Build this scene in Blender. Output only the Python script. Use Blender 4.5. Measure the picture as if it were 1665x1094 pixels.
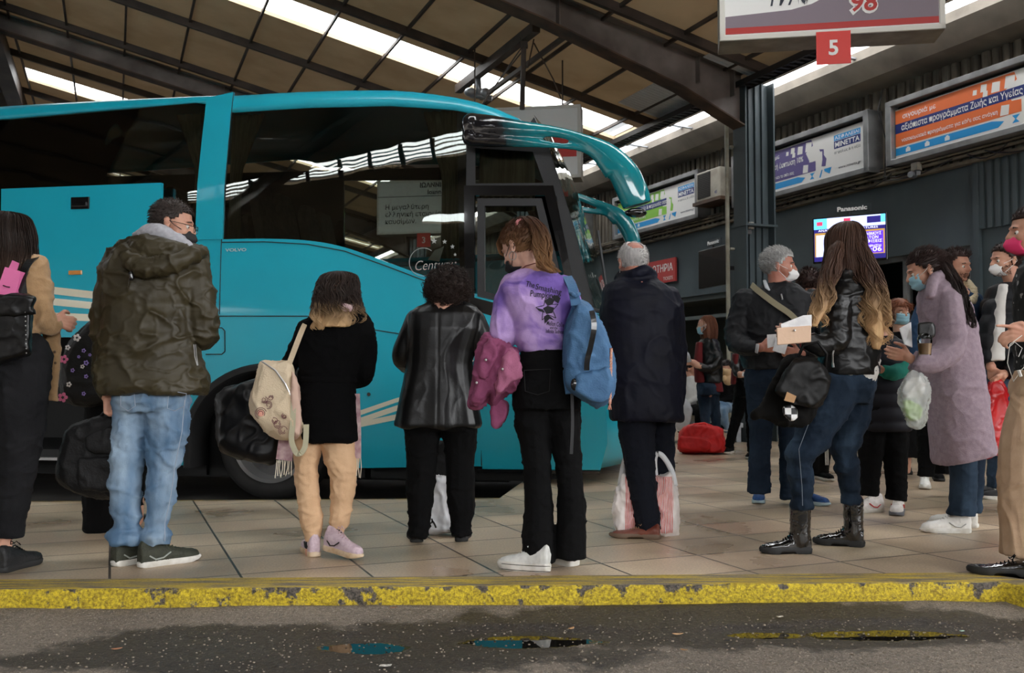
import bpy, bmesh, math, random
import numpy as np
from mathutils import Vector, Matrix, noise as mn
from mathutils.geometry import tessellate_polygon
random.seed(7); RNG = np.random.default_rng(7)
for o in list(bpy.data.objects): bpy.data.objects.remove(o)
SC = bpy.context.scene; COL = SC.collection
# ---------------------------------------------------------------- camera, world, exposure
F = 1550.0; CZ = .91; PIT = math.radians(2.25)
cd = bpy.data.cameras.new('camera'); cd.sensor_width = 36; cd.lens = F/1665*36; cd.clip_end = 300
cam = bpy.data.objects.new('camera', cd); COL.objects.link(cam)
cam.location = (0, 0, CZ); cam.rotation_euler = (math.pi/2+PIT, 0, 0); SC.camera = cam
cd.dof.use_dof = True; cd.dof.focus_distance = 5.0; cd.dof.aperture_fstop = 7.0
SC.view_settings.view_transform = 'Standard'; SC.view_settings.look = 'None'
SC.view_settings.exposure = 1.05; SC.view_settings.gamma = 1; SC.view_settings.use_curve_mapping = False
wd = bpy.data.worlds.new('overcast_sky'); SC.world = wd; wd.use_nodes = True
nt = wd.node_tree; bg = nt.nodes['Background']
tc = nt.nodes.new('ShaderNodeTexCoord'); nz = nt.nodes.new('ShaderNodeTexNoise'); nz.inputs['Scale'].default_value = 2.0
nz.inputs['Detail'].default_value = 4
cr = nt.nodes.new('ShaderNodeValToRGB'); cr.color_ramp.elements[0].color = (.93, .96, 1, 1); cr.color_ramp.elements[1].color = (1, 1, 1, 1)
nt.links.new(tc.outputs['Generated'], nz.inputs['Vector']); nt.links.new(nz.outputs[0], cr.inputs[0]); nt.links.new(cr.outputs[0], bg.inputs[0])
bg.inputs[1].default_value = 4.6
SC.cycles.max_bounces = 8; SC.cycles.transparent_max_bounces = 16; SC.cycles.sample_clamp_indirect = 6
SC.cycles.caustics_reflective = False; SC.cycles.caustics_refractive = False
# ---------------------------------------------------------------- geometry of the place
V = Vector
CP = V((0, 0, CZ))
def ray(x, y):
    u = (x-832.5)/F; v = (547-y)/F
    return V((u, math.cos(PIT)-v*math.sin(PIT), math.sin(PIT)+v*math.cos(PIT)))
def at(x, y, Y):                      # the point seen at x, y that lies Y metres away
    d = ray(x, y); return CP+d*(Y/d.y)
def hit(x, y, p0, n):
    d = ray(x, y); return CP+d*((V(p0)-CP).dot(n)/d.dot(n))
def gnd(x, y, z=0): return hit(x, y, (0, 0, z), V((0, 0, 1)))
WA = math.radians(22.7)
w = V((-math.sin(WA), math.cos(WA), 0)); n = V((-math.cos(WA), -math.sin(WA), 0)); W0 = V((4.5, 13.2, 0)); UP = V((0, 0, 1))
def WL(a, b, z): return W0+w*a+n*b+UP*z       # hall frame: a along the wall, b away from it
BA = math.radians(9.6); bu = V((math.cos(BA), -math.sin(BA), 0)); bn = V((-math.sin(BA), -math.cos(BA), 0))
BY = 8.33; B0 = V(((430-832.5)/F*BY, BY, 0))
def lean(z):
    return max(0, z-1.9)*.055+max(0, 1.0-z)**2*.06
def BS(s, z, o=0): return B0+bu*s+bn*(o-lean(z))+UP*z     # bus frame: s forward, o outward
def bpx(x, y, o=0):
    z = 1.5
    for _ in range(4):
        p = hit(x, y, B0+bn*(o-lean(z)), bn); z = p.z
    return ((p-B0).dot(bu), z)
# ---------------------------------------------------------------- materials
def lin(c):
    r = [(v/255/12.92 if v/255 <= .04045 else ((v/255+.055)/1.055)**2.4) for v in c]
    return (r[0], r[1], r[2], 1)
MATS = {}
def mat(name, col, rough=.6, metal=0, col2=None, vs=8, bump=0, bs=60, stretch=None, coat=0, spec=.5, sheen=0, trans=0, detail=4, bumps2=None, lo=.35, hi=.65, emit=0):
    """principled material with object-space noise mixing col and col2, and noise bump"""
    if name in MATS: return MATS[name]
    m = bpy.data.materials.new(name); m.use_nodes = True; t = m.node_tree; b = t.nodes['Principled BSDF']
    b.inputs['Roughness'].default_value = rough; b.inputs['Metallic'].default_value = metal
    b.inputs['Coat Weight'].default_value = coat; b.inputs['Coat Roughness'].default_value = .04
    b.inputs['Specular IOR Level'].default_value = spec
    if sheen: b.inputs['Sheen Weight'].default_value = sheen
    if trans: b.inputs['Transmission Weight'].default_value = trans
    b.inputs['Base Color'].default_value = lin(col)
    tc = t.nodes.new('ShaderNodeTexCoord'); mp = t.nodes.new('ShaderNodeMapping'); t.links.new(tc.outputs['Object'], mp.inputs[0])
    if stretch: mp.inputs['Scale'].default_value = stretch
    if col2:
        nz = t.nodes.new('ShaderNodeTexNoise'); nz.inputs['Scale'].default_value = vs; nz.inputs['Detail'].default_value = detail
        t.links.new(mp.outputs[0], nz.inputs['Vector'])
        r = t.nodes.new('ShaderNodeValToRGB'); r.color_ramp.elements[0].color = lin(col); r.color_ramp.elements[1].color = lin(col2)
        r.color_ramp.elements[0].position = lo; r.color_ramp.elements[1].position = hi
        t.links.new(nz.outputs[0], r.inputs[0]); t.links.new(r.outputs[0], b.inputs['Base Color'])
        if emit: t.links.new(r.outputs[0], b.inputs['Emission Color'])
    if emit:
        b.inputs['Emission Color'].default_value = lin(col); b.inputs['Emission Strength'].default_value = emit
    if bump:
        nz = t.nodes.new('ShaderNodeTexNoise'); nz.inputs['Scale'].default_value = bs; nz.inputs['Detail'].default_value = 3
        t.links.new(mp.outputs[0], nz.inputs['Vector'])
        h = nz.outputs[0]
        if bumps2:
            n2 = t.nodes.new('ShaderNodeTexNoise'); n2.inputs['Scale'].default_value = bumps2; n2.inputs['Detail'].default_value = 2
            n2.noise_dimensions = '3D'; t.links.new(mp.outputs[0], n2.inputs['Vector'])
            ad = t.nodes.new('ShaderNodeMath'); ad.operation = 'MULTIPLY_ADD'; ad.inputs[1].default_value = 3.0
            t.links.new(n2.outputs[0], ad.inputs[0]); t.links.new(h, ad.inputs[2]); h = ad.outputs[0]
        bp = t.nodes.new('ShaderNodeBump'); bp.inputs['Strength'].default_value = bump; bp.inputs['Distance'].default_value = .01
        t.links.new(h, bp.inputs['Height']); t.links.new(bp.outputs[0], b.inputs['Normal'])
    MATS[name] = m; return m
def glass(name, tint, refl=1.5, rough=.0, wave=0, base=.0):
    if name in MATS: return MATS[name]
    m = bpy.data.materials.new(name); m.use_nodes = True; t = m.node_tree; t.nodes.remove(t.nodes['Principled BSDF'])
    out = t.nodes['Material Output']; tr = t.nodes.new('ShaderNodeBsdfTransparent'); tr.inputs[0].default_value = (*tint, 1)
    gl = t.nodes.new('ShaderNodeBsdfGlossy'); gl.inputs['Roughness'].default_value = rough; gl.inputs[0].default_value = (.95, 1, .97, 1)
    fr = t.nodes.new('ShaderNodeFresnel'); fr.inputs[0].default_value = refl; mx = t.nodes.new('ShaderNodeMixShader')
    if wave:
        tc = t.nodes.new('ShaderNodeTexCoord'); nz = t.nodes.new('ShaderNodeTexNoise'); nz.inputs['Scale'].default_value = 3.0; nz.inputs['Detail'].default_value = 1
        bp = t.nodes.new('ShaderNodeBump'); bp.inputs['Strength'].default_value = wave; bp.inputs['Distance'].default_value = .05
        t.links.new(tc.outputs['Object'], nz.inputs['Vector']); t.links.new(nz.outputs[0], bp.inputs['Height']); t.links.new(bp.outputs[0], gl.inputs['Normal'])
    f = fr.outputs[0]
    if base:
        ad = t.nodes.new('ShaderNodeMath'); ad.operation = 'ADD'; ad.use_clamp = True; ad.inputs[1].default_value = base; t.links.new(f, ad.inputs[0]); f = ad.outputs[0]
    t.links.new(f, mx.inputs[0]); t.links.new(tr.outputs[0], mx.inputs[1]); t.links.new(gl.outputs[0], mx.inputs[2]); t.links.new(mx.outputs[0], out.inputs[0])
    MATS[name] = m; return m
# ---------------------------------------------------------------- mesh builder
class MB:
    def __init__(s): s.v = []; s.f = []; s.m = []; s.mi = 0
    def add(s, vs, fs):
        k = len(s.v); s.v += [tuple(p) for p in vs]; s.f += [tuple(i+k for i in f) for f in fs]; s.m += [s.mi]*len(fs); return s
    def hexa(s, p):      # 8 corners: bottom 4 ccw, top 4 ccw
        return s.add(p, [(3, 2, 1, 0), (4, 5, 6, 7), (0, 1, 5, 4), (1, 2, 6, 5), (2, 3, 7, 6), (3, 0, 4, 7)])
    def obox(s, c, x, y, z):      # centre and three half-axis vectors
        c = V(c); x = V(x); y = V(y); z = V(z)
        return s.hexa([c-x-y-z, c+x-y-z, c+x+y-z, c-x+y-z, c-x-y+z, c+x-y+z, c+x+y+z, c-x+y+z])
    def wbox(s, a0, a1, b0, b1, z0, z1):   # box in the hall frame
        return s.obox(WL((a0+a1)/2, (b0+b1)/2, (z0+z1)/2), w*((a1-a0)/2), n*((b1-b0)/2), UP*((z1-z0)/2))
    def bar(s, p, q, wd, hd, up=UP):
        p = V(p); q = V(q); d = (q-p); x = d.cross(up)
        if x.length < 1e-6: x = V((1, 0, 0))
        x.normalize(); y = x.cross(d).normalized()
        return s.obox((p+q)/2, x*(wd/2), d/2, y*(hd/2))
    def tube(s, pts, rad, seg=8, flat=1.0, up=None, cap=True):
        """tube through pts; rad number or list; flat squashes across up"""
        P = [V(p) for p in pts]; k = len(P)
        R = [rad]*k if not hasattr(rad, '__len__') else list(rad)
        vs = []; prev = None
        for i in range(k):
            t = (P[min(i+1, k-1)]-P[max(i-1, 0)])
            if t.length < 1e-9: t = V((0, 0, 1))
            t.normalize()
            if prev is None:
                x = V(up).cross(t) if up else (V((0, 0, 1)).cross(t) if abs(t.z) < .9 else V((1, 0, 0)).cross(t))
                if x.length < 1e-6: x = V((1, 0, 0))
            else: x = prev-t*prev.dot(t)
            x.normalize(); prev = x; y = t.cross(x)
            for j in range(seg):
                a = 2*math.pi*j/seg; vs.append(P[i]+(x*math.cos(a)+y*(math.sin(a)*flat))*R[i])
        fs = [(i*seg+j, i*seg+(j+1) % seg, (i+1)*seg+(j+1) % seg, (i+1)*seg+j) for i in range(k-1) for j in range(seg)]
        if cap: fs += [tuple(range(seg-1, -1, -1)), tuple((k-1)*seg+j for j in range(seg))]
        return s.add(vs, fs)
    def caps(s, pts, rad, seg=12):
        """round-ended limb for blobs"""
        P = [V(p) for p in pts]; R = list(rad) if hasattr(rad, '__len__') else [rad]*len(P)
        for p, r in zip(P, R): s.ball(p, r, seg=seg, rings=seg//2)
        for i in range(len(P)-1):
            if (P[i+1]-P[i]).length > 1e-5: s.tube(P[i:i+2], R[i:i+2], seg=seg)
        return s
    def ball(s, c, r, seg=12, rings=7, M=None):
        c = V(c); r = V((r, r, r)) if not hasattr(r, '__len__') else V(r)
        vs = []; 
        for i in range(rings+1):
            th = math.pi*i/rings
            for j in range(seg):
                ph = 2*math.pi*j/seg; q = V((r.x*math.sin(th)*math.cos(ph), r.y*math.sin(th)*math.sin(ph), r.z*math.cos(th)))
                if M: q = M @ q
                vs.append(c+q)
        fs = [(i*seg+j, (i+1)*seg+j, (i+1)*seg+(j+1) % seg, i*seg+(j+1) % seg) for i in range(rings) for j in range(seg)]
        return s.add(vs, fs)
    def rings(s, rg, cap=True):
        k = len(rg[0]); vs = [p for r in rg for p in r]
        fs = [(i*k+j, i*k+(j+1) % k, (i+1)*k+(j+1) % k, (i+1)*k+j) for i in range(len(rg)-1) for j in range(k)]
        if cap: fs += [tuple(range(k-1, -1, -1)), tuple((len(rg)-1)*k+j for j in range(k))]
        return s.add(vs, fs)
    def prism(s, poly, fn, d0, d1):
        """2-D outline extruded from d0 to d1 through fn(x, y, d)"""
        k = len(poly); tri = tessellate_polygon([[V((x, y, 0)) for x, y in poly]])
        vs = [fn(x, y, d0) for x, y in poly]+[fn(x, y, d1) for x, y in poly]
        fs = [tuple(t) for t in tri]+[tuple(i+k for i in reversed(t)) for t in tri]+[(i, (i+1) % k, (i+1) % k+k, i+k) for i in range(k)]
        return s.add(vs, fs)
def fixnormals(me):
    bm = bmesh.new(); bm.from_mesh(me); bmesh.ops.recalc_face_normals(bm, faces=bm.faces); bm.to_mesh(me); bm.free()
def rootloc(p):
    while p.parent: p = p.parent
    return V(p.location)
def link(name, me, mats, parent=None, origin=None, smooth=False, ang=None):
    off = rootloc(parent) if parent else (V(origin) if origin is not None else V((0, 0, 0)))
    if off.length: me.transform(Matrix.Translation(-off))
    o = bpy.data.objects.new(name, me); COL.objects.link(o)
    if parent: o.parent = parent
    else: o.location = off
    for m in (mats if isinstance(mats, (list, tuple)) else [mats]): me.materials.append(m)
    if smooth:
        me.polygons.foreach_set('use_smooth', [True]*len(me.polygons))
        if ang:
            try: me.set_sharp_from_angle(angle=math.radians(ang))
            except Exception: pass
    return o
def mk(name, mb, mats, parent=None, origin=None, smooth=False, ang=None, bev=0, fix=True):
    me = bpy.data.meshes.new(name); me.from_pydata([tuple(p) for p in mb.v], [], mb.f)
    if any(mb.m): me.polygons.foreach_set('material_index', mb.m)
    me.update()
    if fix: fixnormals(me)
    o = link(name, me, mats, parent, origin, smooth, ang)
    if bev:
        b = o.modifiers.new('bevel', 'BEVEL'); b.width = bev; b.segments = 2; b.limit_method = 'ANGLE'; b.angle_limit = math.radians(40)
    return o
def tag(o, label, cat=None, group=None, kind=None):
    if label: o['label'] = label
    if cat: o['category'] = cat
    if group: o['group'] = group
    if kind: o['kind'] = kind
    return o
def thing(name, label, cat, loc, group=None):
    o = bpy.data.objects.new(name, None); COL.objects.link(o); o.location = loc; o.empty_display_size = .1
    return tag(o, label, cat, group)
def struct(name, mb, m, label=None, cat=None, **k):
    return tag(mk(name, mb, m, **k), label, cat, None, 'structure')
# numpy value noise
_T = RNG.random((32, 32, 32))*2-1
def vn(p):
    p = np.asarray(p); i = np.floor(p).astype(int); f = p-i; f = f*f*(3-2*f); r = 0
    for dx in (0, 1):
        for dy in (0, 1):
            for dz in (0, 1):
                wt = (f[:, 0] if dx else 1-f[:, 0])*(f[:, 1] if dy else 1-f[:, 1])*(f[:, 2] if dz else 1-f[:, 2])
                r = r+wt*_T[(i[:, 0]+dx) % 32, (i[:, 1]+dy) % 32, (i[:, 2]+dz) % 32]
    return r
_RM = np.array(Matrix.Rotation(.9, 3, V((.3, 1, .5))) @ Matrix.Rotation(.7, 3, 'X'))
def ridged(p):
    p = np.asarray(p) @ _RM; return 1-np.abs(vn(p)+.5*vn(p*2.1+7))*1.6
def blob(name, mb, voxel, mats, parent=None, smooth=3, fold=None, origin=None, fn=None, matfn=None):
    """fuse the builder's closed pieces into one continuous surface; fold(P, N)->offset along the normal"""
    me = bpy.data.meshes.new(name); me.from_pydata([tuple(p) for p in mb.v], [], mb.f); me.update(); fixnormals(me)
    t = bpy.data.objects.new('tmp', me); COL.objects.link(t)
    r = t.modifiers.new('r', 'REMESH'); r.mode = 'VOXEL'; r.voxel_size = voxel
    if smooth:
        q = t.modifiers.new('s', 'SMOOTH'); q.factor = .5; q.iterations = smooth
    dg = bpy.context.evaluated_depsgraph_get(); out = bpy.data.meshes.new_from_object(t.evaluated_get(dg)); out.name = name
    bpy.data.objects.remove(t); bpy.data.meshes.remove(me)
    k = len(out.vertices); P = np.empty(k*3); out.vertices.foreach_get('co', P); P = P.reshape(-1, 3)
    N = np.empty(k*3); out.vertices.foreach_get('normal', N); N = N.reshape(-1, 3)
    if fold is not None: P = P+N*fold(P, N)[:, None]
    if fn is not None: P = fn(P)
    out.vertices.foreach_set('co', P.ravel()); out.update()
    o = link(name, out, mats, parent, origin, smooth=True)
    if matfn is not None:
        c = np.empty(len(out.polygons)*3); out.polygons.foreach_get('center', c); off = rootloc(parent) if parent else V(origin or (0, 0, 0))
        out.polygons.foreach_set('material_index', matfn(c.reshape(-1, 3)+np.array(off)).astype(int))
    return o
FONTOK = True
def text(name, s, org, xd, yd, h, m, parent, width=None, align='LEFT', ext=.002, shear=0, bold=0, origin=None, space=1, warp=None):
    """lettering as mesh: org is the anchor on the baseline, h the capital height"""
    cu = bpy.data.curves.new('t', 'FONT'); cu.body = s; cu.align_x = align; cu.size = 1; cu.shear = shear; cu.offset = bold; cu.extrude = .0; cu.resolution_u = 3; cu.space_character = space
    t = bpy.data.objects.new('t', cu); COL.objects.link(t)
    dg = bpy.context.evaluated_depsgraph_get(); me = bpy.data.meshes.new_from_object(t.evaluated_get(dg)); bpy.data.objects.remove(t)
    k = len(me.vertices); P = np.empty(k*3); me.vertices.foreach_get('co', P); P = P.reshape(-1, 3)*(h/.7)
    if width and k:
        wd_ = P[:, 0].max()-P[:, 0].min(); P[:, 0] *= width/max(wd_, 1e-6)
    xd = V(xd).normalized(); yd = V(yd).normalized(); nn = xd.cross(yd); org = V(org)
    A = np.array([xd, yd, nn]); Q = P @ A+np.array(org)+np.array(nn)*ext
    if warp is not None: Q = warp(Q)
    me.vertices.foreach_set('co', Q.ravel()); me.update(); me.name = name
    return link(name, me, m, parent, origin)
def mirror_fix(): pass
# ================================================================ THE HALL
Z0 = 4.66; RM = .225; BAP = 11.3
def rz(b): return Z0+RM*b if b < BAP else Z0+RM*BAP-RM*(b-BAP)
m_sheet = mat('roof_sheet', (200, 180, 150), .75, col2=(170, 148, 118), vs=1.1, bump=.25, bs=3, stretch=(1, 1, 1))
_t = m_sheet.node_tree; _tl = _t.nodes.new('ShaderNodeBsdfTranslucent'); _tl.inputs[0].default_value = (.46, .375, .27, 1); _mx = _t.nodes.new('ShaderNodeMixShader'); _mx.inputs[0].default_value = .15   # the thin sheets let a little daylight through
_t.links.new(_t.nodes['Principled BSDF'].outputs[0], _mx.inputs[1]); _t.links.new(_tl.outputs[0], _mx.inputs[2]); _t.links.new(_mx.outputs[0], _t.nodes['Material Output'].inputs[0])
m_steel = mat('dark_steel', (82, 70, 62), .6, col2=(52, 44, 40), vs=2, bump=.1)
m_steel2 = mat('rafter_steel', (140, 130, 124), .5, col2=(92, 82, 76), vs=1.5, bump=.12)
m_rust = mat('rusty_flange', (96, 72, 54), .7, col2=(60, 45, 36), vs=3)
m_galv = mat('galvanised', (150, 152, 155), .45, .6, col2=(120, 122, 126), vs=4)
m_dirty = mat('dirty_corrugated', (128, 120, 106), .8, col2=(76, 70, 62), vs=2.2, stretch=(4, 4, .7), bump=.1)
m_conc = mat('fascia_concrete', (138, 130, 118), .8, col2=(104, 97, 88), vs=1.6, bump=.1)
m_teal = mat('slate_teal_paint', (74, 85, 89), .5, col2=(62, 72, 76), vs=1.2, bump=.03, bs=20)
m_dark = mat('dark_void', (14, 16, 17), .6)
m_white = mat('white_paint', (214, 212, 206), .45, col2=(196, 193, 186), vs=5)
m_alu = mat('aluminium_frame', (150, 150, 150), .35, .5, col2=(128, 128, 128), vs=5)
m_sky = glass('skylight_sheet', (.93, .94, .93), 1.2)
m_sky2 = mat('translucent_sheet', (225, 226, 228), .5, trans=0, bump=.2, bs=6)
# --- roof: two slopes with skylight openings -----------------------------------------------
def roof_side(b0, b1, holes, nm, lab):
    poly = [(-26, b0), (34, b0), (34, b1), (-26, b1)]
    loops = [[V((a, b, 0)) for a, b in poly]]+[[V((a, b, 0)) for a, b in h] for h in holes]
    tri = tessellate_polygon(loops); pts = [p for l in loops for p in l]
    mb = MB(); k = len(pts)
    mb.add([WL(p.x, p.y, rz(min(max(p.y, b0+1e-5), b1-1e-5)) ) for p in pts]+[WL(p.x, p.y, rz(min(max(p.y, b0+1e-5), b1-1e-5))+.06) for p in pts],
           [tuple(t) for t in tri]+[tuple(i+k for i in reversed(t)) for t in tri])
    off = 0
    for l in loops:
        q = len(l); mb.add([mb.v[off+i] for i in range(q)]+[mb.v[off+k+i] for i in range(q)], [(i, (i+1) % q, (i+1) % q+q, i+q) for i in range(q)]); off += q
    return struct(nm, mb, m_sheet, lab)
BL = [1.7+.93*i for i in range(11)]                 # lines of joints across the slope
near_holes = []; panes = []
for a0, a1, lo in ((3.12, 3.93, 1.3), (11.04, 11.95, 1.3), (-4.8, -4.0, 1.3), (-12.7, -11.9, 1.3), (18.9, 19.8, 1.3), (-20.6, -19.8, 1.3)):
    near_holes.append([(a0, lo), (a1, lo), (a1, 11.0), (a0, 11.0)]); panes.append((a0, a1, lo, 11.0))
far_holes = [[(-7.0, 18.75), (-6.75, 18.3), (-9.75, 13.5), (-10.45, 14.1)], [(-12.0, 17.0), (-11.75, 16.7), (-12.5, 16.1), (-12.95, 16.6)],  # unseen openings, placed and skewed to reflect in the coach windows
             [(3.1, 12), (3.9, 12), (3.9, 21), (3.1, 21)], [(11.1, 12), (11.9, 12), (11.9, 21), (11.1, 21)], [(-20.5, 12), (-19.7, 12), (-19.7, 21), (-20.5, 21)]]
roof_side(1.18, BAP, near_holes, 'ceiling', 'brown roof sheets sloping up from the counter wall')
m_sheet = mat('dark_roof_sheet', (112, 94, 74), .8, col2=(88, 74, 58), vs=1.1)  # darker opaque sheets for the unseen slope, keep the window reflections dark
roof_side(BAP, 22.5, far_holes, 'ceiling_beyond_ridge', 'roof sheets on the other slope')
# skylight sheets with ribs
mb = MB()
for a0, a1, b0, b1 in panes:
    mb.add([WL(a0, b0, rz(b0)+.065), WL(a1, b0, rz(b0)+.065), WL(a1, b1, rz(b1)+.065), WL(a0, b1, rz(b1)+.065)], [(0, 1, 2, 3)])
struct('ceiling_skylight_sheets', mb, m_sky, 'bright clear skylight sheets in the roof')
mb = MB()
h = far_holes[0]
for i in range(1, 9):                                # cross bars and ribs of the unseen skylight, skewed for its reflection
    t = i/9; p = [h[1][k]+(h[2][k]-h[1][k])*t for k in (0, 1)]; q = [h[0][k]+(h[3][k]-h[0][k])*t for k in (0, 1)]
    mb.bar(WL(p[0], p[1], rz(p[1])-.03), WL(q[0], q[1], rz(q[1])-.03), .09, .06)
for i in range(1, 5):
    t = i/5; p = [h[1][k]+(h[0][k]-h[1][k])*t for k in (0, 1)]; q = [h[2][k]+(h[3][k]-h[2][k])*t for k in (0, 1)]
    mb.bar(WL(p[0], p[1], rz(p[1])+.0), WL(q[0], q[1], rz(q[1])+.0), .012, .03)
struct('ceiling_skylight_bars', mb, m_steel, 'bars across the unseen skewed skylight')
# eaves: grey translucent sheets at the low end
mb = MB()
for a0, a1 in ((.55, 2.45), (-.15, .1), (-3.0, -1.0)):
    for k in range(int((a1-a0)/.08)):
        a = a0+.08*k
        mb.obox(WL(a+.035, 1.62, rz(1.62)-.03), w*.034, n*.48+UP*.48*RM, UP*.008)
struct('ceiling_translucent_sheets', mb, m_sky2, 'pale ribbed translucent sheets at the eaves')
# joint strips down the wall direction and purlins down the slope
mb = MB()
for b in BL+[22.6-b for b in BL[:-1]]:
    for a0, a1 in (((-26, 34),) if b < BAP else ((-26, -13.5), (-6, 34))): mb.bar(WL(a0, b, rz(b)-.03), WL(a1, b, rz(b)-.03), .035, .05)
struct('ceiling_joint_strips', mb, m_steel, 'thin dark strips under the roof sheets')
mb = MB()
for a in (-.27, 2.6, 5.25, 7.4, 10.0, 12.7, 15.2, 17.8, 20.4, 23, 25.6, -2.9, -5.6, -8.3, -11, -13.7, -16.3, -19, -22):
    mb.bar(WL(a, 1.2, rz(1.2)-.06), WL(a, BAP, rz(BAP)-.06), .07, .12); (mb.bar(WL(a, BAP, rz(BAP)-.06), WL(a, 22.4, rz(22.4)-.06), .07, .12) if a not in (-8.3,) else None)
struct('beam_purlins', mb, m_steel, 'dark purlins under the roof sheets')
mb = MB()                                            # main rafters: tapered I-sections
for a in (.2, 8.05, 15.9, 23.7, -7.65, -15.5):
    for (b0, b1) in ((1.43, BAP), (21.85, BAP)):
        st = [b0+(b1-b0)*t for t in (0, .1, .3, .55, 1)]; dp = [.72, .52, .36, .33, .30]
        vs = []
        for b, d in zip(st, dp):
            z = rz(b); vs.append([WL(a-.02, b, z-.02), WL(a+.02, b, z-.02), WL(a+.02, b, z-d), WL(a-.02, b, z-d)])
        mb.mi = 0; mb.rings(vs)
        for top in (0, 1):
            vs = []
            for b, d in zip(st, dp):
                z = rz(b)-(.0 if top else d); vs.append([WL(a-.13, b, z), WL(a+.13, b, z), WL(a+.13, b, z-.022), WL(a-.13, b, z-.022)])
            mb.mi = 0 if top else 1; mb.rings(vs)
        mb.mi = 0
        for b in (2.15, 1.6, 4.2, 7.4):                   # stiffeners
            if b0 < 5: mb.obox(WL(a, b, rz(b)-.2), w*.12, n*.008, UP*.17)
struct('beam_rafters', mb, [m_steel2, m_rust], 'deep steel rafters of the hall frames')
mb = MB(); mb.wbox(-26, 34, 11.15, 11.45, 6.75, 7.1)
struct('beam_ridge', mb, m_steel, 'ridge beam'); 
# columns
mb = MB()
for a in (.2, 8.05, 15.9, -7.65):
    for b in (.98, 1.44): mb.wbox(a-.14, a+.14, b-.012, b+.012, 0, 4.88)
    mb.wbox(a-.012, a+.012, .98, 1.44, 0, 4.88)
    mb.wbox(a-.16, a+.16, .95, 1.47, 2.9, 2.93)
    for b in (1.1, 1.21, 1.32): mb.wbox(a-.05, a-.01, b-.012, b+.012, 0, 4.88)
struct('column_counter_wall', mb, m_teal, 'dark slate steel columns in front of the counter wall')
mb = MB()
for a in (-15.5, -7.65, 8.05, 15.9, 23.7): mb.wbox(a-.14, a+.14, 21.6, 22.1, -.15, 4.9)
struct('column_open_side', mb, m_steel, 'columns on the open side')
# rear wing: far end and side walls so the hall reads closed beyond the bus
mb = MB(); mb.wbox(33.8, 34, -.3, 22.5, -.2, 7.5)
struct('wall_far_end', mb, m_dirty)
mb = MB(); mb.wbox(-26, 34, 22.4, 22.6, 2.6, 4.9); mb.wbox(6, 34, 22.4, 22.6, -.2, 2.6)
struct('wall_open_side', mb, m_dirty)
# --- counter wall ------------------------------------------------------------------------
mb = MB()
def wallbox(a0, a1, z0, z1): mb.wbox(a0, a1, -.25, 0, z0, z1)
# openings: (2.55..4.0, z<2.24) and (-2.2..0.1, z<2.40), (5..8)
for a0, a1, z0, z1 in ((-12, -2.25, 0, 3.4), (-2.25, .1, 2.42, 3.4), (.1, 2.55, 0, 3.4), (2.55, 4.3, 2.26, 3.4), (4.3, 5.2, 0, 3.4), (5.2, 8.5, 2.26, 3.4), (8.5, 33.8, 0, 3.4)):
    wallbox(a0, a1, z0, z1)
struct('wall_counter', mb, m_teal, 'slate teal painted wall behind the passengers')
mb = MB()
for k in range(0, 46*7):                             # corrugated upper wall
    a = -12+k*.1428
    mb.wbox(a, a+.085, -.2, .03, 3.4, 4.75)
mb.wbox(-12, 34, -.25, -.02, 3.3, 4.75)
struct('wall_counter_upper', mb, m_dirty, 'dirty beige corrugated sheeting above the teal wall')
mb = MB()                                            # pipes and ledge above the teal wall
mb.wbox(-12, 33, 0, .10, 3.36, 3.40)
for z, r, b in ((3.46, .022, .09), (3.50, .015, .13), (3.55, .018, .07)): mb.tube([WL(-12, b, z), WL(33, b, z)], r, 8)
struct('trim_1', mb, mat('ledge_paint', (128, 118, 100), .7, col2=(88, 80, 68), vs=4), 'beige ledge and pipes along the top of the teal wall')
mb = MB()
for i in range(26):                                  # sagging black cables
    a0 = -6+i*.62+random.uniform(-.2, .2); L = random.uniform(.5, 1.4); z = 3.46+random.uniform(-.05, .02); sg = random.uniform(.03, .12)
    if 2.0 < a0 < 3.1 or 2.0 < a0+L < 3.1: continue
    mb.tube([WL(a0+L*t, .14+random.uniform(0, .02), z-sg*4*t*(1-t)) for t in [k/6 for k in range(7)]], .009, 5)
for a in (2.40, -1.09): mb.tube([WL(a, .16, 4.58), WL(a+.05, .2, 4.3), WL(a-.03, .15, 3.9), WL(a, .15, 3.45)], .008, 5)
tag(mk('cable_run', mb, mat('black_cable', (28, 26, 25), .6)), 'tangle of black cables along the ledge under the lightbox signs', 'cables', None, 'stuff')
# fascia gutter beam + gap to the sky + trays and pipes
mb = MB()
pr = [(.0, 4.78), (.0, 5.02), (.42, 5.06), (.62, 4.98), (.62, 4.86), (.42, 4.66), (.0, 4.62)]
mb.rings([[WL(a, b, z) for b, z in pr] for a in [-12+1.5*i for i in range(31)]])
struct('beam_fascia', mb, m_conc, 'grey beige gutter beam running above the corrugated wall')
mb = MB()
for b, z, r in ((.98, 5.03, .04), (1.12, 5.1, .03), (1.0, 4.93, .022)): mb.tube([WL(-12, b, z), WL(33, b, z)], r, 10)
struct('trim_2', mb, mat('old_pipe', (120, 110, 96), .6, col2=(84, 74, 64), vs=2), 'pipes under the eaves')
mb = MB()
for k in range(0, 230):                              # perforated cable tray: rungs between two rails
    a = -8+k*.13; mb.obox(WL(a, 1.42, 4.80), w*.03, n*.10, UP*.006)
for b in (1.32, 1.52): mb.wbox(-8, 22, b-.008, b+.008, 4.78, 4.86)
mb.wbox(-8, 22, 1.34, 1.5, 4.845, 4.86)
struct('trim_3', mb, mat('dark_tray', (52, 48, 46), .5, .3), 'perforated steel cable tray under the eaves')
mb = MB()
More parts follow.
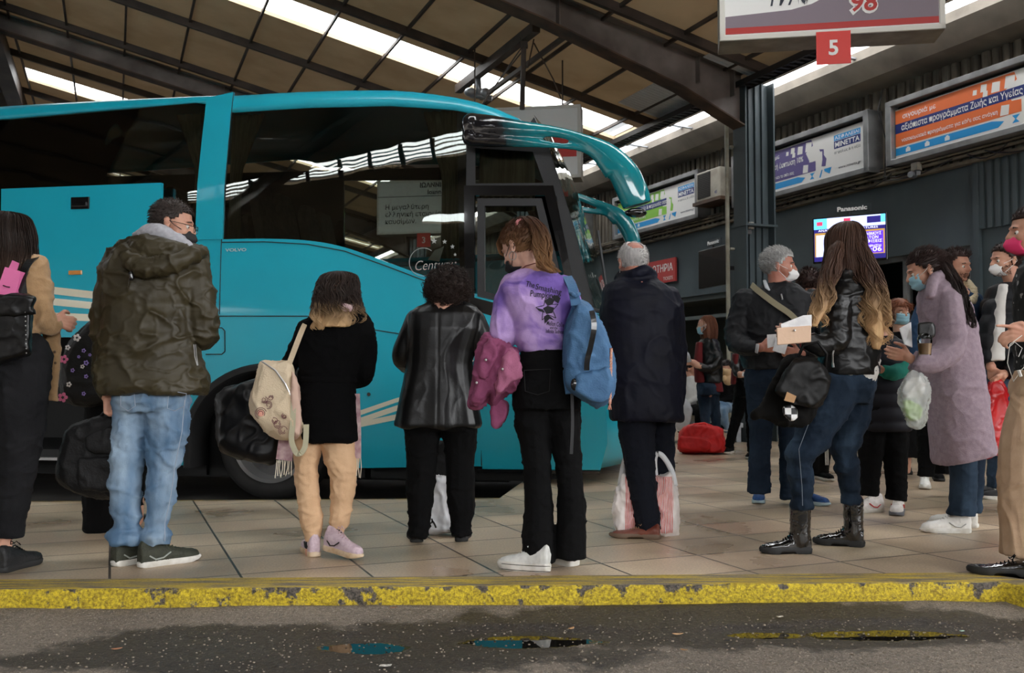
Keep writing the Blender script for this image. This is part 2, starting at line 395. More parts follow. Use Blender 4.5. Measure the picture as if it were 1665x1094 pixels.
for a in (-2.4, -1.1, 1.2, 2.6, 4.0, 5.6): mb.bar(WL(a, .6, 4.9), WL(a+.15, 1.5, 5.0), .05, .02); mb.bar(WL(a+.3, .62, 4.98), WL(a-.1, 1.3, 4.86), .03, .02)
struct('trim_4', mb, m_galv, 'galvanised brackets under the eaves')
mb = MB()
for a0, a1 in ((-3.4, -1.3), (-.9, .9), (1.2, 3.0), (3.4, 5.2), (5.6, 8.4)):
    mb.obox(WL((a0+a1)/2, 1.22, 5.2), w*((a1-a0)/2), n*.11-UP*.02, UP*.004)
struct('ceiling_blue_sheets', mb, mat('blue_grey_sheet', (128, 146, 172), .4), 'blue grey flashing along the eaves')
# downpipe by the column
mb = MB(); mb.tube([WL(.36, 1.54, 0), WL(.36, 1.54, 4.68)], .028, 10)
for z in (1.2, 2.6, 4.0): mb.wbox(.32, .40, 1.42, 1.52, z, z+.03)
struct('trim_5', mb, mat('pale_pipe', (170, 166, 150), .5, col2=(140, 134, 118), vs=6), 'pale downpipe on the steel column')
# corrugated slate shutter at the right
mb = MB()
for k in range(26): a = -2.42-k*.11; mb.wbox(a-.06, a, 0, .035, 2.58, 3.42)
mb.wbox(-5.4, -2.4, 0, .012, 2.58, 3.42); mb.wbox(-2.42, -2.34, 0, .05, 0, 3.42)
struct('trim_6', mb, m_teal, 'ribbed slate cladding panel')
# interiors beyond the openings
mb = MB()
for a0, a1, zt in ((-2.6, .5, 2.7), (2.2, 8.8, 2.5)):
    mb.wbox(a0, a1, -4.0, -3.9, 0, zt); mb.wbox(a0, a0+.05, -4, -.25, 0, zt); mb.wbox(a1-.05, a1, -4, -.25, 0, zt); mb.wbox(a0, a1, -4, -.25, zt, zt+.05)
struct('wall_inner_rooms', mb, mat('inner_wall', (120, 124, 118), .8), 'dim rooms behind the openings')
mb = MB()
for a in (.02, -.55, -1.15, -1.72, -2.17): mb.wbox(a-.035, a+.035, -.2, -.1, 0, 2.42)
mb.wbox(-2.2, .05, -.2, -.1, 2.36, 2.42)
struct('door_1', mb, m_alu, 'aluminium framed glass entrance')
mb = MB()
mb.wbox(-2.2, .05, -.155, -.145, 0, 2.4)
g1 = struct('window_1', mb, glass('clear_pane', (.75, .8, .8), 1.5), 'glass panes of the entrance')
mb = MB(); mb.wbox(2.55, 2.62, -.22, -.1, 0, 2.26); mb.wbox(4.22, 4.3, -.22, -.1, 0, 2.26); mb.wbox(2.55, 4.3, -.22, -.1, 2.18, 2.26); mb.wbox(2.6, 4.25, -.2, -.12, 1.86, 1.92)
struct('door_2', mb, mat('grey_frame', (96, 104, 104), .5), 'grey framed opening of the ticket office')
for a, b in ((-.5, -1.6), (-1.4, -2.4), (3.2, -2.0)):
    mb = MB(); q = at(1455, 447, 13.9) if a == -.5 else (at(1492, 452, 14.6) if a == -1.4 else WL(3.2, -2, 2.2)); mb.obox(q, w*.32, n*.05, UP*.02)
    o = mk('ceiling_light', mb, mat('lit_tube', (235, 240, 245), .5, emit=9)); tag(o, {-.5: 'lit tube lamp nearest the glass entrance', -1.4: 'lit tube lamp deep inside the glass entrance', 3.2: 'lit tube lamp inside the ticket office'}[a], 'lamp')
mb = MB(); mb.obox(V((0, -17, 1.6)), V((30, 0, 0)), V((0, .2, 0)), V((0, 0, 1.8))); mb.obox(V((-22, -4, 1.6)), V((.2, 0, 0)), V((0, 12, 0)), V((0, 0, 1.8)))  # out of view, put in to keep bright sky out of the coach paint
struct('wall_across_road', mb, mat('street_wall', (120, 112, 102), .8, col2=(70, 66, 62), vs=.6), 'unseen low buildings on the other side of the station road')
# --- ground -----------------------------------------------------------------------------
def ground_tiles():
    m = bpy.data.materials.new('platform_tiles'); m.use_nodes = True; t = m.node_tree; b = t.nodes['Principled BSDF']; N = t.nodes.new; L = t.links.new
    tc = N('ShaderNodeTexCoord'); mp = N('ShaderNodeMapping'); mp.vector_type = 'TEXTURE'; mp.inputs['Rotation'].default_value = (0, 0, WA)
    L(tc.outputs['Object'], mp.inputs[0])
    br = N('ShaderNodeTexBrick'); br.offset = 0; br.inputs['Scale'].default_value = 1
    br.inputs['Brick Width'].default_value = .545; br.inputs['Row Height'].default_value = .41; br.inputs['Mortar Size'].default_value = .007; br.inputs['Mortar Smooth'].default_value = .3
    br.inputs['Color1'].default_value = (.0, .0, .0, 1); br.inputs['Color2'].default_value = (1, 1, 1, 1); br.inputs['Mortar'].default_value = (.5, .5, .5, 1)
    L(mp.outputs[0], br.inputs['Vector'])
    r = N('ShaderNodeValToRGB'); e = r.color_ramp.elements; e[0].color = lin((180, 158, 132)); e[1].color = lin((198, 176, 150)); e.new(.5).color = lin((184, 166, 140))
    L(br.outputs['Color'], r.inputs[0])
    n1 = N('ShaderNodeTexNoise'); n1.inputs['Scale'].default_value = 1.3; n1.inputs['Detail'].default_value = 6; L(tc.outputs['Object'], n1.inputs['Vector'])
    n2 = N('ShaderNodeTexNoise'); n2.inputs['Scale'].default_value = 90; n2.inputs['Detail'].default_value = 3; L(tc.outputs['Object'], n2.inputs['Vector'])
    mx = N('ShaderNodeMix'); mx.data_type = 'RGBA'; mx.blend_type = 'OVERLAY'; mx.inputs[0].default_value = .7; L(r.outputs[0], mx.inputs[6])
    rr = N('ShaderNodeValToRGB'); rr.color_ramp.elements[0].position = .33; rr.color_ramp.elements[1].position = .67; rr.color_ramp.elements[0].color = (.22, .21, .2, 1); rr.color_ramp.elements[1].color = (.62, .62, .62, 1); L(n1.outputs[0], rr.inputs[0]); L(rr.outputs[0], mx.inputs[7])
    m3 = N('ShaderNodeMix'); m3.data_type = 'RGBA'; m3.blend_type = 'OVERLAY'; m3.inputs[0].default_value = .45; L(mx.outputs[2], m3.inputs[6]); L(n2.outputs[0], m3.inputs[7])
    m4 = N('ShaderNodeMix'); m4.data_type = 'RGBA'; L(br.outputs['Fac'], m4.inputs[0]); L(m3.outputs[2], m4.inputs[6]); m4.inputs[7].default_value = lin((70, 62, 54))
    L(m4.outputs[2], b.inputs['Base Color'])
    ro = N('ShaderNodeMapRange'); ro.inputs[1].default_value = .35; ro.inputs[2].default_value = .65; ro.inputs[3].default_value = .26; ro.inputs[4].default_value = .5; L(n1.outputs[0], ro.inputs[0]); L(ro.outputs[0], b.inputs['Roughness'])
    bp = N('ShaderNodeBump'); bp.inputs['Strength'].default_value = .25; bp.inputs['Distance'].default_value = .003; bp.invert = True; L(br.outputs['Fac'], bp.inputs['Height'])
    b2 = N('ShaderNodeBump'); b2.inputs['Strength'].default_value = .06; b2.inputs['Distance'].default_value = .01; L(n2.outputs[0], b2.inputs['Height']); L(bp.outputs[0], b2.inputs['Normal']); L(b2.outputs[0], b.inputs['Normal'])
    return m
KA = V((-2.18, 4.065, 0)); KD = (V((2.04, 4.21, 0))-KA).normalized(); KN = V((-KD.y, KD.x, 0))   # kerb line, KN points away from the camera
def KP(t, d, z): return KA+KD*t+KN*d+UP*z
KT1 = 4.32      # right end of the straight kerb, where it turns back
# platform outline: kerb line, far hall, minus the bus bay
bayL = gnd(0, 815.5); bayR = gnd(812, 810)
bd = (bayR-bayL).normalized(); bayL = bayL-bd*9
noseP = BS(2.55, 0, 0); e1 = bayR; e2 = e1-bn*0+bu*0
bay = [bayL, bayR, bayR+V((math.sin(BA), math.cos(BA), 0))*4.4, bayL+V((math.sin(BA), math.cos(BA), 0))*6.6]
mb = MB()
def slab(poly, z0, z1):
    mb.prism([(p.x, p.y) for p in poly], lambda x, y, d: V((x, y, d)), z0, z1)
kc = KP(KT1, .2, 0); kend = kc+KD*.75-KN*.9
slab([KP(-16, .2, 0), KP(KT1, .2, 0), bayR, bayL, bayL+V((-6, 1, 0))], -.3, 0)      # strip between the kerbs
slab([KP(KT1, .2, 0), KP(KT1, .2, 0)+KD*1.0-KN*1.1, WL(-12, 0, 0), WL(-12, -4.2, 0), WL(33, -4.2, 0), WL(33, 4, 0), bay[2]+V((1.6, 7, 0)), bay[2], bay[1]], -.3, 0)
struct('floor', mb, ground_tiles(), 'worn beige stone tiles of the platform')
mb = MB()
slab([bayL+V((-10, -2, 0)), bayR, bay[2], bay[2]+V((1.6, 7, 0)), WL(33, 4, 0), WL(33, 24, 0), bayL+V((-22, 14, 0))], -.5, -.2)
struct('floor_bus_bay', mb, mat('bay_asphalt', (52, 50, 48), .7, col2=(34, 32, 31), vs=3, bump=.3, bs=40), 'dark asphalt of the bus bay')
mb = MB()                                              # thin yellow paint on the far platform edge
q = [bayL, bayR]
mb.add([bayL-V((0, .035, -.003)), bayR-V((0, .035, -.003)), bayR+V((0, 0, .003)), bayL+V((0, 0, .003))], [(0, 1, 2, 3)])
def worn_yellow(name, paint, under, thr, sc, soft=.04, rough=.6, edge=False, streak=(1, 1, 1)):
    m = bpy.data.materials.new(name); m.use_nodes = True; t = m.node_tree; b = t.nodes['Principled BSDF']; N = t.nodes.new; L = t.links.new
    tc = N('ShaderNodeTexCoord'); mp = N('ShaderNodeMapping'); mp.inputs['Scale'].default_value = streak; L(tc.outputs['Object'], mp.inputs[0])
    n1 = N('ShaderNodeTexNoise'); n1.inputs['Scale'].default_value = sc; n1.inputs['Detail'].default_value = 8; n1.inputs['Roughness'].default_value = .65; L(mp.outputs[0], n1.inputs['Vector'])
    r = N('ShaderNodeValToRGB'); r.color_ramp.elements[0].position = thr-soft; r.color_ramp.elements[1].position = thr+soft; fac = n1.outputs[0]
    if edge:                                          # the paint is thinner along the foot and the arris of the kerb
        sp = N('ShaderNodeSeparateXYZ'); L(tc.outputs['Object'], sp.inputs[0]); c = N('ShaderNodeFloatCurve') if False else N('ShaderNodeMapRange'); c.inputs[1].default_value = -.112; c.inputs[2].default_value = -.085; c.inputs[3].default_value = -.13; c.inputs[4].default_value = 0; L(sp.outputs[2], c.inputs[0])
        c2_ = N('ShaderNodeMapRange'); c2_.inputs[1].default_value = -.034; c2_.inputs[2].default_value = -.006; c2_.inputs[3].default_value = 0; c2_.inputs[4].default_value = -.07; L(sp.outputs[2], c2_.inputs[0])
        a1_ = N('ShaderNodeMath'); L(fac, a1_.inputs[0]); L(c.outputs[0], a1_.inputs[1]); a2_ = N('ShaderNodeMath'); L(a1_.outputs[0], a2_.inputs[0]); L(c2_.outputs[0], a2_.inputs[1]); fac = a2_.outputs[0]
    L(fac, r.inputs[0])
    n2 = N('ShaderNodeTexNoise'); n2.inputs['Scale'].default_value = 75; n2.inputs['Detail'].default_value = 6; n2.inputs['Roughness'].default_value = .7; L(tc.outputs['Object'], n2.inputs['Vector'])
    c1 = N('ShaderNodeValToRGB'); c1.color_ramp.elements[0].position = .38; c1.color_ramp.elements[1].position = .62; c1.color_ramp.elements[0].color = lin(paint[0]); c1.color_ramp.elements[1].color = lin(paint[1]); L(n2.outputs[0], c1.inputs[0])
    c2 = N('ShaderNodeValToRGB'); c2.color_ramp.elements[0].position = .38; c2.color_ramp.elements[1].position = .62; c2.color_ramp.elements[0].color = lin(under[0]); c2.color_ramp.elements[1].color = lin(under[1]); L(n2.outputs[0], c2.inputs[0])
    mx = N('ShaderNodeMix'); mx.data_type = 'RGBA'; L(r.outputs[0], mx.inputs[0]); L(c2.outputs[0], mx.inputs[6]); L(c1.outputs[0], mx.inputs[7]); L(mx.outputs[2], b.inputs['Base Color'])
    b.inputs['Roughness'].default_value = rough
    bp = N('ShaderNodeBump'); bp.inputs['Strength'].default_value = .9; bp.inputs['Distance'].default_value = .010; L(n2.outputs[0], bp.inputs['Height']); L(bp.outputs[0], b.inputs['Normal'])
    return m
struct('trim_7', mb, worn_yellow('far_edge_paint', ((150, 130, 60), (120, 100, 50)), ((100, 90, 75), (80, 72, 60)), .45, 6), 'faded yellow line along the far platform edge')
# kerb: lumpy concrete with worn yellow paint, its face displaced
mb = MB()
cols = 620; rows = [(.0, -.14), (.0, -.115), (-.004, -.09), (-.006, -.06), (-.004, -.035), (0, -.012), (.008, -.002), (.02, 0)]+[(.02+.18*k/9, 0) for k in range(1, 10)]
T0 = -8.0
vs = []; 
path = []
for i in range(cols+1):
    t = T0+(KT1-T0)*i/cols; path.append((KP(t, 0, 0), KN))
dirR = (KD*.75-KN*.9).normalized(); nR = V((-dirR.y, dirR.x, 0))
for i in range(1, 60): path.append((KP(KT1, 0, 0)+dirR*(i*.03), (KN*max(0, 1-i/4)+nR*min(1, i/4)).normalized()))
for p, nn_ in path:
    for k, (d, z) in enumerate(rows):
        q = p+nn_*d+UP*z
        a_ = 0.0
        if k < 8:
            a_ = .009*mn.noise(q*9)+.008*mn.noise(q*31)+.005*mn.noise(q*70)+.006*max(0, mn.noise(q*V((3, 3, 3))))
            if k < 3: a_ += .018*mn.noise(q*5+V((3, 1, 2)))
        q = q-nn_*a_
        if k in (4, 5, 6): q.z += .006*mn.noise(q*12)
        vs.append(q)
R_ = len(rows)
mb.add(vs, [(i*R_+k, (i+1)*R_+k, (i+1)*R_+k+1, i*R_+k+1) for i in range(len(path)-1) for k in range(R_-1)])
mk_kerb_face = worn_yellow('kerb_paint', ((228, 202, 44), (140, 116, 26)), ((112, 102, 92), (40, 37, 34)), .405, 8, .02, edge=True)
mk_kerb_top = worn_yellow('kerb_top', ((210, 180, 56), (176, 150, 60)), ((138, 124, 102), (112, 101, 84)), .50, 7, .03, streak=(.35, 6, 1))
fi = []
for i in range(len(path)-1):
    for k in range(R_-1): fi.append(0 if k < 6 else 1)
mb.m = fi
struct('trim_8', mb, [mk_kerb_face, mk_kerb_top], 'chipped kerb with thick worn yellow paint', smooth=True, fix=True)
def roadz(x, y):
    p = V((x, y, 0)); dk = (p-KA).dot(KN); return -.112+.010*mn.noise(p*1.5)+.024*max(0, 1-abs(dk+.02)/.34)
# road in the foreground: fine grid with puddle hollows
PUD = [(gnd(583, 1051, -.11), .20, .055), (gnd(866, 1041, -.11), .30, .06), (gnd(1440, 1030, -.11), .30, .055), (gnd(1240, 1030, -.11), .16, .035)]
def road_mat():
    m = bpy.data.materials.new('wet_asphalt'); m.use_nodes = True; t = m.node_tree; b = t.nodes['Principled BSDF']; N = t.nodes.new; L = t.links.new
    tc = N('ShaderNodeTexCoord'); P = tc.outputs['Object']
    def noise(sc, d=5, r=.6):
        q = N('ShaderNodeTexNoise'); q.inputs['Scale'].default_value = sc; q.inputs['Detail'].default_value = d; q.inputs['Roughness'].default_value = r; L(P, q.inputs['Vector']); return q.outputs[0]
    def ramp(x, p0, p1, c0=(0, 0, 0, 1), c1=(1, 1, 1, 1)):
        r = N('ShaderNodeValToRGB'); r.color_ramp.elements[0].position = p0; r.color_ramp.elements[1].position = p1; r.color_ramp.elements[0].color = c0; r.color_ramp.elements[1].color = c1; L(x, r.inputs[0]); return r.outputs[0]
    def mix(f, a, c, bt='MIX'):
        x = N('ShaderNodeMix'); x.data_type = 'RGBA'; x.blend_type = bt
        if isinstance(f, float): x.inputs[0].default_value = f
        else: L(f, x.inputs[0])
        for s, v in ((6, a), (7, c)):
            if isinstance(v, tuple): x.inputs[s].default_value = v
            else: L(v, x.inputs[s])
        return x.outputs[2]
    def math_(op, a, c, clamp=False):
        x = N('ShaderNodeMath'); x.operation = op; x.use_clamp = clamp
        for s, v in ((0, a), (1, c)):
            if isinstance(v, (int, float)): x.inputs[s].default_value = v
            else: L(v, x.inputs[s])
        return x.outputs[0]
    big = noise(2.2, 6, .7); fine = noise(60, 4)
    sep = N('ShaderNodeSeparateXYZ'); L(P, sep.inputs[0])
    def blobm(cx, cy, rx, ry, lo=.85, hi=1.15, amp=.5):       # soft island shape: 1 inside
        dx = math_('DIVIDE', math_('SUBTRACT', sep.outputs[0], cx), rx); dy = math_('DIVIDE', math_('SUBTRACT', sep.outputs[1], cy), ry)
        d = math_('SQRT', math_('ADD', math_('MULTIPLY', dx, dx), math_('MULTIPLY', dy, dy)), 0)
        d = math_('ADD', d, math_('MULTIPLY', math_('SUBTRACT', big, .5), amp*2))
        r = N('ShaderNodeMapRange'); r.inputs[1].default_value = lo; r.inputs[2].default_value = hi; r.inputs[3].default_value = 1; r.inputs[4].default_value = 0; L(d, r.inputs[0]); return r.outputs[0]
    g1 = gnd(540, 1056, -.11); g2 = gnd(1230, 1018, -.11)
    wet = math_('MAXIMUM', blobm(g1.x, g1.y, 1.15, .34, .92, 1.08, .9), blobm(g2.x, g2.y, 1.15, .33, .92, 1.08, .9))
    pud = None
    for c, rx, ry in PUD:
        q = blobm(c.x, c.y, rx, ry*1.5, .85, 1.0, .8); pud = q if pud is None else math_('MAXIMUM', pud, q)
    base = ramp(big, .3, .7, lin((102, 93, 84)), lin((140, 128, 114)))
    grit = noise(170, 3); base = mix(ramp(fine, .35, .7), base, mix(.6, base, lin((60, 55, 50)))); base = mix(ramp(grit, .55, .68), base, lin((176, 164, 148)))
    wetc = ramp(fine, .3, .72, lin((32, 28, 25)), lin((72, 64, 56)))
    sc = N('ShaderNodeTexVoronoi'); sc.inputs['Scale'].default_value = 75; L(P, sc.inputs['Vector']); spk = ramp(sc.outputs['Distance'], .12, .2, (1, 1, 1, 1), (0, 0, 0, 1))
    wn = noise(9, 3); spk = mix(ramp(wn, .42, .55), (0, 0, 0, 1), spk)
    wetc = mix(spk, wetc, lin((150, 138, 120)))
    c = mix(wet, base, wetc); c = mix(pud, c, lin((22, 20, 17))); L(c, b.inputs['Base Color'])
    ro = N('ShaderNodeMapRange'); ro.inputs[3].default_value = .8; ro.inputs[4].default_value = .5; L(wet, ro.inputs[0])
    r2 = N('ShaderNodeMix'); L(pud, r2.inputs[0]); L(ro.outputs[0], r2.inputs[2]); r2.inputs[3].default_value = .02; L(r2.outputs[0], b.inputs['Roughness'])
    iv = math_('SUBTRACT', 1, pud, True); bp = N('ShaderNodeBump'); bp.inputs['Distance'].default_value = .02; L(math_('MULTIPLY', iv, .8), bp.inputs['Strength'])
    L(math_('ADD', fine, math_('MULTIPLY', spk, .4)), bp.inputs['Height']); L(bp.outputs[0], b.inputs['Normal'])
    return m
mb = MB(); vs = []; nx, ny = 420, 150
X0, X1, Y0, Y1 = -4.2, 4.6, 1.2, 4.5
for j in range(ny+1):
    for i in range(nx+1):
        x = X0+(X1-X0)*i/nx; y = Y0+(Y1-Y0)*j/ny; p = V((x, y, 0))
        z = roadz(x, y)+.0035*mn.noise(p*8)+.002*mn.noise(p*24)
        dk = (p-KA).dot(KN); z += .012*max(0, 1-abs(dk+.02)/.12)
        for c, rx, ry in PUD:
            q = math.hypot((x-c.x)/(rx*1.25), (y-c.y)/(ry*2.6))
            if q < 1.35: f_ = min(1, max(0, (1.35-q)/.35)); z = z*(1-f_)+(-.118)*f_
        vs.append((x, y, z))
mb.add(vs, [(j*(nx+1)+i, j*(nx+1)+i+1, (j+1)*(nx+1)+i+1, (j+1)*(nx+1)+i) for j in range(ny) for i in range(nx)])
mr = road_mat()
struct('floor_road', mb, mr, 'patched wet asphalt road in front of the kerb', smooth=True, fix=False)
mb = MB()
for x0, x1, y0, y1 in ((-30, X0, -25, 4.5), (X1, 30, -25, 3.9), (X0, X1, -25, Y0)): mb.add([(x0, y0, -.112), (x1, y0, -.112), (x1, y1, -.112), (x0, y1, -.112)], [(0, 1, 2, 3)])
struct('floor_road_behind', mb, mat('dry_asphalt', (108, 100, 92), .85, col2=(88, 81, 74), vs=3, bump=.4, bs=50), 'asphalt road')
# litter on the road
def litter(kind, x, y, sz, col, lab, rot, pts):
    p = gnd(x, y, -.104); p.z = roadz(p.x, p.y); mb = MB(); c, s_ = math.cos(rot), math.sin(rot)
    mb.prism([(u*sz, v*sz*1.0) for u, v in pts], lambda u, v, d: V((p.x+u*c-v*s_, p.y+u*s_+v*c, p.z+.006+d+.25*abs(u)*.6)), 0, .0015)
    tag(mk(kind, mb, mat('litter_%d_%d_%d' % col, col, .8, col2=tuple(int(k*.8) for k in col), vs=60), None, p), lab, 'litter')
LEAF = [(-1, 0), (-.6, .35), (0, .45), (.5, .3), (1, 0), (.5, -.35), (-.1, -.4), (-.7, -.3)]
SCR = [(-1, -.4), (-.8, .4), (.2, .5), (1, .3), (.8, -.5), (.1, -.3)]
for a_ in (('dry_leaf', 640, 997, .018, (150, 96, 60), 'small brown leaf on the road close under the kerb, left of centre', .2, LEAF),
           ('dry_leaf', 190, 1052, .02, (160, 110, 80), 'brown leaf on the wet asphalt at far left', .5, LEAF),
           ('dry_leaf', 929, 1023, .02, (184, 140, 96), 'curled tan leaf left of the middle of the right wet patch', .9, LEAF),
           ('dry_leaf', 1102, 1031, .022, (190, 150, 110), 'pale tan leaf on the right wet patch', .1, LEAF),
           ('dry_leaf', 1112, 1056, .014, (170, 130, 90), 'tiny leaf below the pale tan leaf', -.4, LEAF),
           ('paper_scrap', 627, 1081, .022, (200, 196, 188), 'torn white paper scrap at the bottom edge of the road', .1, SCR),
           ('paper_scrap', 1268, 1007, .016, (198, 190, 176), 'pale scrap near the kerb, right of centre', .4, SCR),
           ('paper_scrap', 1564, 1027, .011, (170, 200, 186), 'mint green scrap at far right of the road', .3, SCR),
           ('paper_scrap', 492, 993, .012, (190, 182, 170), 'tiny pale scrap under the kerb in front of the beige trousers', .2, SCR),
           ('pebble', 335, 991, .014, (24, 22, 22), 'round black spot of gum on the road at left', .2, [(math.cos(k*.785), math.sin(k*.785)) for k in range(8)]),
           ('pebble', 1182, 1041, .012, (26, 24, 24), 'small black fragment on the right wet patch', .2, SCR)): litter(*a_)
mb = MB()
for i in range(2600):                                 # grit nobody could count
    x = random.uniform(-2.6, 3.0); y = random.uniform(2.9, 4.0); r = random.uniform(.002, .0055)*(1.4 if random.random() < .1 else 1)
    mb.ball((x, y, roadz(x, y)+.002), (r, r*random.uniform(.6, 1), r*.6), 5, 3)
tag(mk('road_grit', mb, mat('grit', (150, 138, 122), .8, col2=(96, 88, 78), vs=30)), 'grit scattered over the asphalt', 'grit', None, 'stuff')
# ================================================================ THE COACH
m_bt = mat('turquoise_coach_paint', (22, 172, 196), .33, coat=.4, col2=(22, 167, 191), vs=2)
m_bd = mat('deep_teal_mirror_paint', (16, 118, 128), .2, coat=1)
m_bk = mat('gloss_black', (16, 17, 19), .12, coat=.5)
m_mb = mat('matte_black_trim', (38, 39, 41), .5, bump=.1, bs=90)
m_rub = mat('rubber', (26, 26, 27), .7)
m_bg = glass('tinted_coach_glass', (.66, .69, .66), 1.72, .0, wave=.02)
m_wg = glass('windscreen_glass', (.5, .66, .60), 1.8, .0, wave=.3)
m_cream = mat('cream_stripe', (226, 222, 200), .3, coat=1)
m_chr = mat('brushed_steel', (190, 190, 190), .3, .9)
BUSL = BS(0, -.2, 0)
bus = thing('coach_bus', 'large turquoise coach with dark windows parked in the bay behind the queue', 'bus', BUSL)
def plate(name, loops, o0, th, m, parent=bus, ds=.3, dz=.14, fnz=None, smooth=False, **k):
    """flat outline (s, z) with holes, bent onto the coach side and thickened inward"""
    bm = bmesh.new(); tri = tessellate_polygon([[V((x, y, 0)) for x, y in l] for l in loops]); pts = [p for l in loops for p in l]
    vs = [bm.verts.new((x, y, 0)) for x, y in pts]
    for t in tri:
        try: bm.faces.new([vs[i] for i in t])
        except ValueError: pass
    for ax, st in ((0, ds), (1, dz)):
        lo = min(p[ax] for p in pts); hi = max(p[ax] for p in pts); q = math.floor(lo/st)*st+st
        while q < hi:
            no = [0, 0, 0]; no[ax] = 1; co = [0, 0, 0]; co[ax] = q
            bmesh.ops.bisect_plane(bm, geom=bm.verts[:]+bm.edges[:]+bm.faces[:], plane_co=co, plane_no=no, dist=1e-6); q += st
    f0 = list(bm.faces); ret = bmesh.ops.extrude_face_region(bm, geom=f0)
    nv = [g for g in ret['geom'] if isinstance(g, bmesh.types.BMVert)]; ns = set(nv)
    for v in bm.verts:
        s, z = v.co.x, v.co.y; v.co = (fnz or BS)(s, z, o0-(th if v in ns else 0))
    bmesh.ops.recalc_face_normals(bm, faces=bm.faces)
    me = bpy.data.meshes.new(name); bm.to_mesh(me); bm.free()
    return link(name, me, m, parent, smooth=smooth, **k)
def bp(*pts, o=0): return [bpx(x, y, o) for x, y in pts]
def arc_curve(pts, nseg=6):
    """Catmull-Rom through 2-D points"""
    out = []; P = [pts[0]]+list(pts)+[pts[-1]]
    for i in range(1, len(P)-2):
        for k in range(nseg):
            t = k/nseg; a, b, c, d = P[i-1], P[i], P[i+1], P[i+2]
            out.append(tuple(.5*((2*b[j])+(-a[j]+c[j])*t+(2*a[j]-5*b[j]+4*c[j]-d[j])*t*t+(-a[j]+3*b[j]-3*c[j]+d[j])*t**3) for j in range(len(b))))
    out.append(tuple(pts[-1])); return out
REAR = -8.6
wc = bpx(437, 722); WR = .50
belt = arc_curve(bp((363, 389), (430, 388), (500, 391), (560, 402), (640, 430), (700, 452), (760, 474)))
# lower body
arch = [(wc[0]+math.cos(a)*.755, max(-.02, wc[1]+.02)+math.sin(a)*.64) for a in [math.pi*(1-k/24) for k in range(25)]]
arch = [(s, wc[1]+.02+(z-wc[1]-.02)) for s, z in arch]
lb = .10
low = [bpx(362, 389)]+belt[1:]+[bpx(783, 480), bpx(783, 758)]+[(arch[-1][0], lb)]+arch[::-1]+[(arch[0][0], lb), (-.92, lb), (-.92, 1.45)]
low[-1] = (-.92, 2.05)
low = [(-.92, 2.08)]+[bpx(318, 390)]+low[0:-1]
plate('side_panel', [low], 0, .035, m_bt)
plate('side_panel', [[(REAR, 1.25), (-.95, 1.25), (-.95, 2.08), (REAR, 2.08)]], 0, .03, m_bt)
plate('side_panel', [[(REAR, lb), (-5.2, lb), (-5.2, 1.25), (REAR, 1.25)]], 0, .03, m_bt)
# upper pillar and roof rail
pil = bp((337, 160), (380, 150), (376, 185), (366, 300), (362, 389), (318, 390), (322, 300), (329, 230))
plate('pillar_panel', [pil], .012, .03, m_bt)
# seams
def seam(px, o=.004, r=.005, m=m_mb, name='seam'):
    mb = MB(); P = [BS(*bpx(x, y), o) for x, y in px]; Q = []
    for i in range(len(P)-1): Q += [P[i].lerp(P[i+1], t) for t in (0, .33, .66)]
    Q.append(P[-1]); mb.tube(Q, r, 5); return mb
mb = seam([(380, 150), (376, 185), (366, 300), (360, 400), (357, 511)]); mb2 = seam([(345, 514), (500, 514), (600, 535), (652, 543)])
mb.add(mb2.v, mb2.f)
for q in ([(361, 394), (430, 393), (500, 397), (560, 408), (640, 437), (700, 460), (752, 478)], [(335, 533), (361, 533), (366, 538), (366, 571), (361, 576), (335, 576)], [(783, 480), (783, 757)], [(850, 620), (1000, 640)]):
    t = seam(q); mb.add(t.v, t.f)
mk('panel_seam', mb, m_mb, bus)
# stripes
def stripe(px, name='stripe', m=m_cream, o=.003): plate(name, [bp(*px)], o, .002, m, ds=.2)
for a in ([(583, 668), (642, 648), (700, 630), (700, 637), (642, 655), (583, 676)], [(583, 680), (642, 660), (700, 641), (700, 649), (642, 669), (583, 689)], [(583, 686), (642, 674), (700, 653), (700, 664), (642, 683), (583, 695)]):
    stripe(a)
# roof: rounded shell over both sides
ts = arc_curve(bp((-700, 215), (0, 166), (337, 150), (382, 147.5), (500, 141), (640, 139.5), (740, 152), (800, 168), (852, 192), (885, 225)), 5)
ts[0] = (REAR, ts[0][1])
def ztop(s):
    for (a, za), (b, zb) in zip(ts, ts[1:]):
        if a <= s <= b: return za+(zb-za)*(s-a)/(b-a)
    return ts[-1][1] if s > ts[-1][0] else ts[0][1]
wt = bp((-700, 240), (0, 194), (337, 165), (376, 183), (500, 175), (640, 172), (757, 180), (800, 196), (850, 222))
def zwin(s):
    if s < wt[0][0]: return wt[1][1]
    for (a, za), (b, zb) in zip(wt, wt[1:]):
        if a <= s <= b: return za+(zb-za)*(s-a)/(b-a)
    return wt[-1][1]
WID = 2.5
mb = MB(); rg = []
for s in [REAR]+[REAR+(2.40-REAR)*k/60 for k in range(1, 61)]:
    zt = ztop(s); zw = min(zwin(s), zt-.02); half = []
    for d, f in ((0, 0), (-.004, .3), (-.02, .6), (-.07, .86), (-.16, .98), (-.35, 1.02), (-.8, 1.06), (-1.25, 1.08)):
        half.append((d, zw+(zt-zw)*f))
    r = [BS(s, zw, 0)+bn*d+UP*(z-zw) for d, z in half]
    r2 = [BS(s, zw, 0)+bn*(-WID-d+2*lean(zw))+UP*(z-zw) for d, z in reversed(half[:-1])]
    rg.append(r+r2)
k = len(rg[0]); mb.add([p for r in rg for p in r], [(i*k+j, i*k+j+1, (i+1)*k+j+1, (i+1)*k+j) for i in range(len(rg)-1) for j in range(k-1)])
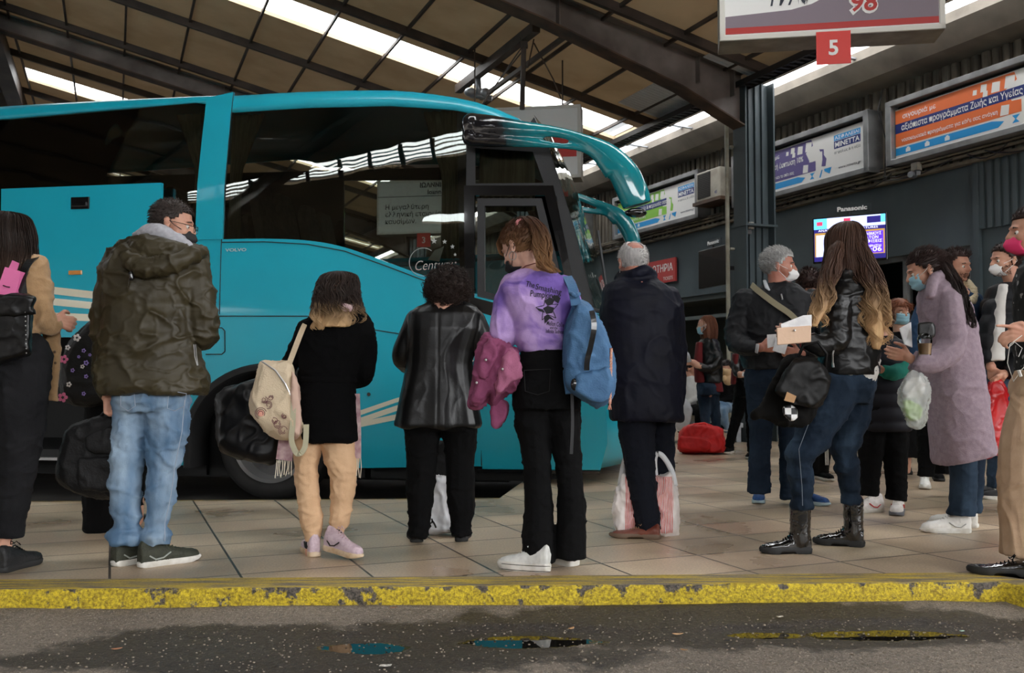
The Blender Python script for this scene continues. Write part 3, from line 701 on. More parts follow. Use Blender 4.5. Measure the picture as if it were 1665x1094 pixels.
o = mk('roof', mb, m_bt, bus, smooth=True, ang=50); q = o.modifiers.new('solid', 'SOLIDIFY'); q.thickness = .03; q.offset = -1
# windows
W1 = [bpx(376, 183), bpx(500, 175), bpx(640, 172), bpx(757, 180), bpx(760, 474)]+belt[::-1][1:]+[bpx(366, 300)]
plate('side_window', [W1], -.004, .006, m_bg, smooth=False)
W0_ = [(-3.0, zwin(-3)), bpx(0, 194), bpx(337, 165), bpx(329, 230), bpx(322, 300), bpx(318, 388), (-3.0, 2.08)]
plate('side_window', [W0_], -.004, .006, m_bg)
plate('side_window', [[(-8.5, 2.08), (-3.1, 2.08), (-3.1, 3.27), (-8.5, 3.27)]], -.004, .006, m_bg)
plate('window_surround', [[bpx(742, 180), bpx(762, 180), bpx(766, 474), bpx(748, 470)]], -.012, .02, m_bk)
# A-pillar / front quarter in black with the quarter window
ne = bp((868, 186), (893, 240), (912, 300), (934, 370), (962, 480), (972, 560), (984, 650), (988, 720), (975, 762))   # nose edge seen from the side
nez = sorted([(z, s) for s, z in ne])
def snose(z):
    if z <= nez[0][0]: return nez[0][1]
    for (za, a), (zb, b) in zip(nez, nez[1:]):
        if za <= z <= zb: return a+(b-a)*(z-za)/(zb-za)
    return nez[-1][1]
frame = bp((760, 182), (800, 196), (850, 215), (868, 190), (893, 240), (912, 300), (934, 370), (962, 480), (970, 530), (935, 512), (905, 320), (897, 302), (757, 303))
hole = bp((772, 240), (866, 246), (884, 297), (772, 298))
plate('front_quarter_frame', [frame, hole], -.01, .03, m_mb)
plate('quarter_window', [bp((770, 238), (868, 244), (886, 299), (770, 300))], -.02, .006, m_bg)
# door with its own frames
dr = thing('door', None, None, BUSL); dr.parent = bus; dr.location = (0, 0, 0)
outer = bp((755, 302), (900, 302), (925, 420), (944, 520), (946, 560), (757, 500))
inner = bp((772, 318), (886, 318), (914, 430), (930, 520), (916, 521), (772, 484))
plate('door_frame', [outer, inner], .015, .05, m_bk, parent=dr, dz=.3)
f2 = bp((777, 323), (881, 323), (908, 430), (922, 520), (906, 512), (777, 482)); f3 = bp((789, 335), (872, 335), (896, 435), (906, 505), (789, 474))
plate('window_frame', [f2, f3], .02, .04, m_mb, parent=dr, dz=.3)
plate('pane', [bp((787, 333), (874, 333), (898, 435), (908, 507), (787, 475))], .0, .006, glass('door_glass', (.68, .74, .72), 1.7, 0, wave=.15), parent=dr, dz=.3)
plate('lower_panel', [bp((772, 481), (850, 500), (905, 514), (962, 527), (972, 560), (984, 650), (988, 720), (976, 764), (785, 762))], .012, .03, m_bt, parent=dr)
plate('step_trim', [bp((777, 762), (975, 766), (975, 771), (777, 768))], .018, .04, m_bk, parent=dr)
# nose: windscreen above, bumper below, as one curved front
def nose(s_, v, z, extra=0):
    e = abs(2*v-1); prof = (1-e**2.6)
    bulge = .06+.21*min(1, max(0, (1.6-z)/.4))
    base = snose(z) if z > .35 else snose(.35)-(.35-z)*.5
    side_in = 0
    return base+bulge*prof*(.35+.65*prof)+extra
def nosemesh(z0, z1, nz, ins=0):
    mb = MB(); nv = 40; vs = []
    for i in range(nz+1):
        z = z0+(z1-z0)*i/nz
        for j in range(nv+1):
            v = j/nv; c = .5-.5*math.cos(math.pi*v); 
            e = max(0, 1-(.5-abs(c-.5))/.12); inn = .0
            wz = WID-2*lean(z)
            p = BS(0, z, 0)+bu*(nose(0, c, z)-ins)-bn*(c*wz); vs.append(p)
    mb.add(vs, [(i*(nv+1)+j, i*(nv+1)+j+1, (i+1)*(nv+1)+j+1, (i+1)*(nv+1)+j) for i in range(nz) for j in range(nv)]); return mb
ztopn = bpx(868, 186)[1]
o = mk('windscreen', nosemesh(1.42, ztopn, 16), m_wg, bus, smooth=True)
o = mk('front_bumper', nosemesh(.12, 1.42, 14), m_bt, bus, smooth=True); q = o.modifiers.new('solid', 'SOLIDIFY'); q.thickness = .03
mb = nosemesh(1.40, 1.46, 1); mk('windscreen_trim', mb, m_mb, bus, smooth=True).modifiers.new('solid', 'SOLIDIFY').thickness = .03
# black cap between roof and windscreen
mb = MB(); rg = []
for i in range(9):
    t = i/8; s = 2.30+t*.13; zt = ztop(min(s, 2.40))-.02-max(0, s-2.40)*.75-t*t*.03; r = []
    for j in range(13):
        c = j/12; d = c*(WID-.26); r.append(BS(s+.07*(1-abs(2*c-1)**2.5)*t, zt+.05*(1-abs(2*c-1)**3), -.0)-bn*d)
    rg.append(r)
mb.add([p for r in rg for p in r], [(i*13+j, i*13+j+1, (i+1)*13+j+1, (i+1)*13+j) for i in range(8) for j in range(12)])
o = mk('front_cap', mb, m_bk, bus, smooth=True); q = o.modifiers.new('solid', 'SOLIDIFY'); q.thickness = .05
# far side, rear, floor
def FS(s, z, o=0): return BS(s, z, 0)-bn*(WID-2*lean(z)+o)
plate('far_side_panel', [[(REAR, .1), (2.9, .1), (2.75, 1.45), (2.35, 2.2), (2.35, 2.25), (REAR, 2.0)]], 0, .03, m_bt, fnz=FS)
sw = [(REAR, 2.0), (2.35, 2.2), (2.3, 3.05), (1.7, 3.2), (REAR, 3.3)]; hs = [(-.15, 2.08), (2.2, 2.25), (1.75, 3.05), (-.15, 3.1)]
plate('far_side_frame', [sw, hs], 0, .03, m_bk, fnz=FS)
plate('far_window', [hs], -.01, .006, glass('far_coach_glass', (.9, .92, .9), 1.2), fnz=FS)
mb = MB(); mb.obox(BS(REAR, 1.7, -WID/2), bu*.03, bn*(WID/2), UP*1.6); mk('rear_wall', mb, m_bt, bus)
mb = MB(); mb.obox(BS(REAR/2+.8, 1.42, -WID/2), bu*(-REAR/2+.8), bn*(WID/2-.06), UP*.03)
mb.obox(BS(-4.75+2.5, 1.36, -.06), bu*2.2, bn*.02, UP*.08)
mb.obox(BS(2.0, .55, -WID/2), bu*.9, bn*(WID/2-.06), UP*.05); mb.obox(BS(-3.0, .18, -WID/2), bu*2.1, bn*(WID/2-.05), UP*.04)
for s in (-5.2, -.93): mb.obox(BS(s, .7, -WID/2), bu*.02, bn*(WID/2-.05), UP*.62)
mb.obox(BS(-3, .75, -1.6), bu*2.2, bn*.02, UP*.6)
mb.obox(BS(1.05, .75, -WID/2), bu*.02, bn*(WID/2-.05), UP*.62)
mb.obox(BS(2.0, 1.65, -1.9), bu*.03, bn*.5, UP*.28)
mk('inner_floor', mb, m_dark, bus)
mb = MB(); mb.obox(BS(-3.0, .14, .01), bu*2.1, bn*.03, UP*.012); mk('sill_strip', mb, m_chr, bus)
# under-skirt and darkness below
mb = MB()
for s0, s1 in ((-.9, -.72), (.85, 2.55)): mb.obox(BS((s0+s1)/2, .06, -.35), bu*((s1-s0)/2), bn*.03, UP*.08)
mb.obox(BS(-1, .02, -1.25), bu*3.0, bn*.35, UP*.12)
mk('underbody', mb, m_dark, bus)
# raised luggage door
hd = plate('luggage_door', [bp((2, 307), (262, 297), (262, 547), (3, 549), o=.12)], .12, .04, m_bt)
mb = MB(); c = BS(*bpx(130, 330, .13), .125); mb.obox(c, bu*.09, bn*.008, UP*.055); mb.obox(c+bn*.012-UP*.012, bu*.07, bn*.01, UP*.018); mk('handle', mb, m_bk, hd, bev=.004)
mb = MB(); c = BS(*bpx(122, 443, .13), .125); mb.obox(c, bu*.066, bn*.008, UP*.02); mk('side_marker', mb, mat('amber_lens', (208, 140, 70), .2, coat=1), hd, bev=.006)
for y0, y1, e in ((466, 478, 8), (484.5, 496, 7), (508, 519.5, 3)):
    plate('stripe', [bp((4, y0-8), (85, y0), (155, y0+e), (262, y0+e+6), (262, y1+e+6), (155, y1+e), (85, y1), (4, y1-8), o=.123)], .123, .002, m_cream, parent=hd)
# wheel
def wheel(s, name='wheel'):
    c = BS(s, .30, -.10); root = thing(name, None, None, (0, 0, 0)); root.parent = bus; root.location = (0, 0, 0)
    def ring(prof, m, nm, par, seg=56):
        mb = MB(); rg = []
        for k in range(seg):
            a = 2*math.pi*k/seg; d = bu*math.cos(a)+UP*math.sin(a); rg.append([c+d*r+bn*o for r, o in prof])
        rg.append(rg[0]); mb.rings(rg, cap=False); return mk(nm, mb, m, par, smooth=True, ang=40)
    ring([(.30, .02), (.33, .05), (.38, .07), (.45, .065), (.49, .03), (.50, -.02), (.50, -.25), (.30, -.25), (.30, .02)], mat('tyre', (40, 39, 38), .75, col2=(30, 30, 30), vs=10), 'tyre', root)
    ring([(.335, .05), (.345, .072), (.31, .075), (.30, .02), (.29, -.06), (.335, -.06), (.335, .05)], m_chr, 'rim', root)
    ring([(.0, .02), (.10, .02), (.12, .0), (.13, -.02), (.2, -.05), (.295, -.06), (.295, -.08), (.0, -.08)], mat('wheel_disc', (120, 120, 120), .4, .7, col2=(84, 84, 84), vs=6), 'disc', root)
    mb = MB()
    for k in range(10):
        a = 2*math.pi*k/10; q = c+(bu*math.cos(a)+UP*math.sin(a))*.165; mb.tube([q-bn*.04, q+bn*.01], .014, 8)
    mk('wheel_nut', mb, m_chr, root)
wheel(wc[0]); wheel(-6.6)
# wheel arch
mb = MB(); rg = []
for k in range(31):
    a = math.pi*(1-k/30)*1.0; r = []
    for rr, oo in ((.80, .0), (.78, .02), (.735, .02), (.72, 0), (.72, -.30), (.735, -.30)):
        zz = wc[1]+.02+math.sin(a)*(rr*.86); r.append(BS(0, max(.1, zz), 0)+bu*(wc[0]+math.cos(a)*rr)+bn*oo)
    rg.append(r)
for sgn in (0, 1):
    base = rg[0] if sgn == 0 else rg[-1]; lowr = [p+UP*(lb-.02-((p-B0).z)) for p in base]
    rg = ([lowr]+rg) if sgn == 0 else (rg+[lowr])
mb.rings(rg, cap=False); mk('wheel_arch', mb, m_rub, bus, smooth=True, ang=40)
mb = MB(); mb.obox(BS(wc[0], .6, -.42), bu*.75, bn*.02, UP*.62); mk('arch_liner', mb, m_dark, bus)
mb = MB(); q = BS(*bpx(600, 641), .004); mb.tube([q-bn*.005, q+bn*.004], .016, 12); mk('lock', mb, m_bk, bus)
# mirror arms (hollow slot, tapering down to the mirror head)
def mirror(dep, pts, lo, label, tipcut=0, gradient=True, sc=1.0):
    """pts: (px, py, radius px, out) of the main arm; lo: lower strand round the slot"""
    mb = MB()
    def run(L):
        P = [at(x, y, dep+dd) for x, y, r, dd in L]; R = [r/F*(dep+dd) for x, y, r, dd in L]
        C = arc_curve([tuple(p)+(r,) for p, r in zip(P, R)], 5); mb.tube([V(c[:3]) for c in C], [c[3] for c in C], 14, flat=.75, up=(0, 1, 0.0)); 
        mb.ball(C[0][:3], C[0][3], 10, 6)
        return C
    for L in pts: run(L)
    return mb
D0 = 8.12
top = [(768, 203, 20, -.17), (800, 207, 20, -.25), (850, 211, 15, -.3), (900, 214, 9.5, -.35), (945, 226, 10, -.38), (985, 250, 20, -.40), (1014, 282, 25, -.42), (1030, 315, 26, -.42), (1036, 334, 24, -.42)]
bot = [(768, 222, 18, -.17), (800, 224, 16, -.25), (850, 229, 11, -.3), (900, 236, 5.5, -.35), (945, 240, 7, -.38), (975, 252, 14, -.40), (1000, 278, 20, -.42)]
mbm = mirror(D0, [top, bot], None, '')
def mmat(c):
    s = (c-np.array(B0)) @ np.array(bu); return (s > bpx(848, 215)[0]).astype(int)
# paint fades from black to teal along the arm: real airbrushed paint along the coach
m_arm = bpy.data.materials.new('airbrushed_arm'); m_arm.use_nodes = True; t = m_arm.node_tree; b = t.nodes['Principled BSDF']; b.inputs['Roughness'].default_value = .15; b.inputs['Coat Weight'].default_value = 1
ge = t.nodes.new('ShaderNodeTexCoord'); dp = t.nodes.new('ShaderNodeVectorMath'); dp.operation = 'DOT_PRODUCT'; dp.inputs[1].default_value = bu; t.links.new(ge.outputs['Object'], dp.inputs[0])
nz = t.nodes.new('ShaderNodeTexNoise'); nz.inputs['Scale'].default_value = 14; t.links.new(ge.outputs['Object'], nz.inputs['Vector'])
ma = t.nodes.new('ShaderNodeMath'); ma.operation = 'MULTIPLY_ADD'; ma.inputs[1].default_value = .18; t.links.new(nz.outputs[0], ma.inputs[0]); t.links.new(dp.outputs['Value'], ma.inputs[2])
mr_ = t.nodes.new('ShaderNodeMapRange'); s_ = (B0-BUSL).dot(bu)+bpx(850, 215)[0]+.09; mr_.inputs[1].default_value = s_-.16; mr_.inputs[2].default_value = s_+.14; t.links.new(ma.outputs[0], mr_.inputs[0])
mx = t.nodes.new('ShaderNodeMix'); mx.data_type = 'RGBA'; mx.inputs[6].default_value = lin((26, 26, 30)); mx.inputs[7].default_value = lin((16, 132, 144)); t.links.new(mr_.outputs[0], mx.inputs[0]); t.links.new(mx.outputs[2], b.inputs['Base Color'])
blob('mirror_arm', mbm, .012, m_arm, bus, smooth=4)
top2 = [(935, 318, 6, 2.3), (960, 327, 6.5, 2.3), (985, 336, 7, 2.25), (1005, 350, 12, 2.2), (1020, 370, 14, 2.15), (1029, 392, 13, 2.1), (1031, 405, 11, 2.1)]
bot2 = [(935, 338, 6, 2.3), (960, 343, 5, 2.3), (985, 347, 5, 2.25), (1003, 358, 10, 2.2)]
blob('mirror_arm', mirror(D0, [top2, bot2], None, ''), .014, m_bd, bus, smooth=3)
mb = MB(); c = at(1034, 346, D0-.45); mb.ball(c, (.09, .06, .04), 12, 6); mk('mirror_glass', mb, m_bk, bus, smooth=True)
# wiper-side details, roof hatch aerial, interior
mb = MB(); mb.tube([BS(2.98, 1.5, -.35), BS(2.86, 2.2, -.7)], .012, 6); mb.tube([BS(3.02, 1.46, -.2), BS(2.98, 1.52, -.35)], .012, 6); mk('wiper', mb, m_mb, bus)
m_seat = mat('seat_fabric', (70, 66, 60), .9, col2=(44, 42, 40), vs=20)
for s in (-5.2, -4.3, -3.4, -2.5, -1.6, -.75, .1):
    for o in (-.45, -.95, -1.6, -2.05):
        mb = MB(); a = BS(s, 1.9, o); mb.obox(a-UP*.0, bu*.22, bn*.21, UP*.07)
        lo = BS(s-.22, 1.92, o); hi_ = BS(s-.36, 2.55, o)
        mb.rings([[lo-bn*.21-bu*.05, lo+bn*.21-bu*.05, lo+bn*.21+bu*.05, lo-bn*.21+bu*.05], [hi_-bn*.2-bu*.05, hi_+bn*.2-bu*.05, hi_+bn*.2+bu*.04, hi_-bn*.2+bu*.04], [hi_-bn*.13-bu*.04+UP*.12, hi_+bn*.13-bu*.04+UP*.12, hi_+bn*.13+bu*.03+UP*.12, hi_-bn*.13+bu*.03+UP*.12]])
        mb.obox(BS(s, 1.62, o), bu*.03, bn*.18, UP*.2)
        ob = mk('seat', mb, m_seat, bus, bev=.02)
m_cur = mat('curtain_fabric', (112, 106, 84), .9, col2=(82, 78, 62), vs=4, stretch=(12, 12, .4))
def curtain(s0, s1, zt, zb, pinch, o=-.09, fn=BS):
    mb = MB(); nr, nc = 14, 26; vs = []
    for i in range(nr+1):
        t = i/nr; z = zt+(zb-zt)*t; nar = 1-pinch*min(1, t/.45)
        for j in range(nc+1):
            u = j/nc; s = s0+(s1-s0)*u*nar; vs.append(fn(s, z, o+.018*math.sin(u*nc*1.1)))
    mb.add(vs, [(i*(nc+1)+j, i*(nc+1)+j+1, (i+1)*(nc+1)+j+1, (i+1)*(nc+1)+j) for i in range(nr) for j in range(nc)])
    ob = mk('curtain', mb, m_cur, bus, smooth=True); ob.modifiers.new('solid', 'SOLIDIFY').thickness = .004
curtain(-.60, -.95, 3.28, 2.1, .6); curtain(-.40, -.1, 3.25, 2.1, .65); curtain(1.74, 1.38, 3.2, 1.9, .5); curtain(-3.05, -2.6, 3.28, 2.1, .6); curtain(1.88, 2.36, 2.95, 2.3, .0, -.14)
mb = MB(); ctr = BS(2.2, 1.75, -.75)
mb.tube([ctr+(bu*math.cos(a)*.22+bn*math.sin(a)*.22+UP*math.cos(a)*.08) for a in [2*math.pi*k/20 for k in range(21)]], .014, 6); mb.tube([ctr, ctr-UP*.35+bu*.1], .025, 6)
mk('steering_wheel', mb, m_mb, bus)
mb = MB(); mb.obox(BS(2.45, 1.42, -WID/2), bu*.25, bn*1.1, UP*.09); mk('dashboard', mb, m_mb, bus, bev=.03)
# lettering
xdir = (BS(1, 2, 0)-BS(0, 2, 0)); ydir = (BS(0, 2.3, 0)-BS(0, 2, 0))
text('maker_badge', 'VOLVO', BS(*bpx(367, 409), .004), xdir, ydir, .026, mat('badge_silver', (214, 222, 226), .3, .5), bus, width=.20, bold=.03)
m_ghost = mat('etched_lettering', (170, 174, 172), .4)
text('window_lettering', 'Century', BS(*bpx(673, 440), .004), xdir+ydir*.12, ydir, .085, m_ghost, bus, width=.33, shear=.25, bold=-.01)
mb = MB(); c = BS(*bpx(688, 426), .004)
mb.tube([c+(bu*math.cos(a)*.12+UP*math.sin(a)*.12) for a in [.9+4.6*k/24 for k in range(25)]], .0025, 5); mk('window_ring', mb, m_ghost, bus)
mb = MB()
for x, y, r in ((706, 392, 5), (723, 393, 4), (736, 401, 4), (740, 414, 3), (741, 427, 2)):
    c = BS(*bpx(x, y), .003); r = r*.0054
    mb.prism([(math.cos(math.pi/2+k*math.pi/5)*(r if k % 2 == 0 else r*.42), math.sin(math.pi/2+k*math.pi/5)*(r if k % 2 == 0 else r*.42)) for k in range(10)], lambda u, v, d: c+bu*u+UP*v+bn*d, 0, .001)
mk('window_stars', mb, m_ghost, bus)
mb = MB(); mb.prism([(-.07, -.05), (.03, -.07), (.07, .06), (-.01, .03)], lambda u, v, d: BS(*bpx(708, 412), -.015)+bu*u+UP*v+bn*d, 0, .002)
mk('paper_notice', mb, m_white, bus)
# ================================================================ HANGING BAY SIGNS
m_sf = mat('sign_face_white', (226, 226, 224), .4); m_red = mat('sign_red', (206, 58, 52), .45); m_grey = mat('sign_grey', (124, 112, 122), .45); m_dred = mat('sign_dark_red', (170, 44, 40), .45)
m_ink = mat('sign_ink', (40, 46, 58), .5); m_frame = mat('sign_frame', (208, 206, 198), .4)
def hang_sign(cx, cy, Y, W_, H_, label, grp=None):
    """box sign; cx, cy = pixel of the middle of its lower front edge"""
    c = at(cx, cy, Y); root = thing('hanging_sign', label, 'sign', (c.x, c.y, c.z), grp)
    def S(u, v, d=0): return c+bu*u+UP*v+bn*d
    mb = MB(); mb.obox(S(0, H_/2, -.17), bu*(W_/2), UP*(H_/2), bn*.17); mk('housing', mb, mat('sign_housing', (150, 140, 126), .6, col2=(124, 114, 102), vs=5), root)
    mb = MB()
    for u0, u1, v0, v1 in ((-W_/2, W_/2, 0, .045), (-W_/2, W_/2, H_-.045, H_), (-W_/2, -W_/2+.045, 0, H_), (W_/2-.045, W_/2, 0, H_)):
        mb.obox(S((u0+u1)/2, (v0+v1)/2, .012), bu*((u1-u0)/2), UP*((v1-v0)/2), bn*.012)
    mk('frame', mb, m_frame, root, bev=.004)
    mb = MB(); mb.obox(S(0, H_/2, .006), bu*(W_/2-.04), UP*(H_/2-.04), bn*.004); mk('face', mb, m_sf, root)
    mb = MB()
    for u in (-W_*.35, W_*.35): p = S(u, H_, -.15); mb.tube([p, V((p.x, p.y, rz((p-W0).dot(n))))], .012, 6)
    mk('hanger', mb, m_steel, root)
    return root, S
r5, S = hang_sign(1350, 58, 8.0, 1.84, .95, 'large hanging bay sign with the number 98 above a red tag reading 5')
# face artwork of the bay-5 sign
mb = MB(); W_ = .87
sw = [(-W_, .105), (-W_, .21)]+[(-W_+.55*t, .21+.03*t) for t in (.5, 1)]+[(-.15, .28), (.02, .36), (.12, .44), (.2, .55), (.3, .9), (W_, .9), (W_, .105)]
mb.prism(sw, lambda u, v, d: S(u, v, .011+d), 0, .001); mk('grey_swoosh', mb, m_grey, r5)
mb = MB(); mb.prism([(-W_, .055), (W_, .055), (W_, .11), (-W_, .11)], lambda u, v, d: S(u, v, .0125+d), 0, .001); mk('red_band', mb, m_dred, r5)
text('numerals_outline', '98', S(.145, .185), bu, UP, .17, m_sf, r5, width=.245, bold=.07, shear=.12, ext=.0150)
text('numerals', '98', S(.155, .195), bu, UP, .15, m_dred, r5, width=.215, bold=.02, shear=.12, ext=.018)
text('lettering', 'ΓΡΑΦ', S(-.50, .285), bu, UP, .15, m_ink, r5, width=.36, bold=.02, shear=.3, ext=.0145)
mb = MB(); mb.obox(S(.02, -.115, .03), bu*.14, UP*.14, bn*.004); tg = mk('number_tag', mb, m_red, r5)
text('numeral', '5', S(.02, -.175), bu, UP, .125, m_sf, tg, align='CENTER', bold=.025, ext=.036)
m_ink2 = mat('sign_ink_dark', (10, 12, 20), .7)
r3, S3 = hang_sign(685, 380, 19.0, 1.84, 1.08, 'white hanging bay sign lettered in Greek with red tag 3, seen through the coach windows')
text('lettering', 'ΙΩΑΝΝΙΝΑ', S3(.60, .93), bu, UP, .09, m_ink2, r3, align='RIGHT', ext=.02, bold=.03)
text('lettering', 'Ioannina', S3(.56, .79), bu, UP, .09, m_ink2, r3, align='RIGHT', ext=.02, bold=.02)
mb = MB(); mb.obox(S3(0, .755, .02), bu*.9, UP*.006, bn*.004); mk('divider', mb, m_ink, r3)
for i, s in enumerate(('Η μεγαλύτερη', 'ελληνική εταιρεία', 'καυσίμων.')): text('lettering', s, S3(-.75, .50-.145*i), bu, UP, .095, m_ink2, r3, ext=.02, bold=.012)
mb = MB(); mb.prism([(.55, .33), (.86, .33), (.86, .64), (.55, .64)], lambda u, v, d: S3(u, v, .014+d), 0, .003); mk('red_emblem', mb, m_red, r3)
mb = MB(); mb.prism([(.80, .40), (.74, .47), (.80, .5), (.72, .58), (.8, .62), (.86, .62), (.86, .4)], lambda u, v, d: S3(u, v, .018+d), 0, .003); mk('emblem_cutout', mb, m_sf, r3)
mb = MB(); mb.obox(S3(.06, -.13, .03), bu*.14, UP*.14, bn*.004); tg = mk('number_tag', mb, m_red, r3); text('numeral', '3', S3(.06, -.19), bu, UP, .12, m_sf, tg, align='CENTER', bold=.02, ext=.036)
r4, S4 = hang_sign(840, 292, 13.5, 1.84, 1.04, 'white hanging bay sign beyond the front of the coach roof')
mb = MB(); mb.obox(S4(.6, -.13, .03), bu*.14, UP*.14, bn*.004); mk('number_tag', mb, m_red, r4)
mb = MB(); mb.prism([(.5, .3), (.86, .3), (.86, .62), (.5, .62)], lambda u, v, d: S4(u, v, .014+d), 0, .003); mk('red_emblem', mb, m_red, r4)
# suspension bars and loudspeaker rig under the roof
mb = MB()
mb.bar(at(872, 44, 12.2), at(745, 145, 15.2), .11, .13); mb.bar(at(918, 60, 12.0), at(782, 160, 14.6), .05, .06)
mb.tube([at(852, 60, 12.6), at(849, 178, 12.6)], .035, 8); mb.bar(at(851, 62, 12.6), at(853, 78, 12.6), .09, .09)
for a_, b_ in (((856, 66), (770, 190)), ((868, 64), (858, 110)), ((868, 70), (900, 130)), ((900, 130), (912, 160)), ((852, 80), (812, 130))): mb.tube([at(*a_, 12.6), at(*b_, 12.9)], .010, 5)
tag(mk('ceiling_bracket', mb, m_steel), 'dark steel hanger bars and drop pipe hanging from the rafter above the coach', 'hanger')
mb = MB()
mb.bar(at(777, 122, 14.4), at(779, 158, 14.4), .09, .09); mb.ball(at(765, 150, 14.4), (.10, .1, .07)); mb.ball(at(789, 152, 14.4), (.09, .09, .09)); mb.bar(at(764, 155, 14.4), at(800, 160, 14.4), .1, .05)
tag(mk('camera_cluster', mb, m_galv, smooth=True), 'cluster of grey surveillance cameras on the roof hanger above the coach', 'camera')
# ================================================================ THINGS ON THE COUNTER WALL
m_lf = mat('lightbox_face', (222, 220, 216), .4); m_ltxt = mat('lightbox_white', (232, 232, 230), .5); m_cy = mat('lightbox_blue', (30, 144, 206), .45); m_nv = mat('lightbox_navy', (30, 46, 110), .45)
def lightbox(a0, a1, col, label, navy, lines, hl=None):
    """a0 left end, a1 right end (smaller a); face 82 cm high"""
    zb, zt = 3.52, 4.34; L = a0-a1; root = thing('lightbox_sign', label, 'sign', WL((a0+a1)/2, 0, zb), 'insurance lightbox signs above the counter wall')
    def S(u, v, d=0): return WL(a0-u, .25+d, zb+v)
    H_ = zt-zb
    mb = MB()
    for u0, u1, v0, v1 in ((0, L, 0, .075), (0, L, H_-.075, H_), (0, .09, 0, H_), (L-.09, L, 0, H_)): mb.obox(S((u0+u1)/2, (v0+v1)/2, -.11), w*((u1-u0)/2), n*.14, UP*((v1-v0)/2))
    mk('frame', mb, m_alu, root, bev=.008)
    mb = MB(); mb.obox(S(L/2, H_/2, -.16), w*(L/2-.05), n*.06, UP*(H_/2-.05)); mk('backing', mb, m_dark, root)
    mb = MB(); mb.obox(S(L/2, H_/2-.022, -.05), w*(L/2-.1), n*.005, UP*(H_/2-.095)); mk('face', mb, m_lf, root)
    m_c = mat('lightbox_col_%d' % col[0], col, .45)
    def P(poly, m, nm, d=.0): 
        mb = MB(); mb.prism(poly, lambda u, v, q: S(u, v, -.044+d+q), 0, .001); mk(nm, mb, m, root)
    X = .1; R = L*.60
    P([(X, .235), (R-.12, .235), (R+.10, .235), (R+.10, .37), (R-.02, .38), (R-.1, .52), (R+.05, .6), (R+.02, .69), (X, .69)], m_c, 'colour_field')
    P([(X, .125), (R-.2, .125), (R-.12, .18), (R-.28, .215), (X, .215)], m_cy, 'blue_strip')
    P([(R-.02, .13), (R+.07, .13), (R+.03, .17), (R+.08, .215), (R-.02, .215), (R+.02, .17)], m_cy, 'blue_piece'); P([(R+.17, .12), (R+.20, .12), (R+.24, .22), (R+.22, .22)], m_cy, 'blue_piece'); P([(R+.28, .19), (R+.38, .14), (R+.42, .225), (R+.27, .225)], m_cy, 'blue_piece')
    P([(R+.22, .27), (R+.30, .26), (R+.32, .36), (R+.27, .42), (R+.27, .5), (R+.18, .52), (R+.2, .48), (R+.24, .48), (R+.24, .36)], m_c, 'colour_piece')
    for u, v, s in ((R-.5, .60, .03), (R-.38, .62, .045), (R-.36, .55, .035), (R-.22, .59, .06), (R-.04, .6, .07), (R-.11, .3, .06), (R+.02, .42, .05)):
        if navy and v == .42: continue
        P([(u-s, v-s*.9), (u+s*.8, v-s), (u+s, v+s*.8), (u-s*.7, v+s)], m_lf, 'white_square', .002)
    if navy: P([(X, .40), (R-.02+navy, .40), (R-.02+navy, .52), (X, .52)], m_nv, 'navy_band', .0015)
    for s, u, v, h_, wdt in lines: text('lettering', s, S(u, v, -.042), -w, UP, h_, m_ltxt if v > .22 else m_ltxt, root, width=wdt, bold=.012, ext=.004)
    e = L-.09-.62
    P([(e, .565), (e+.50, .565), (e+.50, .64), (e, .64)], m_cy, 'logo_plate'); P([(e, .455), (e+.50, .455), (e+.50, .56), (e, .56)], m_nv, 'logo_plate')
    text('logo_lettering', 'ΑΣΦΑΛΕΙΑΙ', S(e+.02, .58, -.042), -w, UP, .042, m_ltxt, root, width=.46, bold=.02, ext=.002)
    text('logo_lettering', 'MINETTA', S(e+.02, .473, -.042), -w, UP, .068, m_ltxt, root, width=.46, bold=.02, ext=.002)
    text('lettering', 'ασφαλώς & η αξία', S(e+.0, .385, -.044), -w, UP, .036, m_ink, root, width=.5, ext=.002)
    text('lettering', 'www.minetta.gr', S(e+.08, .17, -.044), -w, UP, .036, m_ink, root, width=.42, ext=.002, bold=.01)
    mb = MB()
    for k in range(3): c = S(.3+.3*k, .165, -.042); mb.obox(c, w*.035, n*.001, UP*.022); mb.obox(c+UP*.025, w*.018, n*.001, UP*.012)
    mk('icon_row', mb, m_ltxt, root)
    return root
lightbox(5.92, 2.96, (132, 190, 70), 'green and white insurance lightbox sign left of the air conditioner', .12, [('φροντίδα για την υγεία & παρουσία σας', .15, .425, .07, 1.75), ('νοικοκυριό, παιδιά, αγάπη', .2, .28, .045, .95)])
lightbox(2.02, -.94, (86, 74, 130), 'purple and white insurance lightbox sign right of the slate column', .0, [('απλά & διπλά με', .25, .57, .06, .85), ('ελκυστική τιμή, τακτική έκπτωση 10%', .12, .42, .075, 1.5), ('πλήρες πρόγραμμα για κάθε δρόμο και το σπίτι σας', .12, .275, .045, 1.3)])
lightbox(-1.24, -4.24, (222, 110, 56), 'orange and white insurance lightbox sign at far right', .18, [('σιγουριά με', .22, .57, .06, .52), ('αξιόπιστα προγράμματα Ζωής και Υγείας', .2, .425, .075, 1.72), ('νοσοκομειακά προγράμματα για κάθε σας ανάγκη', .2, .28, .045, 1.4)])
lightbox(10.2, 7.2, (190, 60, 80), 'insurance lightbox sign farthest along the wall beyond the coach', .1, [('σιγουριά με', .22, .57, .06, .52)])
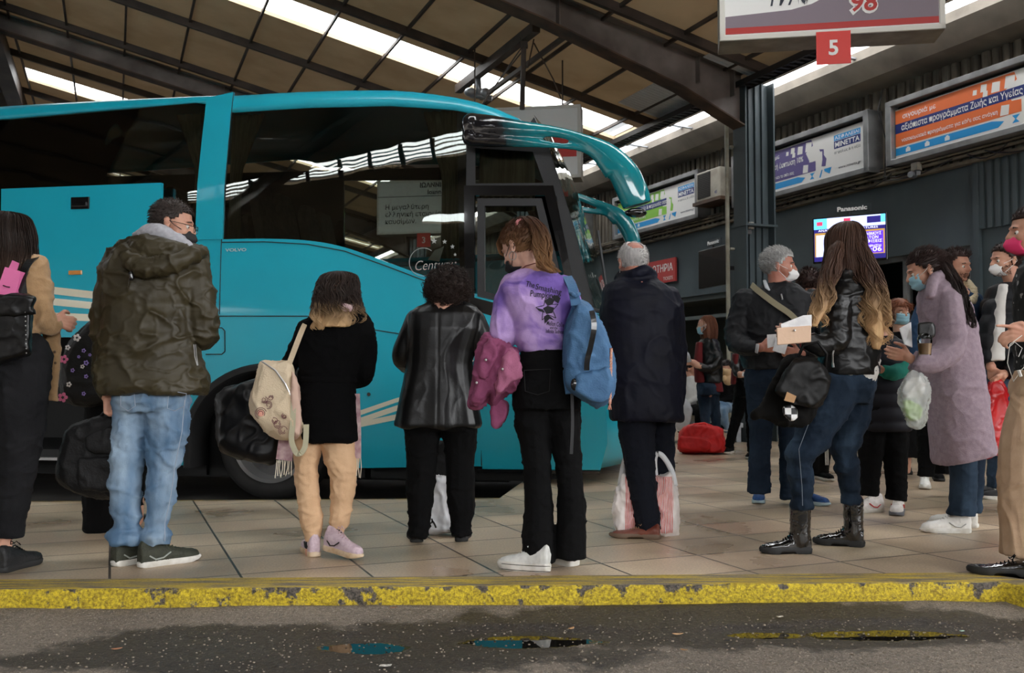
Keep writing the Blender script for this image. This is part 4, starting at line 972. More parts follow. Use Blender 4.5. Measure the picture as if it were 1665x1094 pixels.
# televisions
m_bez = mat('tv_bezel', (14, 14, 15), .25, coat=.4)
def tv(c, xd, W_, H_, label, lit):
    xd = V(xd).normalized(); nd = xd.cross(UP).normalized()
    root = thing('television', label, 'television', c)
    def S(u, v, d=0): return V(c)+xd*u+UP*v+nd*d
    mb = MB(); mb.obox(S(W_/2, H_/2, -.03), xd*(W_/2), UP*(H_/2), nd*.03); mk('bezel', mb, m_bez, root, bev=.006)
    if lit:
        m1 = mat('screen_pale', (176, 190, 235), .4, emit=1.0); m2 = mat('screen_violet', (74, 40, 215), .4, emit=1.1); m3 = mat('screen_gold', (170, 130, 60), .4, emit=.7); m4 = mat('screen_navy', (40, 34, 110), .4, emit=.6); m5 = mat('screen_cyan', (90, 180, 225), .4, emit=.9)
        def R(u0, u1, v0, v1, m, nm, d): mb = MB(); mb.obox(S(u0*W_+(u1-u0)*W_/2, v0*H_+(v1-v0)*H_/2, d), xd*((u1-u0)*W_/2), UP*((v1-v0)*H_/2), nd*.0006); mk(nm, mb, m, root)
        R(.02, .98, .04, .97, m4, 'screen', .002); R(.02, .98, .74, .97, m1, 'screen_banner', .004); R(.02, .2, .74, .97, m5, 'screen_logo_panel', .006); R(.92, .98, .8, .97, m5, 'screen_panel', .006)
        R(.03, .97, .14, .66, m3, 'screen_border', .004); R(.05, .46, .14, .61, m1, 'screen_panel', .006); R(.5, .95, .16, .62, m2, 'screen_panel', .006)
        R(.06, .14, .82, .9, mat('screen_red', (200, 60, 90), .4, emit=.8), 'screen_logo', .008); R(.43, .52, .8, .94, mat('screen_red', (190, 40, 60), .4, emit=.8), 'screen_logo', .008); R(.74, .92, .8, .94, m4, 'screen_panel', .006)
        mt = mat('screen_text', (220, 220, 245), .4, emit=1.0)
        for s, u, v, h_, wd_ in (('ΓΙΑ ΣΤΑΘΜΟΥΣ', .58, .54, .035, .34), ('ΕΠΙΒΑΤΩΝ', .58, .46, .035, .3), ('ΚΑΙ ΑΦΙΞΕΙΣ', .58, .38, .035, .35), ('ΑΝΑΧΩΡΗΣΗ', .58, .28, .03, .34)): text('screen_text', s, S(u*W_, v*H_, .008), xd, UP, h_, mt, root, width=wd_*W_, ext=.001)
        text('screen_text', '5:06', S(.72*W_, .19*H_, .008), xd, UP, .055, mt, root, width=.2*W_, ext=.001)
        text('screen_text', 'ΑΝΑΧΩΡΗΣΕΙΣ  DEPARTURES', S(.08*W_, .685*H_, .006), xd, UP, .025, mt, root, width=.8*W_, ext=.001)
    mb = MB(); mb.obox(S(W_*.55, H_+.085, -.015), xd*(W_*.24), UP*.045, nd*.012); mk('brand_plate', mb, mat('plate_slate', (40, 48, 52), .5), root)
    text('brand_lettering', 'Panasonic', S(W_*.34, H_+.06, .0), xd, UP, .055, m_ltxt, root, width=W_*.4, bold=.04, ext=.002)
    mb = MB(); mb.bar(S(W_/2, H_*.5, -.06), S(W_/2, H_*.5, -.06)-n*.35, .06, .06); mb.bar(S(W_/2, H_, -.02), S(W_/2, H_+.05, -.02), .03, .02); mk('wall_arm', mb, m_dark, root)
    return root
c0 = at(1322, 429, 12.45); c1 = at(1443, 408, 11.95)
c0 = V((c0.x, c0.y, c0.z)); c1 = V((c1.x, c1.y, c0.z)); tv(c0, c1-c0, (c1-c0).length, .60, 'lit departures television hanging above the entrance', True)
c0 = at(1136, 470, 15.6); c1 = at(1182, 458, 14.7); c1 = V((c1.x, c1.y, c0.z)); tv(c0, c1-c0, (c1-c0).length, .62, 'switched-off black television left of the steel column', False)
# air conditioner
def WB(mb, u0, u1, b0, b1, z0, z1): mb.wbox(u1, u0, b0, b1, z0, z1); return mb
ac = thing('air_conditioner', 'beige air conditioner unit on the wall left of the slate column', 'air conditioner', WL(2.5, .2, 3.75))
m_ac = mat('aged_plastic', (178, 172, 158), .5, col2=(150, 142, 128), vs=5)
mk('casing', WB(MB(), 2.84, 2.18, .03, .38, 3.74, 4.22), m_ac, ac, bev=.015)
mb = MB()
for k in range(14): mb.wbox(2.44, 2.80, .38, .392, 3.79+k*.029, 3.802+k*.029)
mk('grille', mb, mat('grille_dark', (58, 54, 50), .6), ac); mb = MB(); mb.wbox(2.44, 2.80, .375, .385, 3.78, 4.19); mk('grille_back', mb, m_dark, ac)
text('badge', '45', WL(2.32, .383, 3.80), -w, UP, .05, m_nv, ac, bold=.02)
mk('shelf', WB(MB(), 2.9, 2.12, .0, .42, 3.68, 3.735), m_rust, ac)
# red office sign
c = WL(5.15, .06, 2.72); rs = thing('office_sign', 'red ticket office sign with white Greek letters behind the elderly man', 'sign', c)
mk('board', WB(MB(), 5.2, 3.98, .04, .075, 2.56, 2.98), mat('board_red', (178, 62, 60), .5), rs)
text('lettering', 'ΕΚΔΟΤΗΡΙΑ', WL(4.05, .08, 2.76), -w, UP, .13, m_ltxt, rs, align='RIGHT', width=1.05, bold=.01)
text('lettering', 'TICKETS', WL(4.05, .08, 2.60), -w, UP, .06, m_ltxt, rs, align='RIGHT')
def fixture(p, label, nm='security_camera'):
    r = thing(nm, label, 'camera', p); mb = MB(); mb.obox(p+UP*.06, w*.05, n*.04, UP*.05); mk('housing', mb, m_ac, r, bev=.006)
    mb = MB(); mb.bar(p, p-w*.08+n*.05-UP*.04, .05, .05); mb.tube([p-UP*.05+n*.03, p-UP*.05+n*.12-w*.02], .04, 10); mk('lens_tube', mb, m_galv, r, smooth=True, ang=40)
fixture(WL(-1.62, .16, 3.40), 'small pale security camera under the orange lightbox sign')
fixture(WL(7.35, .16, 3.52), 'small pale security camera seen past the coach windscreen')
fixture(WL(.2, 1.30, 2.86), 'small lamp clamped low on the slate column', 'column_lamp')
# small notices
for a, z, s, lab in ((3.95, 1.72, .07, 'small pale notice on the ticket office frame'), (2.42, 1.5, .06, 'small white notice on the wall right of the ticket office')):
    mb = MB(); mb.wbox(a-s, a+s, .002, .008, z-s*.6, z+s*.6); tag(mk('wall_notice', mb, m_white), lab, 'notice')
# ================================================================ FIGURE LIBRARY
def nrm(v): return V(v).normalized()
def rot_frame(yaw, pitch=0, roll=0):
    """yaw 0 faces away from the camera side, 90 to the right, 180 back; pitch > 0 looks down"""
    a = math.radians(yaw); f = V((math.sin(a), math.cos(a), 0)); l = UP.cross(f)
    p = math.radians(pitch); f2 = f*math.cos(p)-UP*math.sin(p); u = f*math.sin(p)+UP*math.cos(p)
    r = math.radians(roll); l2 = l*math.cos(r)+u*math.sin(r); u2 = u*math.cos(r)-l*math.sin(r)
    return f2, l2, u2
class Head:
    def __init__(s, c, yaw, pitch=0, roll=0, size=1.0): s.c = V(c); s.f, s.l, s.u = rot_frame(yaw, pitch, roll); s.s = size; s.M = Matrix((s.f, s.l, s.u)).transposed()
    def w(s, x, y, z): return s.c+(s.f*x+s.l*y+s.u*z)*s.s
    def add(s, mb, neck=None, nr=.055):
        k = s.s; B = lambda x, y, z, r: mb.ball(s.w(x, y, z), V(r)*k, 16, 10, s.M)
        B(-.01, 0, .03, (.095, .074, .085)); B(.035, 0, -.02, (.055, .060, .075)); B(.028, 0, -.068, (.048, .047, .036)); B(.064, 0, -.086, (.02, .022, .017))
        for q in (1, -1):
            B(.052, q*.032, -.022, (.03, .026, .03)); B(-.012, q*.078, -.006, (.017, .006, .031)); B(-.016, q*.085, .008, (.014, .006, .018)); B(-.006, q*.082, -.028, (.009, .006, .012))
        B(.076, 0, .024, (.018, .046, .012)); mb.caps([s.w(.086, 0, .012), s.w(.104, 0, -.022)], [.008*k, .0125*k], 10); B(.095, .011, -.026, (.009, .008, .008)); B(.095, -.011, -.026, (.009, .008, .008))
        B(.084, 0, -.054, (.010, .022, .006)); B(.083, 0, -.064, (.010, .019, .006))
        if neck is not None: mb.caps([s.w(-.02, 0, -.05), V(neck)], [nr*.95, nr*1.08], 14)
    def sockets(s, P):
        for q in (1, -1):
            e = np.array(s.w(.088, q*.031, -.001)); d = ((P-e)**2).sum(1); P = P-np.array(s.f)[None]*(.011*s.s*np.exp(-d/(.013*s.s)**2))[:, None]
        return P
class Person:
    def __init__(s, label, D, base, cat='person', group=None):
        s.D = D; s.label = label; s.base = gnd(*base); s.mb = MB(); s.heads = []; s.cat = cat; s.group = group
    def p(s, x, y, dd=0): return at(x, y, s.D+dd)
    def r(s, px, dd=0): return px/F*(s.D+dd)
    def arm(s, sleeve, pts, k=.6, cuff=True):
        """one path for the arm and its sleeve; the last point is the bare wrist"""
        s.limb(s.mb, [(x, y, max(r*k, 5.5) if i < len(pts)-1 else r, dd) for i, (x, y, r, dd) in enumerate(pts)]); s.limb(sleeve, pts[:-1], end=True)
    def limb(s, mb, pts, seg=12, end=False):
        P = [s.p(x, y, dd) for x, y, r, dd in pts]; R = [s.r(r) for x, y, r, dd in pts]
        if len(pts) > 2:
            C = arc_curve([tuple(p)+(r,) for p, r in zip(P, R)], 4); P = [V(c[:3]) for c in C]; R = [c[3] for c in C]
        if end:                                          # open hem: no rounded end
            j = len(P)-2
            while j > 0 and (P[j]-P[-1]).length < R[j]*1.1: j -= 1
            mb.caps(P[:j+1], R[:j+1], seg); return mb.tube(P[j:], R[j:], seg)
        return mb.caps(P, R, seg)
    def torso(s, mb, rows, ex=2.4, seg=24):
        rg = []
        for q in rows:
            xc, y, hw, hd, dd = q[:5]; yaw = q[5] if len(q) > 5 else 0; c = s.p(xc, y, dd); a = math.radians(yaw); e1 = V((math.cos(a), -math.sin(a), 0)); e2 = V((math.sin(a), math.cos(a), 0)); W = s.r(hw); r = []
            for k in range(seg):
                t = 2*math.pi*k/seg; cx, sy = math.cos(t), math.sin(t)
                r.append(c+e1*(W*math.copysign(abs(cx)**(2/ex), cx))+e2*(hd*math.copysign(abs(sy)**(2/ex), sy)))
            rg.append(r)
        return mb.rings(rg)
    def head(s, x, y, yaw, pitch=0, dd=0, roll=0, size=1.0, neck=None, nr=.055):
        h = Head(s.p(x, y, dd), yaw, pitch, roll, size); h.add(s.mb, s.p(*neck) if neck else None, nr); s.h = h; return h
    def body(s, voxel=.005, skin=None, fold=None):
        h = getattr(s, 'h', None)
        s.root = blob('person', s.mb, voxel, skin or M_SKIN, None, smooth=2, origin=s.base, fn=(h.sockets if h and voxel < .009 else None), fold=fold)
        tag(s.root, s.label, s.cat, s.group); return s.root
    def part(s, name, mb, voxel, m, fold=None, smooth=3, **k): return blob(name, mb, voxel, m, s.root, smooth, fold, **k)
M_SKIN = mat('skin', (206, 158, 134), .5, col2=(192, 138, 116), vs=14, spec=.4); M_SKIN2 = mat('skin_ruddy', (188, 132, 112), .5, col2=(170, 108, 90), vs=12)
def hand(mb, wr, d, th, pn=None, curl=.5, s=1.0, spread=1.0, curls=None):
    """palm and five fingers from the wrist; d along the fingers, th towards the thumb, pn the side the fingers curl to"""
    wr = V(wr); d = nrm(d); th = V(th); th = nrm(th-d*th.dot(d)); pn = nrm(pn-d*V(pn).dot(d)) if pn is not None else d.cross(th)
    offs = [.030, .010, -.010, -.028]; lens = [.068, .076, .070, .054]
    for i, (o, L) in enumerate(zip(offs, lens)):
        k = wr+d*((.088, .090, .086, .079)[i]*s)+th*(o*s); mb.caps([wr+d*(.012*s)+th*(o*.55*s), k], [.014*s, .0115*s], 8)
        c = curls[i] if curls else curl; p = k; R = [.0095*s, .0085*s, .0075*s, .0065*s]; pts = [p]; a = 0
        for j, fr in enumerate((.45, .31, .26)):
            a += c*(.75, 1.0, .8)[j]; dv = d*math.cos(a)+V(pn)*math.sin(a)+th*((o*1.6)*spread*(1 if j == 0 else .3)); p = p+nrm(dv)*(L*fr*s); pts.append(p)
        mb.caps(pts, R, 8)
    b = wr+d*(.02*s)+th*(.024*s); p1 = b+nrm(d*.65+th*.75+V(pn)*.2)*(.042*s); p2 = p1+nrm(d*.9+th*.25+V(pn)*(.35+.5*curl))*(.032*s); p3 = p2+nrm(d*.8+V(pn)*(.2+.8*curl))*(.026*s)
    mb.caps([b, p1, p2, p3], [.014*s, .0115*s, .0100*s, .0080*s], 8)
def cloth(amp=.006, f=(7, 7, 7), fine=.0012, seed=0, lowcut=0):
    f = np.array(f)
    def fn(P, N):
        wv = np.stack([vn(P*4+seed+k*9) for k in range(3)], 1)*.45; r = np.clip(ridged(P*f+wv+seed), 0, 1)**3; q = np.clip(ridged(P*f*2.3+wv*1.5+seed+3), 0, 1)**4; r2 = vn(P*f*4.1+seed+5)
        return amp*(r*1.5-.45+q*.55)+fine*r2
    return fn
def bands(z0, z1, amp, freq, base):
    """horizontal compression folds between two heights on top of another fold"""
    def fn(P, N):
        z = P[:, 2]; wgt = np.clip(1-np.abs((z-(z0+z1)/2)/((z1-z0)/2)), 0, 1)**.5
        ph = z*freq+1.6*vn(P*9)+.8*vn(P*21); return base(P, N)+amp*wgt*np.sin(ph)
    return fn
def joined(*fs):
    return lambda P, N: sum(f(P, N) for f in fs)
# --- hair ---------------------------------------------------------------------------
def hair_mat(name, top, tip, z0, z1, rough=.42):
    """z0..z1: heights (world) between which the dyed lengths change from root to tip colour"""
    m = bpy.data.materials.new(name); m.use_nodes = True; t = m.node_tree; b = t.nodes['Principled BSDF']; N = t.nodes.new; L = t.links.new
    b.inputs['Roughness'].default_value = rough+.1; b.inputs['Specular IOR Level'].default_value = .3
    ge = N('ShaderNodeNewGeometry'); sp = N('ShaderNodeSeparateXYZ'); L(ge.outputs['Position'], sp.inputs[0]); mr = N('ShaderNodeMapRange'); mr.inputs[1].default_value = z0; mr.inputs[2].default_value = z1
    nz = N('ShaderNodeTexNoise'); mp = N('ShaderNodeMapping'); mp.inputs['Scale'].default_value = (90, 90, 7); L(ge.outputs['Position'], mp.inputs[0]); L(mp.outputs[0], nz.inputs[0]); nz.inputs['Scale'].default_value = 1
    ma = N('ShaderNodeMath'); ma.operation = 'MULTIPLY_ADD'; ma.inputs[1].default_value = .16; L(nz.outputs[0], ma.inputs[0]); L(sp.outputs[2], ma.inputs[2])
    sb = N('ShaderNodeMath'); sb.operation = 'SUBTRACT'; sb.inputs[1].default_value = .08; L(ma.outputs[0], sb.inputs[0]); L(sb.outputs[0], mr.inputs[0])
    mx = N('ShaderNodeMix'); mx.data_type = 'RGBA'; mx.inputs[6].default_value = lin(top); mx.inputs[7].default_value = lin(tip); L(mr.outputs[0], mx.inputs[0])
    m2 = N('ShaderNodeMix'); m2.data_type = 'RGBA'; m2.blend_type = 'OVERLAY'; m2.inputs[0].default_value = .6; L(mx.outputs[2], m2.inputs[6]); L(nz.outputs[0], m2.inputs[7]); L(m2.outputs[2], b.inputs['Base Color'])
    return m
def strandmesh(mb, pts, r, seg=3):
    k = len(pts); mb.tube(pts, [r*(1-.75*(i/(k-1))**2) for i in range(k)], seg, cap=False)
def hair_rows(pr, rows, m, N=380, r=.0022, wave=.008, wf=30, fill=.9, seed=1, a0=0, a1=2*math.pi, name='hair', frizz=.004, voxel=.008, endj=.12, parent=None):
    """rows (xc, y, halfwidth px, half depth m, dd): strands run down through the rows over a fuller core"""
    rnd = random.Random(seed); mb = MB()
    C = []
    for xc, y, hw, hd, dd in rows: C.append((*pr.p(xc, y, dd), pr.r(hw), hd))
    C = arc_curve(C, 5); core = MB(); rg = []
    for x, y, z, W, H in C:
        rg.append([V((x+W*fill*math.cos(t), y+H*fill*math.sin(t), z)) for t in [2*math.pi*k/20 for k in range(20)]])
    core.rings(rg); c0 = C[0]
    o = blob(name, core, voxel, m, parent or pr.root, smooth=3, fold=cloth(.003, (24, 24, 7), .001, seed))
    NL = max(8, N//11); LK = [(a0+(a1-a0)*rnd.random(), rnd.random()*6.3, .5+rnd.random(), .84+.22*rnd.random(), 1-endj*rnd.random()**1.3+.03) for _ in range(NL)]
    for k in range(N):
        lk = LK[k % NL]; th = lk[0]+rnd.gauss(0, .16); rho = .86+.2*rnd.random(); e = lk[4]-.06*rnd.random(); ph = lk[1]+rnd.gauss(0, .35); wv = wave*lk[2]*(.8+.4*rnd.random()); dth = (lk[0]-th)*.75+(rnd.random()-.5)*.12; rl = lk[3]; f_ = frizz*(rnd.random()-.3)
        pts = []; n_ = len(C); last = max(3, int(n_*min(1, e))); st = int(n_*.25*rnd.random()**2) if rnd.random() < .4 else 0
        for i in range(st, last):
            x, y, z, W, H = C[i]; t = i/(n_-1); tt = th+dth*t; q = (rho*(1-t)+(rho*.3+rl*.7)*t)*(.98 if i else .9)
            off = wv*t*math.sin(wf*z+ph); off2 = wv*t*math.cos(wf*z*.8+ph)
            pts.append(V((x+(W*q+f_*t)*math.cos(tt)+off, y+(H*q+f_*t)*math.sin(tt)+off2*.6, z+.01*(rnd.random()-.5)*.3)))
        if len(pts) > 2: strandmesh(mb, pts, r*(.6+.8*rnd.random()))
    s = mk('strands', mb, m, o, smooth=True, fix=False); return o
def hair_short(pr, h, m, N=900, L=.022, r=.0013, zback=-.045, zfront=.06, bald=None, seed=3, puff=1.0, comb=(-.3, 0, -.2), parent=None, name='hair', thick=0):
    """cap of short hair on a head; the hairline rises from zback at the nape to zfront at the brow"""
    rnd = random.Random(seed); rad = V((.0985, .0785, .0885))*puff; ce = (-.012, 0, .031)
    def ok(x, y, z):
        line = zback if x < -.03 else zback+(zfront-zback)*min(1, (x+.03)/.09)
        if abs(y) > .055 and x > .0: line += .015
        return z > line and not (bald and bald(x, y, z))
    mb = MB(); vs = []; fs = []; nt, npz = 40, 26; idx = {}
    for i in range(npz+1):
        for j in range(nt):
            a = math.pi*i/npz; b = 2*math.pi*j/nt; idx[i, j] = (ce[0]+rad.x*math.sin(a)*math.cos(b), ce[1]+rad.y*math.sin(a)*math.sin(b), ce[2]+rad.z*math.cos(a))
    keep = lambda i, j: ok(*[sum(idx[a, b][q] for a, b in ((i, j), (i+1, j), (i+1, (j+1) % nt), (i, (j+1) % nt)))/4 for q in range(3)])
    vmap = {}
    for i in range(npz):
        for j in range(nt):
            if keep(i, j):
                f = []
                for q in ((i, j), (i+1, j), (i+1, (j+1) % nt), (i, (j+1) % nt)):
                    if q not in vmap: vmap[q] = len(vs); vs.append(h.w(*idx[q]))
                    f.append(vmap[q])
                fs.append(tuple(f))
    mb.add(vs, fs); o = mk(name, mb, m, parent or pr.root, smooth=True); q = o.modifiers.new('solid', 'SOLIDIFY'); q.thickness = .006; q.offset = 0
    st = MB(); c = 0
    while c < N:
        a = math.acos(1-2*rnd.random()); b = 2*math.pi*rnd.random(); nx, ny, nz = math.sin(a)*math.cos(b), math.sin(a)*math.sin(b), math.cos(a)
        x, y, z = ce[0]+rad.x*nx, ce[1]+rad.y*ny, ce[2]+rad.z*nz
        if not ok(x, y, z-.004): c += .2; continue
        c += 1; l = L*(.6+.7*rnd.random()); dv = V((nx*.55+comb[0]+.3*(rnd.random()-.5), ny*.55+comb[1]+.3*(rnd.random()-.5), nz*.5+comb[2]+.3*(rnd.random()-.5))).normalized()
        p0 = V((x, y, z)); p1 = p0+(dv+V((nx, ny, nz))*.35)*l*.5; p2 = p0+dv*l
        st.tube([h.w(*p0), h.w(*p1), h.w(*p2)], [r, r*.8, r*.2], 3, cap=False)
    mk('strands', st, m, o, smooth=True, fix=False); return o
def hair_curly(pr, c, rad, m, N=520, cut=None, seed=5, R=.009, L=.07, r=.0022, parent=None, name='hair'):
    rnd = random.Random(seed); core = MB(); core.ball(c, V(rad)*.88, 20, 12); o = blob(name, core, .009, m, parent or pr.root, 2, cloth(.007, (30, 30, 30), .002, seed)); mb = MB()
    k = 0
    while k < N:
        a = math.acos(1-2*rnd.random()); b = 2*math.pi*rnd.random(); d = V((math.sin(a)*math.cos(b), math.sin(a)*math.sin(b), math.cos(a)))
        if cut and cut(d): continue
        k += 1; p = V(c)+V((d.x*rad[0], d.y*rad[1], d.z*rad[2]))*(.82+.1*rnd.random()); ax = (d*.8+V((rnd.random()-.5, rnd.random()-.5, -.6*rnd.random()))*1.3).normalized(); x = ax.orthogonal().normalized(); y = ax.cross(x); ph = rnd.random()*6; n_ = 16; RR = R*(.5+.8*rnd.random()); l = L*(.4+.6*rnd.random())
        pts = [p+ax*(l*i/n_*.55)+(x*math.cos(ph+i*.95)+y*math.sin(ph+i*.95))*RR for i in range(n_)]; strandmesh(mb, pts, r)
    mk('strands', mb, m, o, smooth=True, fix=False); return o
# --- face things ------------------------------------------------------------------------
M_EYE = mat('eye_white', (225, 220, 214), .2); M_IRIS = mat('iris', (46, 32, 24), .2); M_BROW = mat('brow', (44, 34, 28), .7)
def eyes(pr, h, brow=M_BROW, sides=(1, -1)):
    for q in sides:
        mb = MB(); mb.ball(h.w(.0705, q*.031, -.002), .0118*h.s, 12, 8); e = mk('eye', mb, M_EYE, pr.root, smooth=True)
        mb = MB(); mb.ball(h.w(.0775, q*.031, -.003), (.0064*h.s,)*3, 10, 6); mk('iris', mb, M_IRIS, e, smooth=True)
        mb = MB(); mb.caps([h.w(.083, q*.016, .019), h.w(.087, q*.032, .024), h.w(.074, q*.05, .019)], [.003, .0038, .002], 6); mk('eyebrow', mb, brow, pr.root, smooth=True)
def mask(pr, h, m, kind='kn', loops=None, sides=(1, -1)):
    mb = MB(); rg = []; nz_, ny_ = 12, 16
    for i in range(nz_+1):
        t = i/nz_; z = -.012-.092*t; r = []
        for j in range(ny_+1):
            u = j/ny_*2-1
            if kind == 'kn': x = .108+.022*(1-abs(t-.45)*1.6)-.062*abs(u)**1.3-.02*abs(t-.5); yy = u*.058*(1-.35*t*abs(u))
            else: x = .108-.050*abs(u)**2.2-.012*t+.003*math.sin(t*22); yy = u*.060
            if t > .75: x -= .03*(t-.75)/.25
            if t < .15: x -= .012*(1-t/.15)
            r.append(h.w(x, yy, z+.006*abs(u)*(0 if kind == 'kn' else 1)))
        rg.append(r)
    k = ny_+1; mb.add([p for r in rg for p in r], [(i*k+j, i*k+j+1, (i+1)*k+j+1, (i+1)*k+j) for i in range(nz_) for j in range(ny_)])
    o = mk('face_mask', mb, m, pr.root, smooth=True); q = o.modifiers.new('solid', 'SOLIDIFY'); q.thickness = .003
    lp = MB()
    for s_ in sides: lp.tube([h.w(.055, s_*.062, -.022), h.w(.02, s_*.078, -.008), h.w(-.02, s_*.088, .018), h.w(-.03, s_*.086, -.01), h.w(.0, s_*.079, -.04), h.w(.05, s_*.060, -.085)], .0018, 5)
    mk('ear_loop', lp, loops or m, o); return o
def glasses(pr, h):
    mb = MB()
    for q in (1, -1):
        mb.tube([h.w(.110, q*.033+.023*math.cos(a)*1.1, -.004+.019*math.sin(a)) for a in [2*math.pi*k/16 for k in range(17)]], .0016, 5)
        mb.tube([h.w(.108, q*.058, .002), h.w(.06, q*.078, .004), h.w(-.015, q*.083, .006)], .0016, 5)
    mb.tube([h.w(.112, .010, 0), h.w(.112, -.010, 0)], .0016, 5); mk('glasses', mb, m_bk, pr.root)
# --- shoes ------------------------------------------------------------------------------
def shoe(pr, heel, toe, L, m, msole, style='sneaker', mlace=None, hz=0.0, tz=0.0, dh=None, sole_h=.028, acc=None, hl=None, width=.098):
    """heel and toe are ground pixels giving place and direction, or points"""
    a = V(heel) if len(heel) == 3 else gnd(*heel); b = V(toe) if len(toe) == 3 else gnd(*toe)
    if len(heel) == 2: a.z = 0; b.z = 0
    a.z += hz; b.z += tz; f = (b-a).normalized(); 
    if hl: a = b-f*L
    l = UP.cross(f).normalized(); u = f.cross(l); W = width/2
    def Q(x, y, z): return a+f*(x*L)+l*(y*W*2)+u*z
    out = []                                             # plan outline, x 0..1 heel to toe
    pl = [(0, 0), (.03, .30), (.12, .36), (.35, .33), (.55, .40), (.72, .46), (.85, .40), (.95, .22), (1, 0)]
    out = [(x, y) for x, y in pl]+[(x, -y) for x, y in pl[-2:0:-1]]; oc = arc_curve(out+[out[0]], 3)[:-1]
    up = MB(); B = lambda x, z, rx, ry, rz_: up.ball(Q(x, 0, z), (rx*L, ry, rz_), 16, 9, Matrix((f, l, u)).transposed())
    hi = {'sneaker': .114, 'boot': .095, 'oxford': .072, 'flat': .062}[style]; s0 = sole_h*.6
    rg = []
    prof = [(.0, .30, hi+.0), (.04, .34, hi+.012), (.16, .36, hi+.006), (.30, .34, hi*.94), (.42, .35, hi*.84), (.55, .39, hi*.70), (.70, .43, hi*.60), (.84, .40, hi*.54), (.94, .28, hi*.46), (.985, .12, hi*.30)]
    for x, y, z in prof:
        r = []
        for k in range(16):
            t = 2*math.pi*k/16; cy, sz = math.cos(t), math.sin(t); zz = s0+(z-s0)*(.5+.5*sz) if sz > -.2 else s0
            taper = 1-(.45 if x < .45 else .3)*max(0, sz)**1.2
            r.append(Q(x, y*math.copysign(abs(cy)**.75, cy)*taper, zz))
        rg.append(r)
    up.rings(rg)
    if style == 'boot': up.caps([Q(.20, 0, .07), Q(.20, 0, .235)], [.050, .054], 14); up.caps([Q(.20, 0, .08), Q(.34, 0, .07)], [.046, .03], 12)
    o = blob('boot' if style == 'boot' else 'shoe', up, .005, m, pr.root, smooth=4, fold=cloth(.0014, (30, 30, 30), .0003, 4))
    so = MB(); k = len(oc); vs = []
    for z, g in ((0, .97), (.004, 1.03), (sole_h*.7, 1.05), (sole_h, 1.0)):
        for x, y in oc:
            tz_ = (.010 if style == 'sneaker' else .006)*max(0, (x-.8)/.2)**1.5 if z < sole_h*.5 else 0
            heelc = 0
            if style in ('oxford', 'boot') and z < .006 and .30 < x < .62: heelc = sole_h*.35
            vs.append(Q(.5+(x-.5)*g*1.01, y*g, z+tz_+heelc))
    so.rings([vs[i*k:(i+1)*k] for i in range(4)]); mk('sole', so, msole, o, smooth=True, ang=50)
    if mlace:
        lm = MB(); n_ = 5 if style != 'boot' else 9
        for i in range(n_):
            if style == 'boot' and i > 3: z = .10+(i-4)*.028; p = [Q(.38-.0*i, .16, z), Q(.405, 0, z+.004), Q(.38, -.16, z)]; p = [q-f*(.02*L) for q in p]
            else:
                x = .36+.055*i if style != 'boot' else .40+.045*i; z = hi*(.93-.075*i)+.006; p = [Q(x, .17, z-.012), Q(x+.01, 0, z), Q(x, -.17, z-.012)]
            lm.tube(p, .0028, 5)
        z = hi*.95+.012; 
        for q in (1, -1): lm.tube([Q(.36, 0, z), Q(.33, q*.15, z+.012), Q(.38, q*.28, z-.008), Q(.42, q*.12, z-.002)], .0022, 5)
        mk('laces', lm, mlace, o)
    if acc:
        am = MB()
        for q in (1, -1): am.tube([Q(.12, q*.335, .055), Q(.22, q*.36, .035), Q(.34, q*.385, .040), Q(.46, q*.37, .062)], .004, 5)
        mk('side_logo', am, acc, o)
    return o
def slab_bag(name, pr, poly, dd, th, m, voxel=.008, fold=None, parent=None, label=None, cat=None, smooth=4, origin=None, rnd=.5, group=None):
    """soft thing with a traced outline and a rounded thickness (m)"""
    mb = MB(); cx = sum(p[0] for p in poly)/len(poly); cy = sum(p[1] for p in poly)/len(poly); P = arc_curve(poly+[poly[0]], 3)[:-1]; rg = []
    for t in (-1, -.8, -.4, 0, .4, .8, 1):
        sc = (1-abs(t)**2.6*rnd*.35) if abs(t) < 1 else 1-rnd*.5; rg.append([pr.p(cx+(x-cx)*sc, cy+(y-cy)*sc, dd+t*th/2) for x, y in P])
    mb.rings(rg); o = blob(name, mb, voxel, m, parent, smooth, fold or cloth(.005, (9, 9, 9), .001, 3), origin=None if parent else (origin or pr.p(cx, max(q[1] for q in poly), dd)))
    if label: tag(o, label, cat, group)
    return o
def ribbon(name, pts, wd, th, m, parent=None, side=None, **k):
    """flat strap through points; side = direction of its width"""
    mb = MB(); P = [V(p) for p in pts]; C = [V(c) for c in arc_curve([tuple(p) for p in P], 5)] if len(P) > 2 else P; rg = []
    for i, p in enumerate(C):
        t = (C[min(i+1, len(C)-1)]-C[max(0, i-1)]).normalized(); s = V(side or (1, 0, 0)); s = (s-t*s.dot(t)).normalized(); q = t.cross(s)
        rg.append([p-s*wd/2-q*th/2, p+s*wd/2-q*th/2, p+s*wd/2+q*th/2, p-s*wd/2+q*th/2])
    mb.rings(rg); return mk(name, mb, m, parent, **k)
